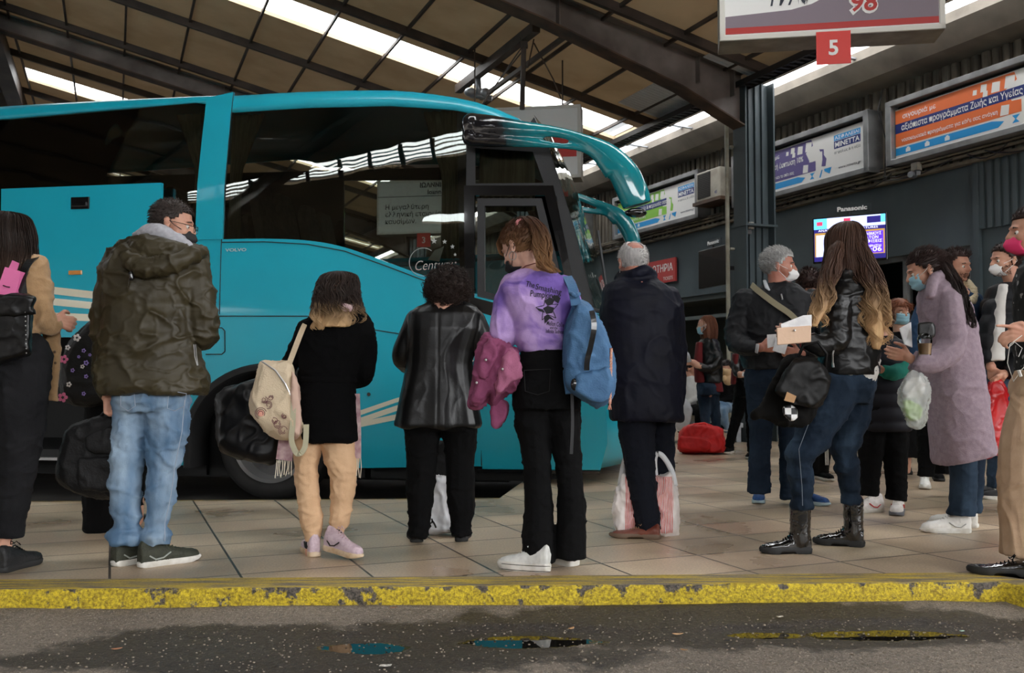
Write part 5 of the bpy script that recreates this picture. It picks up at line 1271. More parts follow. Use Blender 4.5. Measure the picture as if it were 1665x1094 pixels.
# ================================================================ FRONT ROW
m_olive = mat('olive_nylon', (60, 53, 34), .48, col2=(50, 44, 28), vs=5, bump=.12, bs=45, bumps2=14, spec=.35)
m_jean = mat('light_denim', (84, 112, 140), .85, col2=(152, 172, 190), vs=5.5, stretch=(1.2, 1.2, .45), bump=.2, bs=240, lo=.38, hi=.68, spec=.2)
m_jeand = mat('dark_denim', (22, 35, 50), .85, spec=.2, col2=(64, 84, 104), vs=4.5, lo=.42, hi=.72, stretch=(1.2, 1.2, .5), bump=.2, bs=240)
m_black = mat('black_cotton', (8, 8, 9), .9, spec=.15, bump=.2, bs=120); m_wool = mat('black_wool', (7, 7, 8), .95, bump=.3, bs=160, spec=.1)
m_bjean = mat('washed_black_denim', (22, 22, 24), .9, spec=.15, col2=(30, 30, 32), vs=6, bump=.2, bs=200)
m_leather = mat('black_leather', (9, 9, 10), .36, bump=.07, bs=90, bumps2=9, spec=.4)
m_patent = mat('patent_leather', (9, 9, 10), .1, coat=1, bump=.12, bs=14)
m_white = MATS['white_paint']; m_sole = mat('white_sole', (214, 212, 206), .6, col2=(190, 186, 176), vs=20); m_sock = mat('black_sock', (20, 20, 20), .9)
m_dsole = mat('dark_sole', (28, 28, 28), .7)
def legs(P, pts, core=.62):
    for L in pts:                                        # the leg ends at the ankle bone, inside the shoe
        q = [(x, y, r*core, dd) for x, y, r, dd in L]; x, y, r, dd = q[-1]; k = P.r(1); q[-1] = (x, y-.035/k, min(r, .036/k), dd+.03); x, y, r, dd = q[-2]; q[-2] = (x, y, min(r, .045/k), dd)
        P.limb(P.mb, q)
# ---- man in olive parka
P = Person('man in an olive green puffer parka and light blue jeans seen from behind', 4.58, (245, 920))
P.limb(P.mb, [(255, 430, 40, 0), (245, 560, 44, 0), (247, 640, 28, 0)]); P.head(281, 365, 80, 10, dd=.02, neck=(264, 410, 0))
LL = [(214, 650, 33, 0), (211, 700, 28, 0), (205, 760, 26.5, .0), (204, 810, 25.5, 0), (206, 850, 22, 0), (205, 870, 27, 0), (205, 885, 26, 0)]; RL = [(272, 650, 37, 0), (271, 700, 34, 0), (264, 760, 26, 0), (261, 805, 24, 0), (257, 848, 18, 0), (254, 868, 23, 0), (253, 886, 22, 0)]
legs(P, [LL, RL]); P.limb(P.mb, [(185, 430, 14, 0), (168, 530, 12, 0), (173, 634, 10, -.02), (177, 645, 9, -.02)]); P.limb(P.mb, [(318, 440, 14, 0), (330, 540, 12, .03), (318, 552, 10, .3), (312, 548, 9, .36)])
hand(P.mb, P.p(177, 642, -.02), V((.15, .05, -1)), V((.6, .7, -.1)), V((1, -.2, 0)), curl=1.15)
hand(P.mb, P.p(312, 548, .36), V((-.5, .8, 0)), V((0, .1, 1)), V((-1, 0, 0)), curl=.6)
B = P.body(.0042)
jk = MB(); P.torso(jk, [(258, 388, 32, .08, 0), (256, 398, 50, .11, 0), (254, 410, 70, .135, 0), (250, 432, 78, .15, 0), (246, 470, 78, .16, 0), (243, 520, 76, .165, 0), (243, 560, 78, .17, .0), (244, 600, 87, .175, 0), (246, 622, 91, .18, 0), (246, 634, 89, .175, 0), (246, 640, 84, .165, 0)])
P.limb(jk, [(192, 425, 26, 0), (176, 475, 24, 0), (171, 530, 23, 0), (172, 590, 22, 0), (170, 622, 20, -.01), (171, 636, 16, -.01)]); P.limb(jk, [(312, 425, 29, -.0), (322, 470, 27, 0), (327, 520, 26, 0), (329, 542, 25, .03), (318, 550, 20, .16), (314, 549, 17, .26)])
pj = lambda Pn, N: .0045*np.sin((Pn[:, 2]*17+.8*vn(Pn*5)))**8*-1
P.part('jacket', jk, .0065, m_olive, joined(cloth(.010, (5.5, 5.5, 8), .0018, 1), pj), 3)
hd = MB(); P.limb(hd, [(200, 402, 14, -.02), (216, 425, 15, -.14), (245, 437, 15, -.19), (285, 426, 16, -.17), (320, 412, 12, -.10), (332, 414, 8, .03)]); P.limb(hd, [(205, 400, 14, .0), (240, 404, 22, -.10), (280, 408, 19, -.09), (312, 412, 12, .0)])
P.part('jacket_hood', hd, .008, m_olive, cloth(.010, (9, 9, 12), .002, 4), 2)
h2 = MB(); P.limb(h2, [(224, 390, 12, .02), (240, 380, 14, -.05), (260, 378, 13, -.08), (284, 388, 11, -.07), (306, 400, 9, -.02)]); P.limb(h2, [(250, 373, 7, -.08), (272, 376, 7, -.08)])
P.part('sweatshirt_hood', h2, .007, mat('grey_marl', (178, 178, 184), .9, col2=(160, 160, 167), vs=60), cloth(.005, (11, 11, 11), .001, 2), 3)
mb = MB(); P.torso(mb, [(244, 628, 62, .13, 0), (246, 642, 61, .13, 0)]); P.part('shirt_hem', mb, .008, MATS['grey_marl'])
mb = MB(); P.limb(mb, [(213, 444, 4, -.20), (214, 453, 4, -.2)], 8); P.part('cord_toggle', mb, .004, m_bk); mb = MB(); mb.tube([P.p(214, 455, -.2), P.p(208, 468, -.19), P.p(212, 440, -.19)], .0025, 5); mk('hood_cord', mb, m_olive, B)
mb = MB(); mb.tube([P.p(315, 560, -.12), P.p(317, 580, -.13), P.p(321, 594, -.13)], .003, 5); mb.tube([P.p(318, 560, -.12), P.p(320, 580, -.13), P.p(322, 594, -.13)], .0022, 5); mk('pocket_zip', mb, m_chr, B)
jn = MB(); P.limb(jn, LL, end=True); P.limb(jn, RL, end=True); P.torso(jn, [(248, 622, 58, .12, 0), (247, 650, 61, .135, 0), (243, 668, 57, .12, 0)])
P.part('jeans', jn, .008, m_jean, joined(bands(.30, .66, .0045, 52, cloth(.008, (8, 8, 13), .0015, 7)), bands(.0, .24, .011, 62, cloth(.0, (9, 9, 9), 0, 2))), 3)
sm = MB()
for L_, dy in (((286, 640), (299, 650)), ((236, 640), (224, 656))): pass
def pocket(P, quad, dd, m=None, name='back_pocket'):
    mb = MB(); pts = [P.p(x, y, dd) for x, y in quad]; pts.append(pts[0]); mb.tube(pts, .0018, 4); mk(name, mb, m or mat('stitching', (150, 160, 176), .8), P.root)
pocket(P, [(282, 636), (303, 640), (300, 660), (284, 668), (272, 664), (274, 640)], -.142); pocket(P, [(196, 640), (218, 640), (220, 660), (208, 668), (196, 660)], -.142)
mb = MB(); mb.tube([P.p(300, 650, -.075), P.p(296, 700, -.075), P.p(284, 760, -.06), P.p(278, 805, -.055), P.p(268, 850, -.05), P.p(268, 880, -.05)], .0022, 5); mk('outer_seam', mb, MATS['stitching'], B)
hr = hair_mat('hair_brown_short', (42, 34, 30), (62, 54, 50), 1.5, 1.9); hair_short(P, P.h, hr, 1500, .016, .0016, zback=-.05, zfront=.062, comb=(-.2, 0, -.3))
mask(P, P.h, mat('black_mask', (22, 22, 24), .7), 'kn', sides=(-1,)); glasses(P, P.h); eyes(P, P.h, sides=(-1,))
ms = mat('olive_mesh', (50, 52, 38), .7, col2=(40, 43, 32), vs=40, bump=.4, bs=140)
shoe(P, (184, 921), (240, 912), .29, ms, m_sole, mlace=mat('olive_lace', (82, 84, 60), .8), acc=mat('shoe_logo_grey', (150, 156, 150), .5)); shoe(P, (226, 923), (311, 911), .30, ms, m_sole, mlace=MATS['olive_lace'], acc=MATS['shoe_logo_grey'])
# laptop bag in his hand
lb_ = thing('laptop_bag', 'black soft laptop bag hanging from the left hand of the man in the olive parka', 'bag', P.p(140, 808, .15))
m_nyl = mat('black_nylon', (13, 13, 14), .6, bump=.3, bs=90, col2=(18, 18, 19), vs=6, spec=.3)
Q = Person('', 4.62, (140, 800)); Q.root = lb_
slab_bag('body', Q, [(104, 702), (120, 690), (150, 678), (185, 674), (215, 680), (218, 740), (212, 800), (180, 812), (130, 804), (96, 786), (92, 760)], .06, .16, m_nyl, parent=lb_, rnd=.35)
slab_bag('front_pocket', Q, [(140, 712), (160, 698), (205, 694), (212, 720), (205, 738), (160, 738), (140, 728)], -.035, .03, m_nyl, parent=lb_, rnd=.3)
slab_bag('lower_pocket', Q, [(128, 745), (205, 745), (205, 795), (170, 800), (126, 790)], -.03, .03, m_nyl, parent=lb_, rnd=.3)
mb = MB(); mb.tube([Q.p(160, 682, .03), Q.p(168, 672, .02), Q.p(184, 664, -.02), Q.p(198, 670, .02), Q.p(206, 682, .03)], .008, 7); mk('handle', mb, m_nyl, lb_, smooth=True)
# ---- woman in camel coat at the left edge
P = Person('woman in a camel coat with long dark hair and black jeans at the left edge', 4.55, (20, 920))
P.limb(P.mb, [(5, 430, 36, 0), (5, 560, 34, 0)]); P.head(5, 388, -25, 8, neck=(5, 430, 0))
LL = [(34, 580, 48, 0), (30, 640, 46, 0), (32, 700, 38, 0), (28, 760, 31, 0), (19, 820, 27, 0), (12, 872, 25, 0)]; RL = [(-40, 580, 46, 0), (-46, 700, 38, .1), (-60, 800, 28, .2), (-70, 880, 22, .25)]
P.limb(P.mb, [(30, 600, 30, 0), (24, 750, 18, 0), (8, 862, 13, 0), (6, 900, 12, 0)]); P.limb(P.mb, [(-40, 600, 28, 0), (-60, 800, 16, .2), (-70, 900, 12, .25)])
P.limb(P.mb, [(62, 440, 14, 0), (72, 500, 12, 0), (90, 522, 9, .06)]); hand(P.mb, P.p(88, 520, .06), V((.5, .6, -.15)), V((.1, .3, 1)), V((-1, .3, 0)), curl=.9)
B = P.body(.0045)
m_camel = mat('camel_wool', (170, 136, 98), .9, col2=(156, 124, 88), vs=30, bump=.2, bs=140, sheen=.2)
jk = MB(); P.torso(jk, [(5, 410, 30, .07, 0), (5, 420, 52, .11, 0), (5, 440, 72, .14, 0), (0, 500, 68, .15, 0), (-4, 560, 62, .15, 0), (-4, 620, 66, .16, .03), (-4, 650, 66, .15, .05)])
P.limb(jk, [(52, 438, 28, 0), (62, 475, 23, 0), (66, 510, 21, 0), (80, 530, 15, .05), (90, 526, 12, .07)])
P.part('coat', jk, .009, m_camel, cloth(.006, (8, 8, 10), .001, 3))
fl = MB(); P.torso(fl, [(80, 520, 14, .03, .12), (84, 545, 15, .03, .14), (84, 600, 14, .025, .14), (80, 640, 14, .02, .14), (82, 652, 12, .02, .14)]); P.part('coat_flap', fl, .007, m_camel, cloth(.004, (9, 9, 9), .001, 5))
mb = MB()
for x, y in ((89, 572), (90, 590)): mb.ball(P.p(x, y, .11), (.007, .004, .007), 8, 5)
mk('coat_button', mb, mat('horn_button', (96, 74, 52), .4), B)
jn = MB(); P.limb(jn, LL, end=True); P.limb(jn, RL, end=True); P.torso(jn, [(0, 555, 70, .13, 0), (0, 590, 76, .15, 0), (-2, 640, 74, .13, 0)]); P.part('jeans', jn, .008, m_bjean, bands(.0, .6, .003, 48, cloth(.005, (9, 9, 12), .001, 4)))
hm = hair_mat('hair_dark_long', (40, 28, 22), (84, 60, 42), 1.5, 1.2)
hair_rows(P, [(12, 346, 16, .05, .02), (11, 354, 36, .10, .02), (8, 376, 47, .13, .01), (8, 400, 50, .12, 0), (6, 418, 54, .115, -.02), (2, 440, 46, .07, -.09), (-2, 470, 34, .05, -.13), (-4, 500, 26, .04, -.14)], hm, 460, seed=2)
sh = shoe(P, (-2, 932), (78, 910), .27, mat('black_knit', (20, 20, 21), .6, bump=.3, bs=120), m_dsole, mlace=m_black); shoe(P, (-85, 925), (-20, 900), .27, MATS['black_knit'], m_dsole)
# backpack with the pink box
bp_ = thing('leather_backpack', 'black leather studded backpack on the back of the woman in the camel coat', 'backpack', P.p(20, 578, -.2)); Q = Person('', 4.55, (0, 900)); Q.root = bp_
slab_bag('body', Q, [(-50, 492), (0, 484), (50, 482), (53, 500), (50, 560), (46, 578), (0, 590), (-50, 592)], -.20, .14, m_leather, parent=bp_, rnd=.3)
slab_bag('flap', Q, [(-50, 480), (52, 479), (53, 500), (50, 512), (-50, 514)], -.245, .09, m_leather, parent=bp_, rnd=.3)
mb = MB()
for i in range(11): mb.ball(Q.p(41+.2*i, 500+7.4*i, -.285), .0035, 6, 4)
mk('stud', mb, m_chr, bp_); ribbon('strap', [Q.p(38, 480, -.2), Q.p(36, 450, -.17), Q.p(46, 428, -.11), Q.p(58, 418, -.02)], .035, .006, m_leather, bp_)
pk = thing('pink_box', 'pink cardboard box with a hanging tab sticking out of the black leather backpack', 'box', Q.p(5, 490, -.2)); m_pink = mat('pink_card', (222, 112, 164), .5)
a, b_, c, d = Q.p(-12, 490, -.22), Q.p(22, 492, -.22), Q.p(34, 442, -.20), Q.p(8, 434, -.20); th = V((.0, .05, 0)); mb = MB(); mb.hexa([a, b_, b_+th, a+th, d, c, c+th, d+th]); mk('carton', mb, m_pink, pk)
mb = MB(); a, b_, c, d = Q.p(14, 436, -.20), Q.p(27, 440, -.20), Q.p(31, 428, -.20), Q.p(20, 423, -.20); th = V((0, .004, 0)); mb.hexa([a, b_, b_+th, a+th, d, c, c+th, d+th]); mk('hanging_tab', mb, m_pink, pk)
mb = MB(); mb.tube([Q.p(5, 464, -.222), Q.p(10, 466, -.222), Q.p(16, 467, -.222)], .003, 5); mk('print_mark', mb, m_bk, pk)
# ---- person in black with the floral backpack
P = Person('person in black bending towards the luggage hold behind the olive parka', 5.55, (170, 862))
P.limb(P.mb, [(205, 500, 38, .1), (205, 600, 38, .05), (190, 700, 34, 0)]); P.head(214, 452, 15, 30, dd=.2, neck=(208, 490, .1)); P.limb(P.mb, [(165, 700, 20, 0), (160, 855, 13, 0)]); P.limb(P.mb, [(215, 700, 20, .1), (220, 845, 13, .1)])
B = P.body(.009)
jk = MB(); P.torso(jk, [(208, 480, 24, .07, .1), (206, 492, 44, .11, .1), (204, 520, 50, .13, .08), (200, 600, 50, .14, .04), (196, 660, 50, .14, .02)]); P.limb(jk, [(172, 505, 16, .1), (150, 580, 13, .12), (140, 640, 11, .2)]); P.part('jacket', jk, .011, m_black, cloth(.005, (8, 8, 8), .001, 1))
jn = MB(); P.limb(jn, [(168, 690, 32, 0), (164, 760, 27, 0), (162, 830, 26, 0), (160, 852, 25, 0)]); P.limb(jn, [(212, 690, 32, .1), (212, 760, 26, .1), (210, 835, 22, .1)]); P.torso(jn, [(192, 640, 50, .13, 0), (190, 700, 52, .14, 0)]); P.part('trousers', jn, .011, m_black, cloth(.005, (8, 8, 10), .001, 2))
hair_short(P, P.h, hr, 300, .03); shoe(P, (150, 866), (190, 850), .25, m_leather, m_dsole, 'flat'); shoe(P, (196, 852), (234, 845), .25, m_leather, m_dsole, 'flat')
fb = thing('floral_backpack', 'black backpack printed with small pink and white flowers, left of the olive parka', 'backpack', P.p(130, 655, -.1)); Q = Person('', 5.5, (0, 900)); Q.root = fb
slab_bag('body', Q, [(98, 590), (110, 560), (135, 530), (160, 514), (190, 512), (195, 560), (190, 640), (150, 662), (108, 655), (97, 625)], -.12, .22, m_nyl, parent=fb)
mf = [mat('flower_pink', (214, 110, 150), .6), mat('flower_white', (226, 222, 220), .6), mat('flower_lilac', (150, 130, 200), .6)]
rnd = random.Random(4); k = 0
for x, y, r, c in ((125, 549, 7, 1), (110, 565, 5, 1), (104, 584, 8, 0), (102, 646, 9, 0), (136, 570, 4, 2), (140, 590, 5, 2), (134, 596, 4, 1), (128, 580, 3, 2), (146, 577, 3, 2), (118, 602, 4, 2), (140, 612, 4, 2), (112, 625, 5, 1), (136, 640, 4, 2)):
    mb = MB(); c0 = Q.p(x, y, -.235)
    for j in range(5): a = j*1.257; rr = Q.r(r)*.55; mb.ball(c0+V((math.cos(a)*rr, 0, math.sin(a)*rr)), (rr*.62, .004, rr*.62), 8, 5)
    mk('flower_print', mb, mf[c], fb)
# ---- woman in short black coat and beige joggers
P = Person('short woman with wavy blond-tipped hair, belted black wool coat and beige joggers', 4.82, (535, 905))
P.limb(P.mb, [(548, 530, 30, 0), (540, 620, 32, 0), (535, 690, 20, 0)]); P.head(551, 481, 8, 10, neck=(548, 520, 0), size=.94)
LL = [(506, 690, 27, 0), (500, 720, 24, 0), (498, 760, 20, 0), (501, 800, 18.5, 0), (505, 840, 19, 0), (508, 870, 14, 0), (508, 880, 12, 0)]; RL = [(552, 690, 31, 0), (553, 730, 28, 0), (558, 770, 24, 0), (557, 800, 19.5, 0), (553, 840, 17, 0), (548, 860, 13, 0), (547, 870, 12, -.02)]
legs(P, [LL, RL], .6); P.limb(P.mb, [(508, 868, 9, 0), (504, 898, 8.5, 0)]); P.limb(P.mb, [(548, 860, 9, 0), (545, 880, 8.5, -.02)])
P.limb(P.mb, [(596, 540, 10, 0), (596, 570, 9, 0), (593, 604, 9, .01), (586, 616, 8, .1), (576, 620, 7, .24)]); P.limb(P.mb, [(495, 540, 12, 0), (460, 605, 10, .05), (436, 622, 8, .12)]); hand(P.mb, P.p(575, 622, .24), V((-.5, .8, 0)), V((0, 0, 1)), curl=.7, s=.9); hand(P.mb, P.p(436, 622, .12), V((-.5, .5, -.4)), V((0, .3, 1)), curl=1.0, s=.9)
B = P.body(.0045)
jk = MB(); P.torso(jk, [(552, 503, 26, .06, 0), (550, 512, 44, .09, 0), (548, 524, 58, .115, 0), (545, 545, 62, .13, 0), (538, 580, 52, .13, 0), (533, 616, 46, .12, 0), (532, 640, 47, .13, 0), (534, 680, 48, .14, 0), (538, 712, 47, .14, 0), (540, 718, 45, .13, 0)])
P.limb(jk, [(592, 536, 17, 0), (597, 570, 16, 0), (594, 606, 16, .01), (586, 617, 14, .1), (577, 620, 12, .21)]); P.limb(jk, [(500, 536, 18, 0), (480, 575, 15, .02), (462, 605, 14, .05), (444, 618, 12, .1)]); P.limb(jk, [(530, 512, 10, -.02), (555, 520, 11, -.06), (582, 514, 12, -.05), (596, 522, 9, 0)])
P.part('coat', jk, .008, m_wool, cloth(.005, (8, 8, 9), .001, 8))
mb = MB(); P.torso(mb, [(533, 612, 48.5, .127, 0), (533, 622, 48.5, .127, 0)]); P.part('belt', mb, .006, m_wool)
jn = MB(); P.limb(jn, LL, end=True); P.limb(jn, RL, end=True); P.torso(jn, [(535, 670, 45, .12, 0), (534, 700, 46, .125, 0), (530, 712, 40, .11, 0)]); m_beige = mat('beige_jersey', (208, 172, 136), .9, col2=(198, 162, 126), vs=8, bump=.15, bs=200)
P.part('joggers', jn, .007, m_beige, joined(bands(.05, .75, .0028, 42, cloth(.005, (9, 9, 13), .001, 9))))
for x, y, r, dd in ((508, 880, 12, 0), (548, 865, 12.5, -.02)): pass
mb = MB(); P.limb(mb, [(507, 876, 9.5, 0), (505, 888, 9.5, 0)]); P.part('sock', mb, .005, m_sock); mb = MB(); P.limb(mb, [(547, 866, 10, -.02), (545, 878, 10, -.02)]); P.part('sock', mb, .005, m_sock)
hm = hair_mat('hair_balayage', (44, 32, 26), (196, 160, 116), 1.26, 1.13)
hair_rows(P, [(553, 442, 10, .03, 0), (552, 447, 26, .07, 0), (549, 462, 34, .10, 0), (547, 485, 37, .11, -.01), (548, 503, 41, .115, -.03), (548, 517, 42, .11, -.05), (542, 532, 34, .08, -.10)], hm, 560, r=.0024, wave=.024, wf=75, seed=5, frizz=.014, endj=.42, fill=.8)
hair_rows(P, [(520, 490, 10, .03, -.09), (517, 510, 12, .03, -.11), (518, 524, 13, .03, -.13), (520, 537, 9, .02, -.14)], hm, 60, r=.0028, wave=.016, wf=80, seed=6, fill=.5)
mb = MB(); P.limb(mb, [(545, 498, 8, -.08), (560, 502, 10, -.09), (576, 500, 7, -.06)]); m_scf = mat('pink_check_scarf', (196, 172, 170), .9, col2=(150, 112, 122), vs=22); P.part('scarf', mb, .006, m_scf, cloth(.004, (14, 14, 14), .001, 3))
def scarf_end(pts, wd, n_, dd, parent, L=20):
    o = ribbon('scarf_end', [P.p(x, y, dd) for x, y in pts], P.r(wd), .008, m_scf, parent); x, y = pts[-1]; mb = MB()
    for i in range(n_): u = x+(i/(n_-1)-.5)*wd*.9; mb.tube([P.p(u, y, dd), P.p(u-1+random.uniform(-2, 2), y+L*.5, dd), P.p(u-2+random.uniform(-2, 2), y+L+random.uniform(-3, 3), dd)], .0022, 4)
    mk('fringe', mb, mat('fringe_cream', (206, 196, 176), .9), o)
scarf_end([(470, 660), (468, 700), (462, 748)], 26, 9, -.03, B, 26); scarf_end([(580, 640), (582, 700), (582, 745)], 10, 5, -.02, B, 30)
mp = mat('lilac_knit', (196, 176, 184), .7, col2=(180, 158, 168), vs=50, bump=.3, bs=150); mg = mat('gum_sole', (206, 186, 160), .6, col2=(178, 150, 116), vs=20)
shoe(P, (512, 906), (490, 886), .235, mp, mg, acc=m_bk, width=.088); shoe(P, tuple(P.p(530, 893, -.02)), tuple(gnd(579, 911)+UP*.012), .235, mp, mg, mlace=m_scf, acc=m_bk, width=.088)
# her canvas rucksack
tb = thing('canvas_rucksack', 'cream canvas rucksack with faded pink print hanging from one shoulder', 'backpack', P.p(450, 715, -.1)); Q = Person('', 4.82, (0, 900)); Q.root = tb
m_canv = mat('cream_canvas', (206, 188, 160), .85, col2=(186, 162, 134), vs=4, bump=.3, bs=150, lo=.4, hi=.75)
slab_bag('body', Q, [(424, 586), (450, 588), (474, 592), (478, 640), (492, 690), (482, 712), (458, 716), (430, 700), (410, 672), (407, 648), (416, 614)], -.12, .15, m_canv, parent=tb, fold=cloth(.007, (8, 8, 6), .001, 6))
slab_bag('side_panel', Q, [(474, 600), (484, 620), (491, 680), (488, 705), (476, 712), (471, 660)], -.14, .12, mat('dusty_pink_canvas', (196, 166, 150), .85), parent=tb)
mb = MB(); mb.tube([Q.p(425, 587, -.19), Q.p(448, 602, -.195), Q.p(464, 624, -.20), Q.p(474, 645, -.19)], .004, 6); mk('zip', mb, m_chr, tb)
ribbon('strap', [Q.p(470, 592, -.16), Q.p(482, 560, -.15), Q.p(492, 535, -.12), Q.p(500, 519, -.02)], .026, .006, m_canv, tb); ribbon('strap_loop', [Q.p(478, 640, -.19), Q.p(476, 690, -.2), Q.p(474, 716, -.2), Q.p(484, 738, -.2), Q.p(496, 726, -.19), Q.p(498, 690, -.17)], .026, .005, mat('webbing', (172, 166, 140), .8), tb)
rnd = random.Random(2)
mpr = mat('print_maroon', (110, 70, 74), .8); mpp = mat('print_peach', (220, 160, 140), .8)
for cx, cy, s_ in ((424, 672, 9), (436, 658, 6), (430, 650, 5), (452, 690, 6), (446, 684, 5), (440, 646, 4), (460, 700, 7), (462, 676, 4)):
    mb = MB()
    for j in range(3): a = rnd.random()*6; R = Q.r(s_)*(.4+.3*j); c0 = Q.p(cx, cy, -.206); mb.tube([c0+V((math.cos(a+t)*R, 0, math.sin(a+t)*R)) for t in [k*.5 for k in range(9)]], .0016, 4)
    mk('print_swirl', mb, mpr, tb)
mb = MB(); mb.ball(Q.p(424, 672, -.202), (.016, .004, .016), 10, 6); mk('print_dot', mb, mpp, tb)
slabQ = Person('', 4.9, (0, 0))
gb_ = slab_bag('black_coat', slabQ, [(352, 650), (372, 632), (400, 618), (430, 610), (456, 618), (462, 660), (455, 748), (430, 756), (395, 750), (362, 738), (350, 715)], .08, .16, mat('satin_black', (7, 7, 9), .45, bump=.1, bs=10, spec=.3), fold=cloth(.015, (4.5, 4.5, 3.5), .002, 3), label='black satin coat carried over the arm in front of the coach wheel', cat='coat')
# ---- woman in black leather blazer
P = Person('woman with a round mass of dark curly hair and a black leather blazer', 5.15, (715, 880))
P.limb(P.mb, [(724, 510, 34, 0), (715, 600, 34, 0), (714, 680, 20, 0)]); P.head(728, 466, 0, 18, neck=(725, 505, 0), size=.95)
LL = [(686, 690, 31, 0), (686, 740, 27, 0), (683, 800, 23, 0), (682, 850, 18, 0), (677, 873, 17, 0)]; RL = [(748, 690, 30, 0), (748, 740, 25, 0), (748, 790, 23, 0), (751, 826, 22, .0), (749, 850, 17, 0), (750, 871, 17, 0)]
legs(P, [LL, RL], .6); P.limb(P.mb, [(672, 530, 12, 0), (652, 580, 10, .02), (665, 600, 8, .25)]); P.limb(P.mb, [(780, 530, 12, 0), (790, 590, 10, .03), (770, 600, 8, .28)]); hand(P.mb, P.p(665, 600, .25), V((.5, .8, .1)), V((0, 0, 1)), curl=.6, s=.9); hand(P.mb, P.p(770, 600, .28), V((-.5, .8, .1)), V((0, 0, 1)), curl=.6, s=.9); B = P.body(.006)
jk = MB(); P.torso(jk, [(728, 484, 22, .06, -.01), (727, 492, 34, .08, 0), (726, 500, 50, .10, 0), (724, 510, 60, .12, 0), (722, 535, 62, .135, 0), (716, 570, 55, .13, 0), (714, 592, 54, .13, 0), (713, 620, 58, .14, 0), (711, 660, 66, .16, 0), (710, 688, 72, .17, 0), (710, 694, 70, .165, 0)])
P.limb(jk, [(676, 520, 18, 0), (664, 550, 18, 0), (654, 578, 18, .02), (662, 594, 15, .12), (668, 598, 12, .2)]); P.limb(jk, [(772, 520, 18, 0), (784, 550, 18, 0), (790, 585, 17, .03), (778, 598, 13, .18)])
def seamf(Pn, N): return 0
vx = P.p(712, 600, 0).x
drape = lambda Pn, N: .008*np.clip((1.0-Pn[:, 2])/.3, 0, 1)*np.sin((Pn[:, 0]-vx)*34+1.2*vn(Pn*4))+(-.004)*np.exp(-((Pn[:, 0]-vx-.01)/.006)**2)*(N[:, 1] < -.3)
P.part('blazer', jk, .007, m_leather, joined(cloth(.0035, (4, 4, 1.8), .0008, 11), drape), 4)
jn = MB(); P.limb(jn, LL, end=True); P.limb(jn, RL, end=True); P.torso(jn, [(716, 650, 56, .13, 0), (717, 690, 60, .14, 0), (716, 700, 54, .12, 0)]); P.part('trousers', jn, .008, m_black, cloth(.006, (8, 8, 10), .001, 5))
mc = hair_mat('hair_curly_dark', (34, 24, 20), (52, 38, 32), 1.5, 1.2, .5); hair_curly(P, P.p(728, 469, -.014), (.132, .13, .134), mc, 1000, cut=lambda d: d.z < -.92)
shoe(P, (678, 882), (671, 863), .24, m_leather, m_dsole, 'flat'); shoe(P, (750, 881), (757, 862), .24, m_leather, m_dsole, 'flat')
# white shopping bag between her legs
wb = thing('shopping_bag', 'white plastic shopping bag with black marks between the legs of the curly haired woman', 'bag', gnd(716, 868)); m_pla = mat('white_plastic', (214, 214, 216), .32, col2=(196, 198, 202), vs=4, spec=.6); Q = Person('', 5.42, (0, 0)); Q.root = wb
slab_bag('body', Q, [(700, 776), (735, 776), (738, 810), (742, 860), (735, 866), (716, 868), (692, 862), (694, 820)], 0, .12, m_pla, parent=wb, fold=cloth(.010, (11, 11, 9), .002, 3), rnd=.3)
ribbon('print_mark', [Q.p(698, 852, -.072), Q.p(703, 848, -.074), Q.p(702, 843, -.074)], .008, .003, m_bk, wb); ribbon('print_mark', [Q.p(702, 846, -.074), Q.p(706, 851, -.074), Q.p(709, 858, -.072)], .010, .003, m_bk, wb); ribbon('print_mark', [Q.p(700, 792, -.07), Q.p(704, 789, -.07)], .008, .003, m_bk, wb)
gb2 = slab_bag('black_handbag', Q, [(698, 722), (720, 716), (738, 724), (737, 776), (700, 776)], .12, .10, m_nyl, label='dark handbag held in front of the curly haired woman, seen between her legs', cat='bag')
# ---- woman in purple tie-dye sweatshirt
P = Person('tall woman with a ginger-brown ponytail in a purple tie-dye sweatshirt and black flared trousers', 4.5, (885, 925))
P.limb(P.mb, [(872, 460, 34, 0), (880, 540, 30, 0), (884, 620, 26, 0)]); P.head(846, 403, -52, 26, dd=-.0, neck=(866, 446, 0), size=.98, nr=.052)
LL = [(866, 640, 33, 0), (866, 690, 29, 0), (872, 740, 24, 0), (874, 790, 22.5, 0), (876, 835, 24, 0), (875, 870, 26, -.01), (875, 914, 27.5, -.01)]; RL = [(914, 640, 32, 0), (917, 690, 27, 0), (924, 750, 22, 0), (928, 800, 22, 0), (929, 850, 24.5, 0), (928, 907, 26, 0)]
legs(P, [LL, RL], .55); P.limb(P.mb, [(828, 475, 13, 0), (816, 545, 11, -.02), (806, 580, 9, .10), (800, 590, 8, .2)]); P.limb(P.mb, [(925, 475, 13, 0), (940, 545, 11, .0), (925, 570, 9, .2)]); hand(P.mb, P.p(800, 590, .2), V((-.2, .9, 0)), V((.2, 0, 1)), curl=.8, s=.92); hand(P.mb, P.p(925, 570, .2), V((-.3, .9, .2)), V((-.2, 0, 1)), curl=.8, s=.92)
B = P.body(.0045, mat('skin_fair', (214, 170, 150), .5, col2=(204, 156, 136), vs=14))
m_tie = bpy.data.materials.new('tie_dye'); m_tie.use_nodes = True; t = m_tie.node_tree; b = t.nodes['Principled BSDF']; b.inputs['Roughness'].default_value = .9
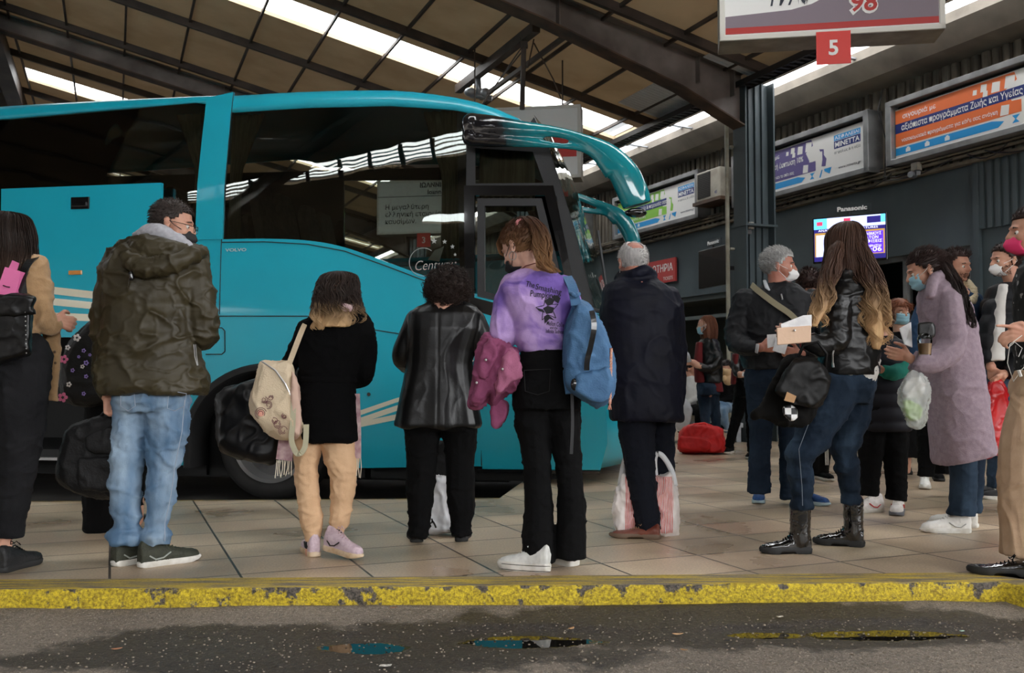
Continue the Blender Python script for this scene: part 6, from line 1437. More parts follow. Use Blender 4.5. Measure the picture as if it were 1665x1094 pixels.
tc = t.nodes.new('ShaderNodeTexCoord'); nz = t.nodes.new('ShaderNodeTexNoise'); nz.inputs['Scale'].default_value = 5.5; nz.inputs['Detail'].default_value = 3.5; nz.inputs['Distortion'].default_value = .6; r_ = t.nodes.new('ShaderNodeValToRGB'); e = r_.color_ramp.elements
e[0].position = .44; e[0].color = lin((112, 86, 164)); e[1].position = .60; e[1].color = lin((186, 156, 210)); e.new(.50).color = lin((146, 116, 188)); t.links.new(tc.outputs['Object'], nz.inputs[0]); t.links.new(nz.outputs[0], r_.inputs[0]); t.links.new(r_.outputs[0], b.inputs['Base Color'])
nz2 = t.nodes.new('ShaderNodeTexNoise'); nz2.inputs['Scale'].default_value = 150; bp2 = t.nodes.new('ShaderNodeBump'); bp2.inputs['Strength'].default_value = .15; bp2.inputs['Distance'].default_value = .01; t.links.new(tc.outputs['Object'], nz2.inputs[0]); t.links.new(nz2.outputs[0], bp2.inputs['Height']); t.links.new(bp2.outputs[0], b.inputs['Normal'])
jk = MB(); P.torso(jk, [(868, 438, 22, .06, 0), (868, 443, 34, .085, 0), (870, 452, 52, .11, 0), (873, 468, 62, .13, 0), (876, 495, 60, .135, 0), (879, 525, 48, .125, 0), (881, 555, 42, .12, 0), (881, 569, 38, .11, 0), (881, 572, 36, .105, 0)])
P.limb(jk, [(832, 466, 21, 0), (824, 490, 20, 0), (820, 520, 23, -.01), (818, 545, 23, 0), (812, 565, 17, .08), (806, 580, 12, .14)]); P.limb(jk, [(918, 466, 20, 0), (930, 500, 19, 0), (936, 535, 17, .02), (930, 560, 13, .12)])
P.part('sweatshirt', jk, .007, m_tie, joined(bands(1.04, 1.14, .004, 60, cloth(.0045, (8, 8, 6), .0008, 13))), 3)
jn = MB(); P.limb(jn, LL, end=True); P.limb(jn, RL, end=True); P.torso(jn, [(882, 564, 35, .105, 0), (884, 590, 42, .12, 0), (888, 630, 54, .135, 0), (889, 665, 55, .13, 0)]); P.part('trousers', jn, .007, m_black, bands(.4, .8, .003, 50, cloth(.0045, (9, 9, 12), .001, 15)))
pocket(P, [(852, 602), (895, 600), (893, 636), (874, 642), (854, 636)], -.148, mat('black_stitch', (16, 16, 17), .8)); 
hg = hair_mat('hair_ginger_brown', (80, 52, 36), (180, 136, 92), 1.60, 1.30)
hair_short(P, P.h, hg, 1100, .03, .0018, zback=-.055, zfront=.052, comb=(-.9, 0, .25), puff=1.02)
hair_rows(P, [(856, 353, 8, .03, -.02), (863, 357, 11, .035, -.05), (873, 369, 12, .04, -.08), (880, 388, 13, .04, -.10), (881, 408, 12, .035, -.12), (884, 424, 9, .03, -.13), (890, 435, 8, .02, -.14), (902, 444, 3, .01, -.15)], hg, 330, r=.0023, wave=.016, wf=60, seed=9, frizz=.008, fill=.8, endj=.25, name='ponytail')
mb = MB(); mb.tube([P.p(848+8*math.cos(a), 365+7*math.sin(a), -.02+.03*math.cos(a)) for a in [k*.63 for k in range(11)]], .010, 7); mk('hair_tie', mb, mat('pink_satin', (196, 120, 124), .5), B, smooth=True)
mb = MB()
for i in range(60): q = i/60; y_ = .048*math.sin(q*40); mb.tube([P.h.w(.05, y_*.8, .105), P.h.w(.088, y_, .072), P.h.w(.101-abs(y_)*.2, y_*1.1, .034), P.h.w(.103-abs(y_)*.3, y_*1.15, .008)], [.0022, .002, .0016, .0008], 3, cap=False)
mk('fringe', mb, hg, B, smooth=True, fix=False); mask(P, P.h, MATS['black_mask'], 'kn'); eyes(P, P.h, sides=(1,))
mb = MB(); c0 = P.h.w(-.004, .09, -.045); mb.tube([c0+V((math.cos(a)*.016, 0, math.sin(a)*.02-.01)) for a in [k*.524 for k in range(13)]], .0018, 5); mk('earring', mb, m_chr, B)
mb = MB(); mb.tube([P.p(845, 440, -.02), P.p(855, 432, -.08), P.p(870, 428, -.10), P.p(884, 434, -.08)], .0025, 5); mk('necklace_cord', mb, mat('red_cord', (120, 50, 46), .6), B)
# print on the back, lying on the cloth
dg = bpy.context.evaluated_depsgraph_get()
def onto(name, o0, lift=.0025):
    """moves printed shapes (at a plane behind the back) onto the sweatshirt surface"""
    inv = o0.matrix_world.inverted() if o0.parent is None else Matrix.Translation(-(V(o0.parent.location)))
    def warp(Qa):
        out = []
        for q in Qa:
            q = V(q); o_ = inv @ q; ok_, loc, nn_, _ = o0.ray_cast(o_, V((0, 1, 0)), distance=.6)
            out.append((inv.inverted() @ loc)-V((0, lift, 0)) if ok_ else q)
        return np.array([tuple(v) for v in out])
    return warp
sw_ = [c for c in B.children if c.name.startswith('sweatshirt')][0]; wp = onto('print', sw_); m_pr = mat('print_black', (26, 22, 34), .8); ex_ = V((1, 0, 0))
def tprint(s, x, y, wpx, hpx, ang, sh=0, bold=.01):
    a = math.radians(ang); xd = V((math.cos(a), 0, -math.sin(a))); text('back_print', s, P.p(x, y, -.25), xd, V((math.sin(a), 0, math.cos(a))), P.r(hpx), m_pr, B, width=P.r(wpx), bold=bold, shear=sh, warp=wp, ext=0)
tprint('The', 855, 461, 14, 9, 12); tprint('Smashing', 871, 466, 42, 9, 12); tprint('Pumpkins', 862, 478, 40, 10, 6); tprint('Mellon Collie', 890, 526, 28, 7, 6); tprint('and the', 896, 532, 12, 4, 4); tprint('Infinite Sadness', 889, 539, 29, 6, 2)
mb = MB(); cc = P.p(892, 500, -.25); R0 = P.r(19)
st = [(math.cos(math.pi/2+k*math.pi/5+.15)*(R0 if k % 2 == 0 else R0*.45), math.sin(math.pi/2+k*math.pi/5+.15)*(R0 if k % 2 == 0 else R0*.45)) for k in range(10)]
for i in range(10):
    a0_, a1_ = st[i], st[(i+1) % 10]; mb.tube([cc+V((a0_[0]*(1-t)+a1_[0]*t, 0, a0_[1]*(1-t)+a1_[1]*t)) for t in (0, .33, .66, 1)], .0016, 4)
def fillp(pts): 
    c_ = (sum(p[0] for p in pts)/len(pts), sum(p[1] for p in pts)/len(pts)); k0 = len(pts); mb.add([P.p(x, y, -.25) for x, y in pts]+[P.p(*c_, -.25)], [(i, (i+1) % k0, k0) for i in range(k0)])
for pts in ([(886, 486), (896, 480), (904, 484), (900, 492), (892, 494)], [(898, 478), (908, 476), (914, 481), (910, 490), (904, 486)], [(884, 498), (892, 494), (903, 497), (900, 506), (890, 508)], [(872, 497), (884, 500), (888, 506), (878, 503)], [(886, 512), (892, 508), (904, 518), (896, 515), (887, 524)]): fillp(pts)
pv = wp(np.array([tuple(v) for v in mb.v])); mb.v = [tuple(v) for v in pv]; mk('back_print_star', mb, m_pr, B, fix=False)
m_cv = mat('white_canvas_shoe', (208, 208, 204), .8, col2=(190, 190, 186), vs=30); sh = shoe(P, (893, 930), (818, 924), .25, m_cv, m_sole, sole_h=.042, mlace=m_cv); shoe(P, (936, 921), (890, 912), .25, m_cv, m_sole, sole_h=.042)
mb = MB(); a = gnd(896, 931); b_ = gnd(815, 926); f_ = (b_-a).normalized()
for z in (.012, .036): mb.tube([a+f_*(.25*t)+V((0, -.052+.03*abs(t-.5)**2*2, z)) for t in (.02, .2, .4, .6, .8, .95)], .0014, 4)
mk('sole_stripe', mb, m_bk, sh)
# her blue backpack
bb = thing('blue_backpack', 'denim blue backpack with a black zip and braided cord hanging from one shoulder', 'backpack', P.p(955, 662, -.15)); Q = Person('', 4.5, (0, 0)); Q.root = bb
m_blue = mat('blue_canvas', (72, 112, 150), .75, col2=(60, 98, 136), vs=10, bump=.3, bs=140)
slab_bag('body', Q, [(937, 487), (950, 490), (966, 505), (982, 535), (997, 572), (1003, 605), (1000, 640), (988, 658), (970, 662), (945, 650), (924, 634), (917, 605), (918, 565), (924, 525)], -.14, .20, m_blue, parent=bb, fold=cloth(.007, (10, 10, 8), .002, 5), rnd=.45)
slab_bag('front_pocket', Q, [(938, 606), (975, 600), (992, 598), (998, 628), (988, 652), (968, 656), (946, 645), (932, 632)], -.225, .07, m_blue, parent=bb, rnd=.4)
ribbon('zip_flap', [Q.p(962, 505, -.262), Q.p(966, 530, -.27), Q.p(961, 560, -.27), Q.p(955, 585, -.268), Q.p(954, 602, -.262)], .024, .006, m_bk, bb)
ribbon('strap', [Q.p(937, 497, -.2), Q.p(934, 482, -.17), Q.p(930, 465, -.13), Q.p(922, 450, -.06)], .045, .008, m_blue, bb); ribbon('strap', [Q.p(935, 500, -.18), Q.p(922, 540, -.1), Q.p(920, 600, -.1), Q.p(925, 640, -.16)], .03, .008, m_blue, bb)
mb = MB(); mb.caps([Q.p(928, 477, -.19), Q.p(936, 481, -.2), Q.p(941, 478, -.19)], .010, 8); mk('strap_knot', mb, m_blue, bb, smooth=True)
mb = MB()
for q in (0, 2.1, 4.2): mb.tube([Q.p(994-.05*i*2+1.5*math.sin(i*1.3+q), 566+i*4.1, -.235+.003*math.cos(i*1.3+q)) for i in range(23)], .0035, 5)
for q in (-3, 0, 3): mb.tube([Q.p(992, 656, -.235), Q.p(991+q, 666, -.235)], .002, 4)
mk('braided_cord', mb, mat('cord_pink_cream', (214, 186, 164), .8, col2=(190, 110, 90), vs=160), bb)
mb = MB(); mb.ball(Q.p(934, 625, -.245), (.017, .01, .028), 10, 6); mk('rubber_tab', mb, m_bk, bb, smooth=True); ribbon('hanging_strap', [Q.p(930, 640, -.16), Q.p(931, 690, -.16), Q.p(929, 738, -.16)], .014, .003, mat('dark_webbing', (44, 44, 46), .7), bb)
# folded mauve jacket over her arm
m_mauve = mat('mauve_denim', (136, 66, 100), .85, col2=(120, 54, 88), vs=14, bump=.25, bs=180); Q = Person('', 4.42, (0, 0))
mj = thing('mauve_denim_jacket', 'mauve denim jacket folded over the left arm of the woman in the purple sweatshirt', 'jacket', P.p(805, 690, -.05)); Q.root = mj
slab_bag('body', Q, [(790, 545), (806, 548), (826, 562), (842, 565), (848, 590), (853, 612), (838, 628), (820, 640), (803, 655), (796, 640), (780, 662), (761, 656), (768, 630), (774, 590), (780, 562)], .03, .15, m_mauve, parent=mj, fold=cloth(.017, (10, 10, 3), .002, 9), voxel=.006)
slab_bag('sleeve', Q, [(800, 640), (818, 648), (828, 660), (822, 685), (808, 694), (800, 690)], .08, .07, m_mauve, parent=mj, fold=cloth(.010, (10, 10, 3), .002, 2)); slab_bag('collar_fold', Q, [(786, 560), (800, 552), (812, 572), (800, 600), (786, 615), (778, 600)], -.05, .06, m_mauve, parent=mj, fold=cloth(.01, (12, 12, 9), .002, 7))
slab_bag('front_fold', Q, [(826, 570), (842, 572), (850, 612), (836, 622), (812, 640), (806, 646), (812, 610)], -.055, .05, mat('mauve_denim_pale', (160, 92, 122), .85, bump=.25, bs=180), parent=mj, fold=cloth(.012, (12, 12, 7), .002, 1))
mb = MB(); 
for x, y in ((817, 600), (775, 622), (790, 585)): mb.ball(Q.p(x, y, -.09), (.006, .004, .006), 8, 5)
mk('button', mb, m_chr, mj)
# ---- elderly man in navy coat
P = Person('elderly man with cropped white hair in a long navy quilted coat, brown shoe turned left', 5.36, (1050, 872))
P.limb(P.mb, [(1040, 480, 36, 0), (1045, 600, 40, 0), (1048, 655, 24, 0)]); P.head(1029, 428, -12, 12, neck=(1038, 466, 0), nr=.062)
LL = [(1034, 670, 33, 0), (1036, 710, 29, 0), (1041, 760, 25, 0), (1046, 800, 22.5, 0), (1052, 835, 21, 0), (1055, 862, 20.5, 0)]; RL = [(1074, 670, 27, .15), (1077, 720, 21, .15), (1079, 770, 18, .15), (1082, 830, 17, .15)]
legs(P, [LL, RL], .6); P.limb(P.mb, [(998, 490, 14, 0), (988, 570, 12, .0), (985, 600, 9, .2)]); P.limb(P.mb, [(1088, 490, 12, 0), (1098, 580, 10, 0), (1095, 630, 8, .05)]); hand(P.mb, P.p(985, 600, .2), V((.2, .9, 0)), V((.2, 0, 1)), curl=.7); hand(P.mb, P.p(1090, 632, .06), V((-.5, .3, -1)), V((0, 1, 0)), curl=.7); B = P.body(.0048, M_SKIN2)
m_navy = mat('navy_nylon', (12, 15, 32), .6, col2=(9, 11, 24), vs=5, bump=.12, bs=40, bumps2=14, spec=.2)
jk = MB(); P.torso(jk, [(1038, 446, 28, .075, 0), (1036, 456, 35, .09, 0), (1036, 464, 50, .115, 0), (1038, 474, 58, .135, 0), (1042, 500, 64, .15, 0), (1044, 560, 64, .16, 0), (1046, 620, 63, .17, 0), (1050, 665, 61, .17, 0), (1051, 680, 60, .165, 0), (1051, 684, 57, .155, 0)])
P.limb(jk, [(1000, 482, 19, 0), (992, 530, 19, 0), (988, 575, 18, 0), (986, 600, 15, .14)]); P.limb(jk, [(1088, 484, 20, 0), (1096, 520, 19, 0), (1098, 580, 18, 0), (1099, 640, 17, .04), (1092, 662, 14, .04)]); P.limb(jk, [(1010, 452, 11, .03), (1026, 447, 10, -.06), (1048, 440, 11, -.06), (1062, 448, 9, .02)])
P.part('coat', jk, .008, m_navy, cloth(.006, (4.5, 4.5, 4.5), .0012, 17)); P.part('trousers', (lambda m_: (P.limb(m_, LL, end=True), P.limb(m_, RL, end=True), m_)[2])(MB()), .008, mat('navy_trousers', (16, 19, 28), .9, spec=.2, bump=.2, bs=160), cloth(.006, (8, 8, 11), .001, 3))
hw = hair_mat('hair_white', (176, 174, 172), (196, 194, 192), 1.4, 1.7, .6); hair_short(P, P.h, hw, 1800, .011, .0014, zback=-.045, zfront=.055, bald=lambda x, y, z: (x+.065)**2+y*y < .0022 and z > .05, comb=(-.2, 0, -.3))
mb = MB(); mb.tube([P.h.w(.0, .088, .02), P.h.w(-.03, .086, -.01), P.h.w(.02, .075, -.06)], .0016, 5); mk('ear_loop', mb, m_white, B)
mbr = mat('brown_leather', (122, 62, 44), .4, col2=(98, 48, 36), vs=14); shoe(P, (1073, 876), (990, 873), .275, mbr, mat('layered_sole', (104, 84, 68), .6), 'oxford', mlace=mat('brown_lace', (150, 116, 84), .8)); shoe(P, (1092, 862), (1060, 858), .27, mbr, MATS['layered_sole'], 'oxford')
# striped carrier bag
cb = thing('carrier_bag', 'white plastic carrier bag printed with red stripes standing behind the brown shoe', 'bag', gnd(1055, 872)); Q = Person('', 5.42, (0, 0)); Q.root = cb
m_str = bpy.data.materials.new('red_striped_plastic'); m_str.use_nodes = True; t = m_str.node_tree; b = t.nodes['Principled BSDF']; b.inputs['Roughness'].default_value = .35
tc = t.nodes.new('ShaderNodeTexCoord'); sp = t.nodes.new('ShaderNodeSeparateXYZ'); t.links.new(tc.outputs['Object'], sp.inputs[0]); nz = t.nodes.new('ShaderNodeTexNoise'); nz.inputs['Scale'].default_value = 3; t.links.new(tc.outputs['Object'], nz.inputs[0])
ad = t.nodes.new('ShaderNodeMath'); ad.operation = 'MULTIPLY_ADD'; ad.inputs[1].default_value = .03; t.links.new(nz.outputs[0], ad.inputs[0]); t.links.new(sp.outputs[0], ad.inputs[2])
sn = t.nodes.new('ShaderNodeMath'); sn.operation = 'MULTIPLY'; sn.inputs[1].default_value = 2*math.pi/.0088; t.links.new(ad.outputs[0], sn.inputs[0]); s2 = t.nodes.new('ShaderNodeMath'); s2.operation = 'SINE'; t.links.new(sn.outputs[0], s2.inputs[0])
g_ = t.nodes.new('ShaderNodeMath'); g_.operation = 'GREATER_THAN'; g_.inputs[1].default_value = -.1; t.links.new(s2.outputs[0], g_.inputs[0])
zz = t.nodes.new('ShaderNodeMath'); zz.operation = 'LESS_THAN'; zz.inputs[1].default_value = .335; t.links.new(sp.outputs[2], zz.inputs[0]); z2 = t.nodes.new('ShaderNodeMath'); z2.operation = 'GREATER_THAN'; z2.inputs[1].default_value = .02; t.links.new(sp.outputs[2], z2.inputs[0])
ax = t.nodes.new('ShaderNodeMath'); ax.operation = 'ABSOLUTE'; t.links.new(sp.outputs[0], ax.inputs[0]); a2 = t.nodes.new('ShaderNodeMath'); a2.operation = 'LESS_THAN'; a2.inputs[1].default_value = .135; t.links.new(ax.outputs[0], a2.inputs[0])
pr_ = g_.outputs[0]
for q in (zz, z2, a2): m_ = t.nodes.new('ShaderNodeMath'); m_.operation = 'MULTIPLY'; t.links.new(pr_, m_.inputs[0]); t.links.new(q.outputs[0], m_.inputs[1]); pr_ = m_.outputs[0]
mx = t.nodes.new('ShaderNodeMix'); mx.data_type = 'RGBA'; mx.inputs[6].default_value = lin((222, 214, 210)); mx.inputs[7].default_value = lin((198, 78, 70)); t.links.new(pr_, mx.inputs[0]); t.links.new(mx.outputs[2], b.inputs['Base Color'])
slab_bag('body', Q, [(1012, 770), (1050, 776), (1088, 770), (1100, 795), (1106, 830), (1102, 868), (1080, 873), (1040, 873), (1008, 868), (998, 850), (1000, 810)], .02, .15, m_str, parent=cb, fold=cloth(.013, (10, 10, 7), .003, 8), rnd=.35)
for pts in ([(1008, 790), (1014, 755), (1021, 740), (1030, 748), (1034, 785)], [(1068, 790), (1064, 752), (1068, 738), (1078, 742), (1092, 765), (1098, 790)]): ribbon('handle', [Q.p(x, y, .02) for x, y in pts], .03, .006, m_pla, cb, smooth=True)
# ================================================================ RIGHT SIDE AND BACKGROUND
m_kn = mat('white_mask', (226, 226, 226), .6); m_sg = mat('blue_surgical_mask', (150, 196, 214), .7); m_wt = mat('white_cloth', (214, 212, 208), .85, col2=(200, 198, 194), vs=8)
m_paper = mat('paper', (226, 226, 226), .6, col2=(206, 206, 208), vs=20)
def trousers(P, m, LL, RL, hips, fold=None, voxel=.008, name='jeans', k=.6):
    legs(P, [LL, RL], k); P._t = (m, LL, RL, hips, fold, voxel, name)
def dress(P):
    m, LL, RL, hips, fold, voxel, name = P._t; jn = MB(); P.limb(jn, LL, end=True); P.limb(jn, RL, end=True); P.torso(jn, hips); return P.part(name, jn, voxel, m, fold or cloth(.005, (9, 9, 13), .001, 3))
def sheet(name, pts, m, parent=None, th=.0015, label=None, cat=None):
    mb = MB(); P = [V(p) for p in pts]; nn_ = (P[1]-P[0]).cross(P[2]-P[0]).normalized()*th; k = len(P); mb.rings([P, [p+nn_ for p in P]]); o = mk(name, mb, m, parent, origin=None if parent else P[0])
    if label: tag(o, label, cat)
    return o
# ---- grey haired man with white mask
P = Person('grey haired man in a white cone mask, black zip jacket and blue trousers, cross-body strap', 6.62, (1250, 820)); sk = M_SKIN2
P.limb(P.mb, [(1268, 485, 30, 0), (1262, 560, 34, 0), (1258, 610, 24, 0)]); P.head(1268, 433, 108, 3, neck=(1268, 470, .0), nr=.066, size=1.04)
jk = MB(); P.arm(jk, [(1212, 488, 21, 0), (1202, 520, 20, 0), (1197, 552, 19, -.05), (1212, 564, 15, -.16), (1232, 565, 11, -.22), (1236, 565, 7.5, -.24)], .55); P.arm(jk, [(1322, 488, 19, 0), (1334, 530, 18, 0), (1332, 565, 15, -.05), (1305, 575, 10, -.25), (1300, 575, 7, -.25)], .55)
hand(P.mb, P.p(1236, 565, -.24), V((1, -.05, .05)), V((.1, -.3, 1)), V((0, 1, .1)), curl=.9)
hand(P.mb, P.p(1300, 575, -.25), V((-1, -.2, .1)), V((0, -.3, 1)), curl=.8)
trousers(P, mat('blue_chinos', (20, 32, 48), .85, spec=.2, col2=(34, 48, 66), vs=5), [(1238, 610, 28, 0), (1237, 650, 24, 0), (1237, 700, 19, 0), (1235, 750, 17.5, 0), (1234, 785, 19, 0), (1234, 801, 20, 0)], [(1285, 610, 28, .05), (1285, 660, 23, .05), (1284, 710, 18, .05), (1284, 760, 16, .05), (1285, 790, 17, .05), (1286, 811, 17, .05)], [(1262, 585, 46, .14, 0), (1262, 620, 50, .15, 0), (1262, 640, 44, .13, 0)])
B = P.body(.006, sk); dress(P)
P.torso(jk, [(1268, 460, 26, .08, 0), (1268, 470, 38, .11, 0), (1267, 480, 54, .14, 0), (1265, 510, 60, .16, 0), (1260, 550, 55, .17, 0), (1257, 585, 51, .17, 0), (1256, 600, 46, .16, 0)])
m_nvj = mat('midnight_jacket', (10, 12, 18), .6, spec=.3, bump=.12, bs=40, bumps2=14); P.part('jacket', jk, .009, m_nvj, cloth(.008, (7, 7, 8), .001, 4))
mb = MB(); mb.tube([P.p(1243, 456, -.02), P.p(1247, 468, -.10), P.p(1251, 472, -.12)], [.012, .016, .008], 8, flat=.5); mb.tube([P.p(1232, 560, -.30), P.p(1230, 573, -.28)], .018, 8, flat=.6); mk('shirt_trim', mb, mat('pale_shirt', (180, 184, 190), .8), B, smooth=True)
mb = MB(); mb.tube([P.p(1270, 478, -.15), P.p(1272, 487, -.165)], .006, 6); mk('zip_pull', mb, m_chr, B)
ribbon('bag_strap', [P.p(1222, 463, -.02), P.p(1232, 472, -.13), P.p(1258, 492, -.19), P.p(1284, 510, -.19), P.p(1300, 526, -.16)], .04, .006, mat('khaki_webbing', (140, 132, 108), .8), B, side=(.4, 0, 1))
hg2 = hair_mat('hair_grey', (132, 132, 132), (196, 196, 194), 1.55, 1.85, .55); hair_short(P, P.h, hg2, 1500, .028, .002, zback=-.06, zfront=.062, comb=(-.7, 0, .25), puff=1.05); mask(P, P.h, m_kn); eyes(P, P.h, mat('grey_brow', (90, 88, 86), .8))
m_bs = mat('blue_trainer', (16, 66, 120), .7, col2=(12, 48, 96), vs=40); shoe(P, (1236, 812), (1231, 824), .28, m_bs, mat('teal_sole', (150, 170, 176), .6), mlace=m_bs); shoe(P, (1290, 817), (1326, 821), .28, m_bs, MATS['teal_sole'])
sheet('ticket_paper', [P.p(1248, 566, -.40), P.p(1263, 562, -.42), P.p(1262, 543, -.40), P.p(1247, 544, -.38)], m_paper, label='small white ticket in the hand of the grey haired man', cat='paper'); sheet('ticket_paper', [P.p(1256, 570, -.43), P.p(1276, 576, -.44), P.p(1282, 556, -.43), P.p(1262, 548, -.42)], m_paper, label='white sheet behind the small ticket of the grey haired man', cat='paper')
# ---- woman with very long hair
P = Person('woman with very long wavy ombre hair in a black leather jacket and patent lace-up boots', 4.85, (1330, 900))
P.limb(P.mb, [(1380, 470, 32, 0), (1378, 560, 34, 0), (1370, 620, 28, 0)]); P.head(1376, 402, -40, 8, neck=(1380, 455, 0), size=.98)
jk = MB(); P.arm(jk, [(1366, 480, 25, -.06), (1360, 515, 23, -.10), (1358, 552, 22, -.14), (1338, 562, 18, -.16), (1316, 556, 14, -.18), (1308, 553, 11, -.18), (1303, 551, 8, -.18)], .5); P.arm(jk, [(1408, 478, 20, .08), (1416, 530, 18, .12), (1400, 570, 15, .16), (1370, 575, 12, .18), (1366, 575, 7, .18)], .5)
hand(P.mb, P.p(1304, 553, -.18), V((-.75, -.1, .35)), V((-.2, -.5, 1)), V((-.3, .9, .2)), curl=.55, s=.95)
trousers(P, m_jeand, [(1358, 632, 40, -.02), (1340, 670, 36, -.03), (1318, 715, 28, -.03), (1300, 745, 23.5, -.03), (1303, 780, 19, -.02), (1304, 826, 17, 0)], [(1388, 632, 34, .08), (1384, 680, 30, .1), (1375, 725, 23, .12), (1376, 755, 20, .14), (1381, 785, 18, .18), (1383, 817, 16, .2)], [(1376, 604, 46, .13, .02), (1372, 630, 50, .15, .02), (1366, 655, 46, .13, .03)], joined(bands(.34, .64, .008, 50, cloth(.005, (9, 9, 12), .001, 4)), bands(.22, .34, .006, 62, cloth(0, (9, 9, 9), 0, 1))), .007)
B = P.body(.0048, mat('skin_fair', (214, 170, 150))); dress(P)
P.torso(jk, [(1382, 446, 24, .07, 0), (1382, 454, 34, .10, 0), (1382, 464, 40, .12, 0), (1382, 490, 42, .13, 0), (1380, 540, 42, .13, 0), (1380, 580, 47, .135, 0), (1378, 604, 47, .135, 0), (1374, 610, 44, .13, 0)])
P.limb(jk, [(1358, 452, 9, -.05), (1380, 444, 10, -.09), (1404, 450, 9, -.04)])
P.part('leather_jacket', jk, .0065, m_leather, joined(cloth(.006, (6, 6, 9), .0012, 21), bands(1.12, 1.38, .0022, 110, cloth(0, (9, 9, 9), 0, 1))), 3)
mb = MB(); P.torso(mb, [(1384, 585, 42, .125, .01), (1384, 606, 43, .13, .01), (1386, 620, 34, .12, .02), (1388, 628, 26, .10, .03)]); P.part('white_shirt', mb, .007, m_wt, cloth(.006, (10, 10, 10), .001, 3))
mb = MB(); mb.tube([P.p(1357, 562, -.20), P.p(1354, 576, -.20), P.p(1354, 590, -.19)], .0045, 6); mb.tube([P.p(1354, 590, -.195), P.p(1355, 597, -.195)], .006, 6); mk('pocket_zip', mb, m_chr, B)
mb = MB(); mb.tube([P.p(1345, 615, -.11), P.p(1322, 670, -.15), P.p(1299, 730, -.14), P.p(1304, 790, -.1), P.p(1305, 822, -.08)], .0016, 4); mk('side_seam', mb, mat('stitching_pale', (120, 130, 140), .8), B)
hm = hair_mat('hair_ombre', (76, 52, 40), (206, 168, 122), 1.38, 1.14)
hair_rows(P, [(1379, 361, 10, .035, 0), (1377, 366, 20, .07, 0), (1375, 380, 30, .10, 0), (1375, 405, 33, .11, 0), (1377, 430, 37, .115, 0), (1380, 450, 41, .105, -.02)], hm, 520, r=.0023, wave=.006, wf=30, seed=11, frizz=.004, endj=.08)
hair_rows(P, [(1388, 384, 6, .03, -.05), (1394, 402, 15, .06, -.05), (1403, 432, 22, .07, -.06), (1412, 460, 24, .07, -.08), (1418, 490, 22, .065, -.10), (1420, 520, 21, .06, -.12), (1424, 545, 17, .05, -.12), (1424, 568, 9, .03, -.12)], hm, 520, r=.0024, wave=.026, wf=48, seed=12, frizz=.016, fill=.72, endj=.35, name='hair_length')
hair_rows(P, [(1364, 392, 5, .03, -.06), (1360, 405, 11, .05, -.07), (1352, 438, 14, .05, -.10), (1344, 465, 13, .04, -.14), (1338, 490, 12, .035, -.17), (1330, 512, 11, .03, -.18), (1322, 532, 8, .02, -.18)], hm, 300, r=.0024, wave=.024, wf=48, seed=13, frizz=.014, fill=.75, endj=.3, name='hair_length')
shoe(P, (1318, 899), (1238, 899), .255, m_patent, m_dsole, 'boot', mlace=m_black, sole_h=.035); shoe(P, (1405, 889), (1330, 884), .255, m_patent, m_dsole, 'boot', mlace=m_black, sole_h=.035)
wl = thing('wallet', 'beige leather wallet with a stud held up by the woman with very long hair', 'wallet', P.p(1290, 562, -.28)); a, b_, c, d = P.p(1264, 561, -.27), P.p(1319, 556, -.25), P.p(1319, 529, -.25), P.p(1263, 533, -.27); th = V((.004, .022, 0)); mb = MB(); mb.hexa([a, b_, b_+th, a+th, d, c, c+th, d+th]); mk('cover', mb, mat('beige_leather', (206, 172, 144), .5, bump=.1), wl, bev=.004)
mb = MB(); mb.ball(P.p(1292, 537, -.268), .006, 8, 5); mk('stud', mb, m_chr, wl)
sheet('white_papers', [P.p(1270, 533, -.245), P.p(1319, 531, -.235), P.p(1319, 512, -.23), P.p(1305, 513, -.235), P.p(1269, 527, -.24)], m_paper, th=.006, label='white papers sticking up behind the beige wallet', cat='paper')
slab_bag('red_pouch', P, [(1300, 560), (1306, 548), (1322, 546), (1326, 555), (1312, 566), (1302, 568)], -.13, .04, mat('red_gloss', (200, 26, 26), .3), label='small red pouch under the hand with the wallet', cat='pouch', voxel=.005)
hb = thing('black_handbag', 'black handbag with a tan leather label hanging from the arm of the long haired woman', 'handbag', P.p(1300, 690, -.1)); Q = Person('', 4.8, (0, 0)); Q.root = hb
m_hb = mat('black_calf', (8, 8, 8), .5, bump=.08, bs=60, spec=.25)
slab_bag('body', Q, [(1290, 585), (1318, 580), (1345, 600), (1350, 632), (1338, 655), (1318, 664), (1290, 655), (1266, 642), (1262, 630)], -.20, .15, m_hb, parent=hb, fold=cloth(.006, (8, 8, 8), .001, 3), rnd=.3)
slab_bag('hanging_scarf', Q, [(1300, 572), (1275, 580), (1255, 615), (1240, 650), (1222, 676), (1240, 682), (1270, 690), (1305, 695), (1325, 680), (1330, 650)], -.10, .09, mat('charcoal_cloth', (17, 16, 15), .9, spec=.15), parent=hb, fold=cloth(.012, (8, 8, 6), .002, 5))
mb = MB(); a, b_, c, d = Q.p(1275, 651, -.288), Q.p(1291, 655, -.288), Q.p(1295, 644, -.288), Q.p(1280, 637, -.288); th = V((0, .006, 0)); mb.hexa([a, b_, b_+th, a+th, d, c, c+th, d+th]); mk('leather_label', mb, mat('tan_label', (168, 128, 86), .6), hb)
mb = MB(); mb.tube([Q.p(1294, 590, -.2), Q.p(1306, 562, -.2), Q.p(1330, 556, -.24), Q.p(1344, 575, -.22), Q.p(1340, 604, -.2)], .008, 7); mk('handle', mb, m_hb, hb, smooth=True)
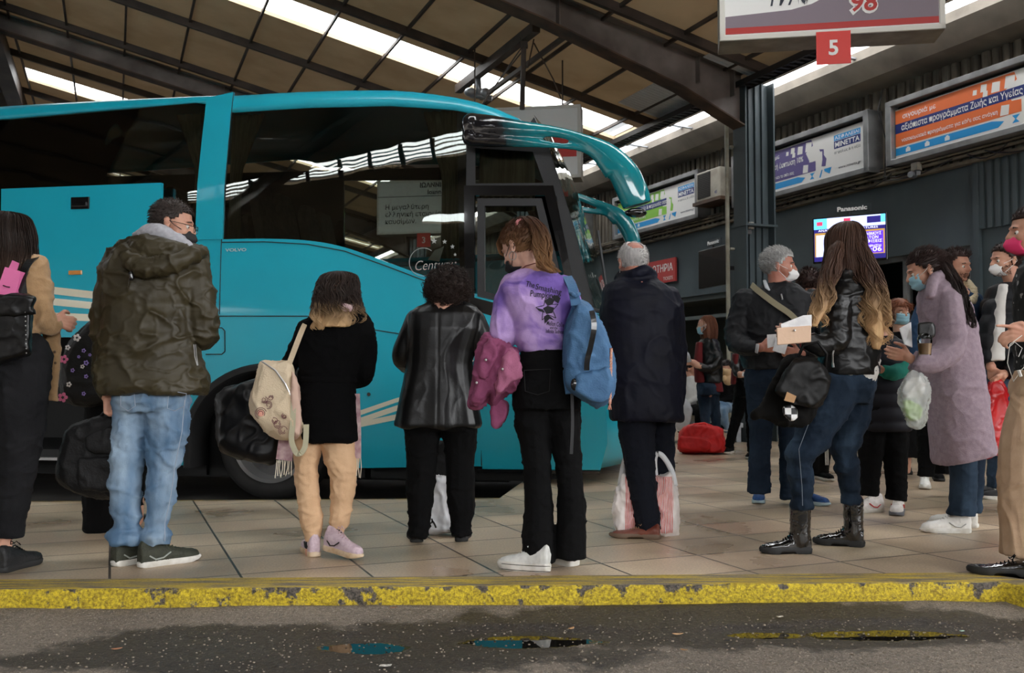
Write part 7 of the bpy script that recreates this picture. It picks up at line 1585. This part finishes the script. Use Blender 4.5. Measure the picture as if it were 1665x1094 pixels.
m_ck = bpy.data.materials.new('houndstooth'); m_ck.use_nodes = True; t = m_ck.node_tree; ck = t.nodes.new('ShaderNodeTexChecker'); ck.inputs['Scale'].default_value = 32; ck.inputs[1].default_value = (.8, .8, .8, 1); ck.inputs[2].default_value = (.01, .01, .01, 1); tc = t.nodes.new('ShaderNodeTexCoord'); t.links.new(tc.outputs['Object'], ck.inputs[0]); t.links.new(ck.outputs[0], t.nodes['Principled BSDF'].inputs['Base Color'])
slab_bag('checked_scarf', Q, [(1272, 662), (1284, 656), (1296, 664), (1296, 678), (1288, 684), (1274, 674)], -.20, .04, m_ck, label='bit of black and white checked scarf under the black handbag', cat='scarf', voxel=.005)
# ---- woman in lilac coat
P = Person('woman in a long lilac wool coat with a plaited ponytail and white trainers', 5.5, (1545, 868))
P.limb(P.mb, [(1528, 480, 28, 0), (1545, 560, 32, 0), (1555, 640, 30, 0)]); P.head(1503, 440, -78, 20, neck=(1522, 470, 0), size=.99)
jk = MB(); P.arm(jk, [(1545, 490, 20, -.10), (1548, 530, 21, -.14), (1546, 566, 22, -.16), (1518, 586, 20, -.18), (1496, 588, 18, -.2), (1484, 585, 16, -.2), (1476, 580, 8, -.2)], .45)
hand(P.mb, P.p(1479, 580, -.2), V((-.8, 0, .15)), V((0, -.4, 1)), V((0, .9, .2)), curl=.6, s=.95)
trousers(P, m_jeand, [(1562, 700, 26, 0), (1566, 760, 22, 0), (1566, 800, 21, 0), (1564, 838, 22, 0)], [(1585, 700, 22, .1), (1584, 760, 17, .1), (1582, 834, 13, .1)], [(1560, 640, 40, .12, 0), (1562, 690, 44, .13, 0)], joined(bands(.02, .22, .005, 60, cloth(.003, (9, 9, 12), .001, 4))))
B = P.body(.0048); dress(P); m_lil = mat('lilac_wool', (156, 139, 150), .95, col2=(142, 126, 137), vs=40, bump=.2, bs=160, spec=.2)
P.torso(jk, [(1524, 452, 20, .07, 0), (1526, 462, 27, .10, 0), (1530, 475, 34, .125, 0), (1536, 500, 41, .14, 0), (1545, 550, 43, .15, 0), (1552, 600, 43, .16, 0), (1556, 650, 45, .17, 0), (1562, 700, 47, .18, 0), (1566, 738, 47, .18, 0), (1567, 746, 45, .17, 0)])
P.limb(jk, [(1512, 478, 7, -.10), (1516, 458, 8, -.09), (1530, 446, 9, -.04), (1538, 452, 9, .05)])
def hemtilt(Pn): 
    k = np.clip((.62-Pn[:, 2])/.25, 0, 1); Pn[:, 2] -= k*(P.p(1567, 742).x-Pn[:, 0])*.30; return Pn
P.part('coat', jk, .008, m_lil, cloth(.006, (5, 5, 5), .001, 6), fn=hemtilt)
hd_ = hair_mat('hair_dark_brown', (34, 22, 20), (48, 30, 26), 1.4, 1.7); hair_short(P, P.h, hd_, 1200, .035, .0018, zback=-.055, zfront=.058, comb=(-.8, 0, .1), puff=1.02)
hair_rows(P, [(1522, 414, 8, .03, 0), (1530, 424, 12, .04, -.03), (1542, 445, 13, .035, -.06), (1556, 470, 12, .03, -.10), (1566, 495, 10, .025, -.12), (1576, 518, 8, .02, -.13), (1581, 534, 4, .01, -.13)], hd_, 260, r=.0024, wave=.014, wf=60, seed=15, frizz=.01, endj=.2, name='ponytail')
mb = MB(); mb.tube([P.p(1524+5*math.cos(a), 419+8*math.sin(a), -.03+.02*math.cos(a)) for a in [k*.63 for k in range(11)]], .007, 7); mk('hair_tie', mb, mat('magenta_band', (214, 40, 96), .6), B, smooth=True)
mask(P, P.h, m_sg, 'sg', m_white); eyes(P, P.h, sides=(1, -1))
shoe(P, (1577, 866), (1495, 865), .275, mat('white_leather', (222, 220, 214), .5, bump=.05), m_sole, mlace=m_white, acc=mat('pale_grey_trim', (180, 180, 176), .5)); shoe(P, (1590, 858), (1560, 856), .27, MATS['white_leather'], m_sole)
pb = thing('plastic_bag', 'translucent plastic bag with green packet hanging from the hand of the woman in lilac', 'bag', P.p(1487, 693, -.2)); Q = Person('', 5.28, (0, 0)); Q.root = pb
m_tp = bpy.data.materials.new('thin_plastic'); m_tp.use_nodes = True; t = m_tp.node_tree; b = t.nodes['Principled BSDF']; b.inputs['Base Color'].default_value = (.75, .78, .76, 1); b.inputs['Roughness'].default_value = .25; tr = t.nodes.new('ShaderNodeBsdfTransparent'); mx = t.nodes.new('ShaderNodeMixShader'); mx.inputs[0].default_value = .38; t.links.new(tr.outputs[0], mx.inputs[1]); t.links.new(b.outputs[0], mx.inputs[2]); t.links.new(mx.outputs[0], t.nodes['Material Output'].inputs[0])
slab_bag('film', Q, [(1480, 600), (1492, 604), (1506, 615), (1512, 640), (1508, 668), (1500, 694), (1480, 694), (1472, 674), (1463, 652), (1464, 624)], 0, .12, m_tp, parent=pb, fold=cloth(.010, (14, 14, 12), .002, 3))
slab_bag('green_packet', Q, [(1468, 650), (1484, 652), (1500, 664), (1496, 680), (1480, 684), (1470, 670)], 0, .06, mat('green_packet', (150, 190, 90), .5), parent=pb, voxel=.005); slab_bag('white_packet', Q, [(1472, 615), (1498, 612), (1504, 640), (1480, 650), (1470, 640)], .01, .05, m_wt, parent=pb, voxel=.005); mb = MB(); mb.tube([Q.p(1484, 610, 0), Q.p(1483, 592, 0), Q.p(1490, 586, 0), Q.p(1492, 606, 0)], .004, 5); mk('bag_handle', mb, m_tp, pb)
cup = thing('coffee_cup', 'clear cup of milky coffee held by the woman in lilac', 'cup', P.p(1502, 580, -.3)); c0 = P.p(1504, 576, -.30); mb = MB(); mb.tube([c0, c0+UP*.06], [.030, .036], 20); mk('coffee', mb, mat('milky_coffee', (176, 140, 104), .4), cup, smooth=True, ang=40); mb = MB(); mb.tube([c0-UP*.005, c0+UP*.085], [.032, .040], 20, cap=False); mb.tube([c0+UP*.085, c0+UP*.105, c0+UP*.115], [.040, .032, .018], 20); mk('clear_lid', mb, glass('cup_plastic', (.9, .92, .92), 1.35), cup, smooth=True)
sheet('folded_papers', [P.p(1470, 560, -.25), P.p(1482, 565, -.22), P.p(1480, 524, -.18), P.p(1462, 534, -.2)], m_paper, th=.006, label='folded white papers beside the coffee cup', cat='paper')
slab_bag('black_wallet', P, [(1492, 525), (1518, 524), (1520, 548), (1494, 549)], -.27, .03, m_leather, label='black wallet tucked under the arm of the lilac coat', cat='wallet', voxel=.005, fold=cloth(.001))
# ---- boy with white and red trainers
P = Person('boy in a dark padded vest with teal sleeves, black trousers and white and red trainers', 6.05, (1435, 840))
P.limb(P.mb, [(1436, 565, 26, 0), (1438, 640, 26, 0)]); P.head(1428, 524, 20, 5, neck=(1434, 555, 0), size=.92)
jk = MB(); P.arm(jk, [(1460, 572, 15, -.05), (1464, 600, 14, -.08), (1450, 606, 12, -.16), (1434, 602, 10, -.2), (1430, 600, 7, -.2)], .5); P.arm(jk, [(1410, 572, 15, 0), (1405, 612, 13, 0), (1412, 640, 11, 0), (1412, 648, 6, 0)], .5)
hand(P.mb, P.p(1430, 600, -.2), V((-1, 0, .2)), V((0, -.3, 1)), curl=.5, s=.8)
trousers(P, m_black, [(1418, 690, 22, 0), (1415, 740, 20, 0), (1414, 785, 16, 0), (1413, 806, 16, 0)], [(1454, 690, 22, 0), (1456, 740, 20, 0), (1458, 790, 16, 0), (1457, 813, 17, 0)], [(1438, 640, 38, .12, 0), (1438, 690, 40, .12, 0)], name='trousers'); B = P.body(.007); dress(P)
P.part('jumper', jk, .009, mat('teal_fleece', (12, 112, 96), .9), cloth(.004, (9, 9, 9), .001, 3)); mb = MB(); P.torso(mb, [(1436, 546, 18, .07, 0), (1437, 555, 32, .10, 0), (1438, 568, 38, .12, 0), (1440, 620, 39, .13, 0), (1440, 690, 40, .13, 0), (1440, 700, 38, .12, 0)]); P.part('padded_vest', mb, .009, mat('vest_navy', (12, 14, 24), .6, spec=.3), lambda Pn, N: .010*np.abs(np.sin(Pn[:, 2]*36))-.004)
hair_short(P, P.h, hd_, 700, .03, .002, zback=-.05); ms2 = mat('trainer_white', (206, 200, 196), .6, col2=(184, 178, 172), vs=30); mrs = mat('trainer_red', (176, 44, 44), .5)
shoe(P, (1434, 832), (1400, 833), .24, ms2, m_sole, mlace=m_white, acc=mrs); shoe(P, (1462, 832), (1452, 846), .24, ms2, mat('trainer_grey_sole', (90, 92, 98), .6), mlace=m_white, acc=mrs)
# ---- woman in mask farther back
P = Person('red-brown haired woman in a blue surgical mask and dark dress standing farther back', 8.4, (1476, 772))
P.limb(P.mb, [(1464, 560, 20, 0), (1466, 640, 22, 0)]); P.head(1463, 508, 172, 5, neck=(1464, 545, 0)); P.limb(P.mb, [(1475, 700, 9, 0), (1475, 765, 5.5, 0)]); P.limb(P.mb, [(1458, 700, 9, 0), (1458, 765, 5.5, 0)]); B = P.body(.008)
mb = MB(); P.torso(mb, [(1464, 540, 14, .07, 0), (1464, 550, 28, .1, 0), (1465, 580, 32, .12, 0), (1466, 640, 28, .12, 0), (1467, 742, 26, .14, 0)]); P.part('dress', mb, .012, m_black, cloth(.006))
hair_short(P, P.h, hair_mat('hair_auburn', (96, 56, 38), (120, 70, 46), 1.2, 1.5), 600, .05, .003, zback=-.09, zfront=.055, comb=(-.3, 0, -.6), puff=1.07); mask(P, P.h, m_sg, 'sg', m_white); eyes(P, P.h); shoe(P, (1476, 768), (1474, 776), .24, m_black, m_dsole, 'flat'); shoe(P, (1459, 768), (1457, 776), .24, m_black, m_dsole, 'flat')
# ---- man in denim jacket
P = Person('dark haired man in a blue denim jacket with cream fleece collar, behind the lilac coat', 7.1, (1505, 805))
P.limb(P.mb, [(1552, 490, 30, 0), (1540, 560, 34, 0), (1525, 640, 26, 0)]); P.head(1556, 434, 150, 4, neck=(1554, 475, 0), size=1.03, nr=.06)
jk = MB(); P.arm(jk, [(1506, 502, 18, 0), (1494, 540, 17, 0), (1490, 580, 15, 0), (1490, 610, 12, 0), (1490, 616, 7, 0)]); P.arm(jk, [(1592, 502, 17, 0), (1600, 540, 16, 0), (1600, 590, 14, 0), (1598, 620, 11, 0), (1598, 626, 7, 0)])
trousers(P, m_black, [(1508, 660, 22, 0), (1507, 720, 15, 0), (1506, 774, 13, 0)], [(1535, 660, 22, .1), (1532, 720, 15, .1), (1530, 770, 13, .1)], [(1530, 610, 42, .13, 0), (1522, 660, 38, .13, 0)], name='trousers'); B = P.body(.007); dress(P)
P.torso(jk, [(1554, 470, 22, .08, 0), (1552, 480, 42, .11, 0), (1550, 500, 52, .14, 0), (1545, 560, 50, .15, 0), (1538, 612, 46, .15, 0)]); P.part('denim_jacket', jk, .010, mat('mid_denim', (34, 56, 84), .85, spec=.2, col2=(48, 72, 100), vs=6), cloth(.006, (7, 7, 9), .001, 3))
mb = MB(); P.limb(mb, [(1534, 478, 7, -.10), (1540, 466, 9, .0), (1558, 458, 9, .08), (1576, 468, 10, .0), (1582, 486, 7, -.10), (1572, 492, 7, -.13)]); P.part('fleece_collar', mb, .008, mat('cream_fleece', (206, 192, 160), .95, bump=.6, bs=60), cloth(.005, (20, 20, 20), .003, 3))
hair_short(P, P.h, hd_, 800, .035, .0022, zback=-.05, zfront=.07, comb=(-.2, 0, .3), puff=1.06); eyes(P, P.h)
mb = MB(); 
for k in range(400): a = random.uniform(-1.6, 1.6); z = random.uniform(-.10, -.045); p0 = P.h.w(.028+.062*math.cos(a)*(1-.6*max(0, -z-.06)/.05), .060*math.sin(a), z); mb.tube([p0, p0+V((random.uniform(-.004, .004), -.004, -.008))], [.0012, .0005], 3)
mk('beard', mb, hd_, B, fix=False); shoe(P, (1503, 790), (1507, 807), .28, MATS['white_leather'], m_sole, mlace=m_white); shoe(P, (1522, 778), (1532, 786), .27, m_black, m_dsole)
# ---- man with cone mask at right
P = Person('dark haired man in a white cone mask and black puffer holding a red bag', 6.85, (1620, 812))
P.limb(P.mb, [(1640, 490, 32, 0), (1640, 580, 34, 0), (1635, 640, 26, 0)]); P.head(1634, 424, -98, 4, neck=(1650, 462, 0), size=1.04, nr=.062)
jk = MB(); P.arm(jk, [(1616, 500, 16, -.12), (1608, 540, 16, -.14), (1606, 575, 15, -.15), (1610, 590, 12, -.17), (1611, 596, 8, -.18)], .5); P.arm(jk, [(1672, 500, 22, .0), (1672, 560, 20, -.1), (1652, 596, 16, -.2), (1636, 606, 12, -.22), (1630, 609, 8, -.22)], .5)
hand(P.mb, P.p(1611, 596, -.18), V((.2, 0, -1)), V((.5, -.6, 0)), V((1, .2, 0)), curl=.9); hand(P.mb, P.p(1631, 608, -.22), V((-.7, 0, -.7)), V((-.3, -.6, .3)), V((-.3, .9, -.4)), curl=.9)
trousers(P, m_jeand, [(1624, 650, 24, -.05), (1622, 710, 18, -.05), (1621, 760, 15, -.05), (1621, 792, 15, -.05)], [(1655, 650, 24, .05), (1657, 710, 18, .05), (1658, 795, 15, .05)], [(1640, 600, 42, .13, 0), (1638, 650, 42, .14, 0)]); B = P.body(.006); dress(P)
P.torso(jk, [(1650, 458, 22, .08, 0), (1650, 468, 40, .12, 0), (1650, 490, 52, .15, 0), (1645, 560, 48, .16, 0), (1645, 604, 44, .16, 0)]); P.part('puffer_jacket', jk, .009, m_nvj, lambda Pn, N: .012*np.abs(np.sin(Pn[:, 2]*26+.5*vn(Pn*6)))-.006)
mb = MB(); P.torso(mb, [(1632, 462, 6, .03, -.15), (1626, 490, 8, .04, -.17), (1622, 540, 10, .05, -.185), (1620, 580, 12, .05, -.19), (1620, 586, 12, .05, -.19)]); P.part('white_jumper', mb, .008, m_wt, cloth(.004))
hair_short(P, P.h, hd_, 800, .018, .002, zback=-.05, zfront=.068, comb=(-.2, 0, -.1), puff=1.02); mask(P, P.h, m_kn); eyes(P, P.h)
mb = MB()
for k in range(500): a = random.uniform(-1.9, 1.9); z = random.uniform(-.10, -.03); p0 = P.h.w(.022+.058*math.cos(a), .061*math.sin(a), z); mb.tube([p0, p0+V((random.uniform(-.004, .004), -.004, -.008))], [.0012, .0005], 3)
mk('beard', mb, hd_, B, fix=False)
mcs = mat('chequered_trainer', (34, 34, 36), .6); shoe(P, (1640, 806), (1594, 806), .29, mcs, m_sole, mlace=m_white, acc=m_white); shoe(P, (1668, 814), (1622, 812), .29, mcs, m_sole, mlace=m_white, acc=m_white)
Q = Person('', 6.65, (0, 0)); slab_bag('red_plastic_bag', Q, [(1606, 632), (1616, 618), (1630, 622), (1640, 650), (1652, 700), (1655, 735), (1625, 742), (1594, 738), (1600, 690)], 0, .14, mat('red_plastic', (190, 20, 26), .35, col2=(160, 14, 20), vs=5), fold=cloth(.014, (9, 9, 5), .002, 4), label='red plastic bag hanging from the hands of the man in the black puffer', cat='bag')
# ---- person with pink mask at the right edge
P = Person('person in a pink mask and wide tan trousers cut off by the right edge', 4.44, (1660, 935))
P.limb(P.mb, [(1700, 460, 38, 0), (1705, 560, 40, 0), (1700, 620, 30, 0)]); P.head(1677, 378, -80, 2, neck=(1700, 430, 0))
jk = MB(); P.arm(jk, [(1695, 470, 26, -.12), (1700, 530, 24, -.16), (1690, 556, 18, -.2), (1676, 548, 12, -.22), (1672, 546, 9, -.22)], .5); hand(P.mb, P.p(1676, 546, -.22), V((-1, 0, .12)), V((0, -.3, 1)), V((0, .5, -.8)), curl=.5, curls=[.05, .7, .9, 1.0])
m_tan = mat('tan_flannel', (198, 168, 140), .9, col2=(186, 156, 128), vs=14, bump=.15, bs=160, spec=.2)
trousers(P, m_tan, [(1686, 640, 36, 0), (1668, 720, 40, 0), (1664, 790, 36, 0), (1668, 850, 38, 0), (1668, 903, 38, 0)], [(1730, 640, 40, .1), (1735, 760, 40, .1), (1735, 895, 38, .1)], [(1702, 600, 46, .13, 0), (1702, 640, 54, .14, 0)], cloth(.008, (4, 4, 3), .0005, 3), name='wide_trousers'); B = P.body(.0048); dress(P)
m_pat = mat('patterned_black', (10, 10, 12), .8, col2=(150, 150, 150), vs=30, detail=1, lo=.64, hi=.66); P.torso(jk, [(1700, 424, 26, .07, 0), (1702, 436, 42, .11, 0), (1704, 460, 50, .14, 0), (1704, 530, 48, .15, 0), (1704, 600, 46, .15, 0), (1704, 622, 48, .15, 0)]); P.part('patterned_top', jk, .009, m_pat, cloth(.006))
hair_short(P, P.h, hd_, 500, .03, .002, zback=-.05, comb=(-.6, 0, .1)); mask(P, P.h, mat('pink_mask', (226, 52, 108), .6)); eyes(P, P.h)
shoe(P, (1690, 938), (1598, 932), .29, m_patent, m_dsole, 'oxford', mlace=m_black, sole_h=.035); shoe(P, (1760, 915), (1690, 910), .29, m_patent, m_dsole, 'oxford', sole_h=.035)
mb = MB(); mb.tube([P.p(1662, 545, -.26), P.p(1642, 560, -.27), P.p(1638, 590, -.27), P.p(1648, 620, -.26), P.p(1662, 600, -.26), P.p(1672, 590, -.26)], .0018, 5); mb.tube([P.p(1640, 565, -.27), P.p(1650, 556, -.27), P.p(1662, 566, -.26), P.p(1656, 580, -.27)], .0015, 5); mb.tube([P.p(1656, 602, -.27), P.p(1660, 612, -.27)], .007, 6); tag(mk('earphone_cord', mb, m_white), 'white earphone cable dangling from the hand at the right edge', 'cable')
# ---- woman with bottle in the background
P = Person('brown haired woman in a surgical mask, black leather jacket and jeans holding a water bottle', 11.5, (1150, 732))
P.limb(P.mb, [(1153, 565, 13, 0), (1152, 610, 12, 0), (1150, 640, 9, 0)]); P.head(1147, 530, -70, 4, neck=(1152, 552, 0)); jk = MB(); P.arm(jk, [(1160, 562, 9, -.08), (1166, 585, 8.5, -.1), (1155, 598, 7.5, -.15), (1138, 596, 6, -.2), (1128, 590, 4.5, -.22), (1126, 590, 3.5, -.22)], .5)
hand(P.mb, P.p(1127, 590, -.22), V((-1, 0, .1)), V((0, -.3, 1)), V((0, .9, .1)), curl=.8)
trousers(P, m_jeand, [(1144, 640, 11, 0), (1147, 680, 8, 0), (1150, 724, 6, 0)], [(1158, 640, 11, .05), (1164, 680, 8, .05), (1166, 728, 6, .05)], [(1151, 622, 18, .13, 0), (1152, 642, 18, .14, 0)], voxel=.012); B = P.body(.009); dress(P)
P.torso(jk, [(1153, 548, 9, .07, 0), (1153, 556, 16, .11, 0), (1155, 575, 18, .13, 0), (1156, 600, 18, .14, 0), (1156, 622, 17, .14, 0)]); P.part('leather_jacket', jk, .013, m_leather, cloth(.008, (8, 8, 8), .002, 3))
mb = MB(); P.torso(mb, [(1137, 556, 5, .07, -.04), (1135, 590, 7, .08, -.04), (1138, 622, 8, .1, -.03)]); P.torso(mb, [(1160, 620, 13, .12, .0), (1163, 637, 13, .12, 0)]); P.part('red_top', mb, .012, mat('dark_red_top', (96, 12, 18), .85))
hair_rows(P, [(1151, 513, 5, .04, 0), (1151, 519, 12, .09, 0), (1153, 535, 14, .10, 0), (1153, 550, 13, .09, 0), (1156, 562, 9, .06, 0)], hair_mat('hair_chestnut', (88, 50, 34), (110, 66, 44), 1.2, 1.6), 240, r=.003, seed=21, frizz=.003); mask(P, P.h, m_sg, 'sg'); eyes(P, P.h); shoe(P, (1154, 730), (1142, 732), .25, m_black, m_dsole, 'flat'); shoe(P, (1168, 730), (1156, 734), .25, m_black, m_dsole, 'flat')
bt = thing('water_bottle', 'clear plastic water bottle in the hands of the far woman with chestnut hair', 'bottle', P.p(1118, 586, -.3)); a = P.p(1121, 588, -.28); b_ = P.p(1115, 570, -.3); mb = MB(); mb.tube([a, a.lerp(b_, .7), a.lerp(b_, .88), b_], [.03, .03, .013, .013], 12); mk('bottle_body', mb, mat('clear_bottle', (196, 206, 212), .15, trans=.5), bt, smooth=True)
# red holdall
Q = Person('', 10.9, (0, 0)); rb = thing('red_holdall', 'bright red travel holdall on the tiles in front of the seated passengers', 'bag', gnd(1140, 737)); Q.root = rb; m_rh = mat('red_nylon', (206, 18, 20), .6, col2=(180, 12, 14), vs=8, bump=.2, bs=60)
slab_bag('body', Q, [(1106, 700), (1114, 692), (1140, 690), (1168, 694), (1176, 704), (1177, 734), (1140, 737), (1104, 733)], 0, .34, m_rh, parent=rb, rnd=.3, voxel=.014, fold=cloth(.010, (8, 8, 8), .001, 2))
slab_bag('end_pocket', Q, [(1106, 708), (1150, 712), (1152, 732), (1106, 730)], -.17, .05, m_rh, parent=rb, rnd=.3, voxel=.012); mb = MB(); mb.tube([Q.p(1120, 700, -.16), Q.p(1128, 690, -.1), Q.p(1145, 688, -.08), Q.p(1156, 692, -.1), Q.p(1160, 702, -.16)], .014, 6); mk('handle', mb, m_rh, rb, smooth=True)
# ---- person half hidden behind the grey haired man
P = Person('person in black with a red top, mostly hidden behind the grey haired man', 10.0, (1190, 742))
P.limb(P.mb, [(1215, 560, 15, 0), (1212, 620, 14, 0)]); P.head(1218, 520, -60, 10, neck=(1216, 548, 0)); jk = MB(); P.arm(jk, [(1206, 565, 9, -.05), (1196, 590, 8, -.1), (1198, 606, 6.5, -.2), (1204, 609, 5, -.25), (1206, 609, 4, -.25)], .5); hand(P.mb, P.p(1205, 609, -.25), V((1, 0, 0)), V((0, -.3, 1)), curl=.9)
trousers(P, m_black, [(1206, 640, 12, 0), (1196, 685, 9, 0), (1184, 728, 6.5, 0)], [(1220, 640, 12, .1), (1222, 690, 9, .1), (1222, 735, 7, .1)], [(1212, 615, 19, .13, 0), (1212, 645, 18, .13, 0)], voxel=.013, name='trousers'); B = P.body(.009); dress(P)
P.torso(jk, [(1216, 545, 10, .07, 0), (1215, 554, 18, .11, 0), (1213, 580, 20, .13, 0), (1212, 622, 20, .13, 0)]); P.part('jacket', jk, .013, m_leather, cloth(.006)); mb = MB(); P.torso(mb, [(1196, 575, 5, .06, -.11), (1194, 600, 4, .06, -.11), (1192, 625, 4, .05, -.11)]); P.part('red_top', mb, .010, MATS['dark_red_top']); hair_short(P, P.h, hd_, 200, .03, .003); shoe(P, (1190, 736), (1170, 741), .27, m_black, m_sole, mlace=m_white); shoe(P, (1226, 744), (1214, 748), .27, m_black, m_sole)
sheet('tissue', [P.p(1206, 612, -.34), P.p(1213, 611, -.34), P.p(1214, 604, -.33), P.p(1207, 605, -.34)], m_paper, th=.01, label='small white tissue in the hand of the half hidden person in black', cat='tissue')
# ---- person with striped track trousers behind the long haired woman
P = Person('dark haired person in black track trousers with white stripes, between the grey haired man and long haired woman', 8.0, (1335, 784)); P.label = 'person in black track trousers with white side stripes, mostly hidden behind the long haired woman'
P.limb(P.mb, [(1322, 500, 20, 0), (1325, 580, 22, 0)]); P.head(1316, 461, 30, 8, neck=(1320, 490, 0)); jk = MB(); P.arm(jk, [(1296, 510, 12, 0), (1290, 550, 11, 0), (1296, 590, 9, 0), (1296, 596, 6, 0)]); P.arm(jk, [(1350, 510, 12, 0), (1356, 550, 11, 0), (1354, 600, 9, 0), (1354, 606, 6, 0)])
trousers(P, m_black, [(1318, 640, 16, 0), (1320, 700, 12, 0), (1324, 770, 10, 0)], [(1344, 640, 16, 0), (1342, 700, 12, 0), (1338, 768, 10, 0)], [(1330, 600, 28, .13, 0), (1330, 640, 27, .13, 0)], voxel=.011, name='track_trousers'); B = P.body(.008); dress(P)
P.torso(jk, [(1320, 484, 14, .07, 0), (1321, 494, 30, .11, 0), (1322, 510, 34, .13, 0), (1325, 600, 30, .14, 0)]); P.part('jacket', jk, .012, mat('olive_grey', (46, 50, 44), .8), cloth(.006)); hair_short(P, P.h, hd_, 600, .035, .003, zback=-.09, puff=1.08)
mb = MB()
for q in (-2.2, 0, 2.2): mb.tube([P.p(1342+q, 700, -.095), P.p(1344+q, 730, -.09), P.p(1345+q, 756, -.075)], .004, 5)
mk('side_stripes', mb, m_white, B); shoe(P, (1328, 778), (1346, 782), .27, m_black, m_sole, mlace=m_white); shoe(P, (1310, 776), (1318, 782), .27, m_black, m_sole)
# ---- seated passengers far back
def sitter(label, D, base, head, yaw, tors, L1, L2, mt, mj, hairm, extra=None):
    P = Person(label, D, base, group=None); P.limb(P.mb, [(x, y, r*.6, dd) for x, y, r, dd in tors]); P.head(head[0], head[1], yaw, 12, dd=head[2], neck=tors[0][:2]+(0,)); legs(P, [L1, L2]); hand(P.mb, P.p(L1[1][0]+3, L1[1][1]-8, -.1), V((.3, -.5, -.5)), V((1, 0, 0)), curl=.6); B = P.body(.011)
    mb = MB(); P.limb(mb, tors); x, y, r, dd = tors[0]; P.limb(mb, [(x+r*.9, y+6, 5, -.05), (x+r*1.1, y+22, 4.5, -.1), (L1[1][0], L1[1][1]-8, 4, -.12)]); P.part('jacket', mb, .014, mt, cloth(.006)); mb = MB(); P.limb(mb, L1); P.limb(mb, L2); P.part('trousers', mb, .014, mj, cloth(.004)); hair_short(P, P.h, hairm, 200, .03, .003)
    for q in (L1, L2): x, y, r, dd = q[-1]; shoe(P, P.p(x+4, y, dd), P.p(x-8, y+1, dd-.02), .25, m_black, m_sole)
    return P
sitter('passenger in black sitting behind the red holdall, knees in pale blue jeans', 12.6, (1178, 722), (1180, 600, .05), -150, [(1180, 622, 13, 0), (1178, 640, 14, 0), (1176, 660, 13, 0)], [(1178, 662, 9, 0), (1162, 664, 8.5, -.35), (1166, 698, 5, -.3)], [(1186, 662, 9, 0), (1176, 668, 8.5, -.35), (1182, 700, 5, -.3)], m_black, m_jean, hd_)
sitter('passenger in white and black sitting low between the coach and the red holdall', 12.9, (1120, 720), (1124, 600, .05), 120, [(1124, 622, 12, 0), (1122, 640, 12, 0), (1120, 662, 12, 0)], [(1120, 664, 9, 0), (1108, 668, 8, -.3), (1106, 700, 5, -.3)], [(1126, 666, 9, 0), (1136, 670, 8, -.3), (1134, 702, 5, -.3)], m_wt, m_black, hd_)
Q = Person('', 12.2, (0, 0)); slab_bag('white_carrier', Q, [(1094, 690), (1098, 655), (1110, 645), (1126, 665), (1118, 694), (1104, 702)], 0, .2, m_pla, label='crumpled white bag beside the navy coat, far back', cat='bag', voxel=.014)
tb_ = thing('teddy_bear', 'small beige teddy bear held by the seated passenger in black', 'toy', P.p(1183, 622)); Q.root = tb_
mb = MB(); mb.ball(Q.p(1182, 606, .1), .055); mb.ball(Q.p(1184, 618, .1), (.07, .06, .07)); mb.ball(Q.p(1177, 601, .1), .022); mb.ball(Q.p(1188, 602, .1), .022); mb.ball(Q.p(1177, 615, .05), (.03, .03, .04)); blob('bear_body', mb, .009, mat('teddy_plush', (196, 164, 124), .95), tb_)
mb = MB()
for a0, a1 in ((4.6, 1.2),): 
    mb.obox(Q.p(1136, 690, .75), V((.55, 0, 0)), V((0, .22, 0)), V((0, 0, .03)))
    for u in (-.5, 0, .5): mb.obox(Q.p(1136, 690, .75)+V((u, 0, -.12)), V((.03, 0, 0)), V((0, .18, 0)), V((0, 0, .12)))
tag(mk('waiting_bench', mb, m_galv, origin=gnd(1150, 722)), 'low metal bench with seated passengers against the counter wall', 'bench')
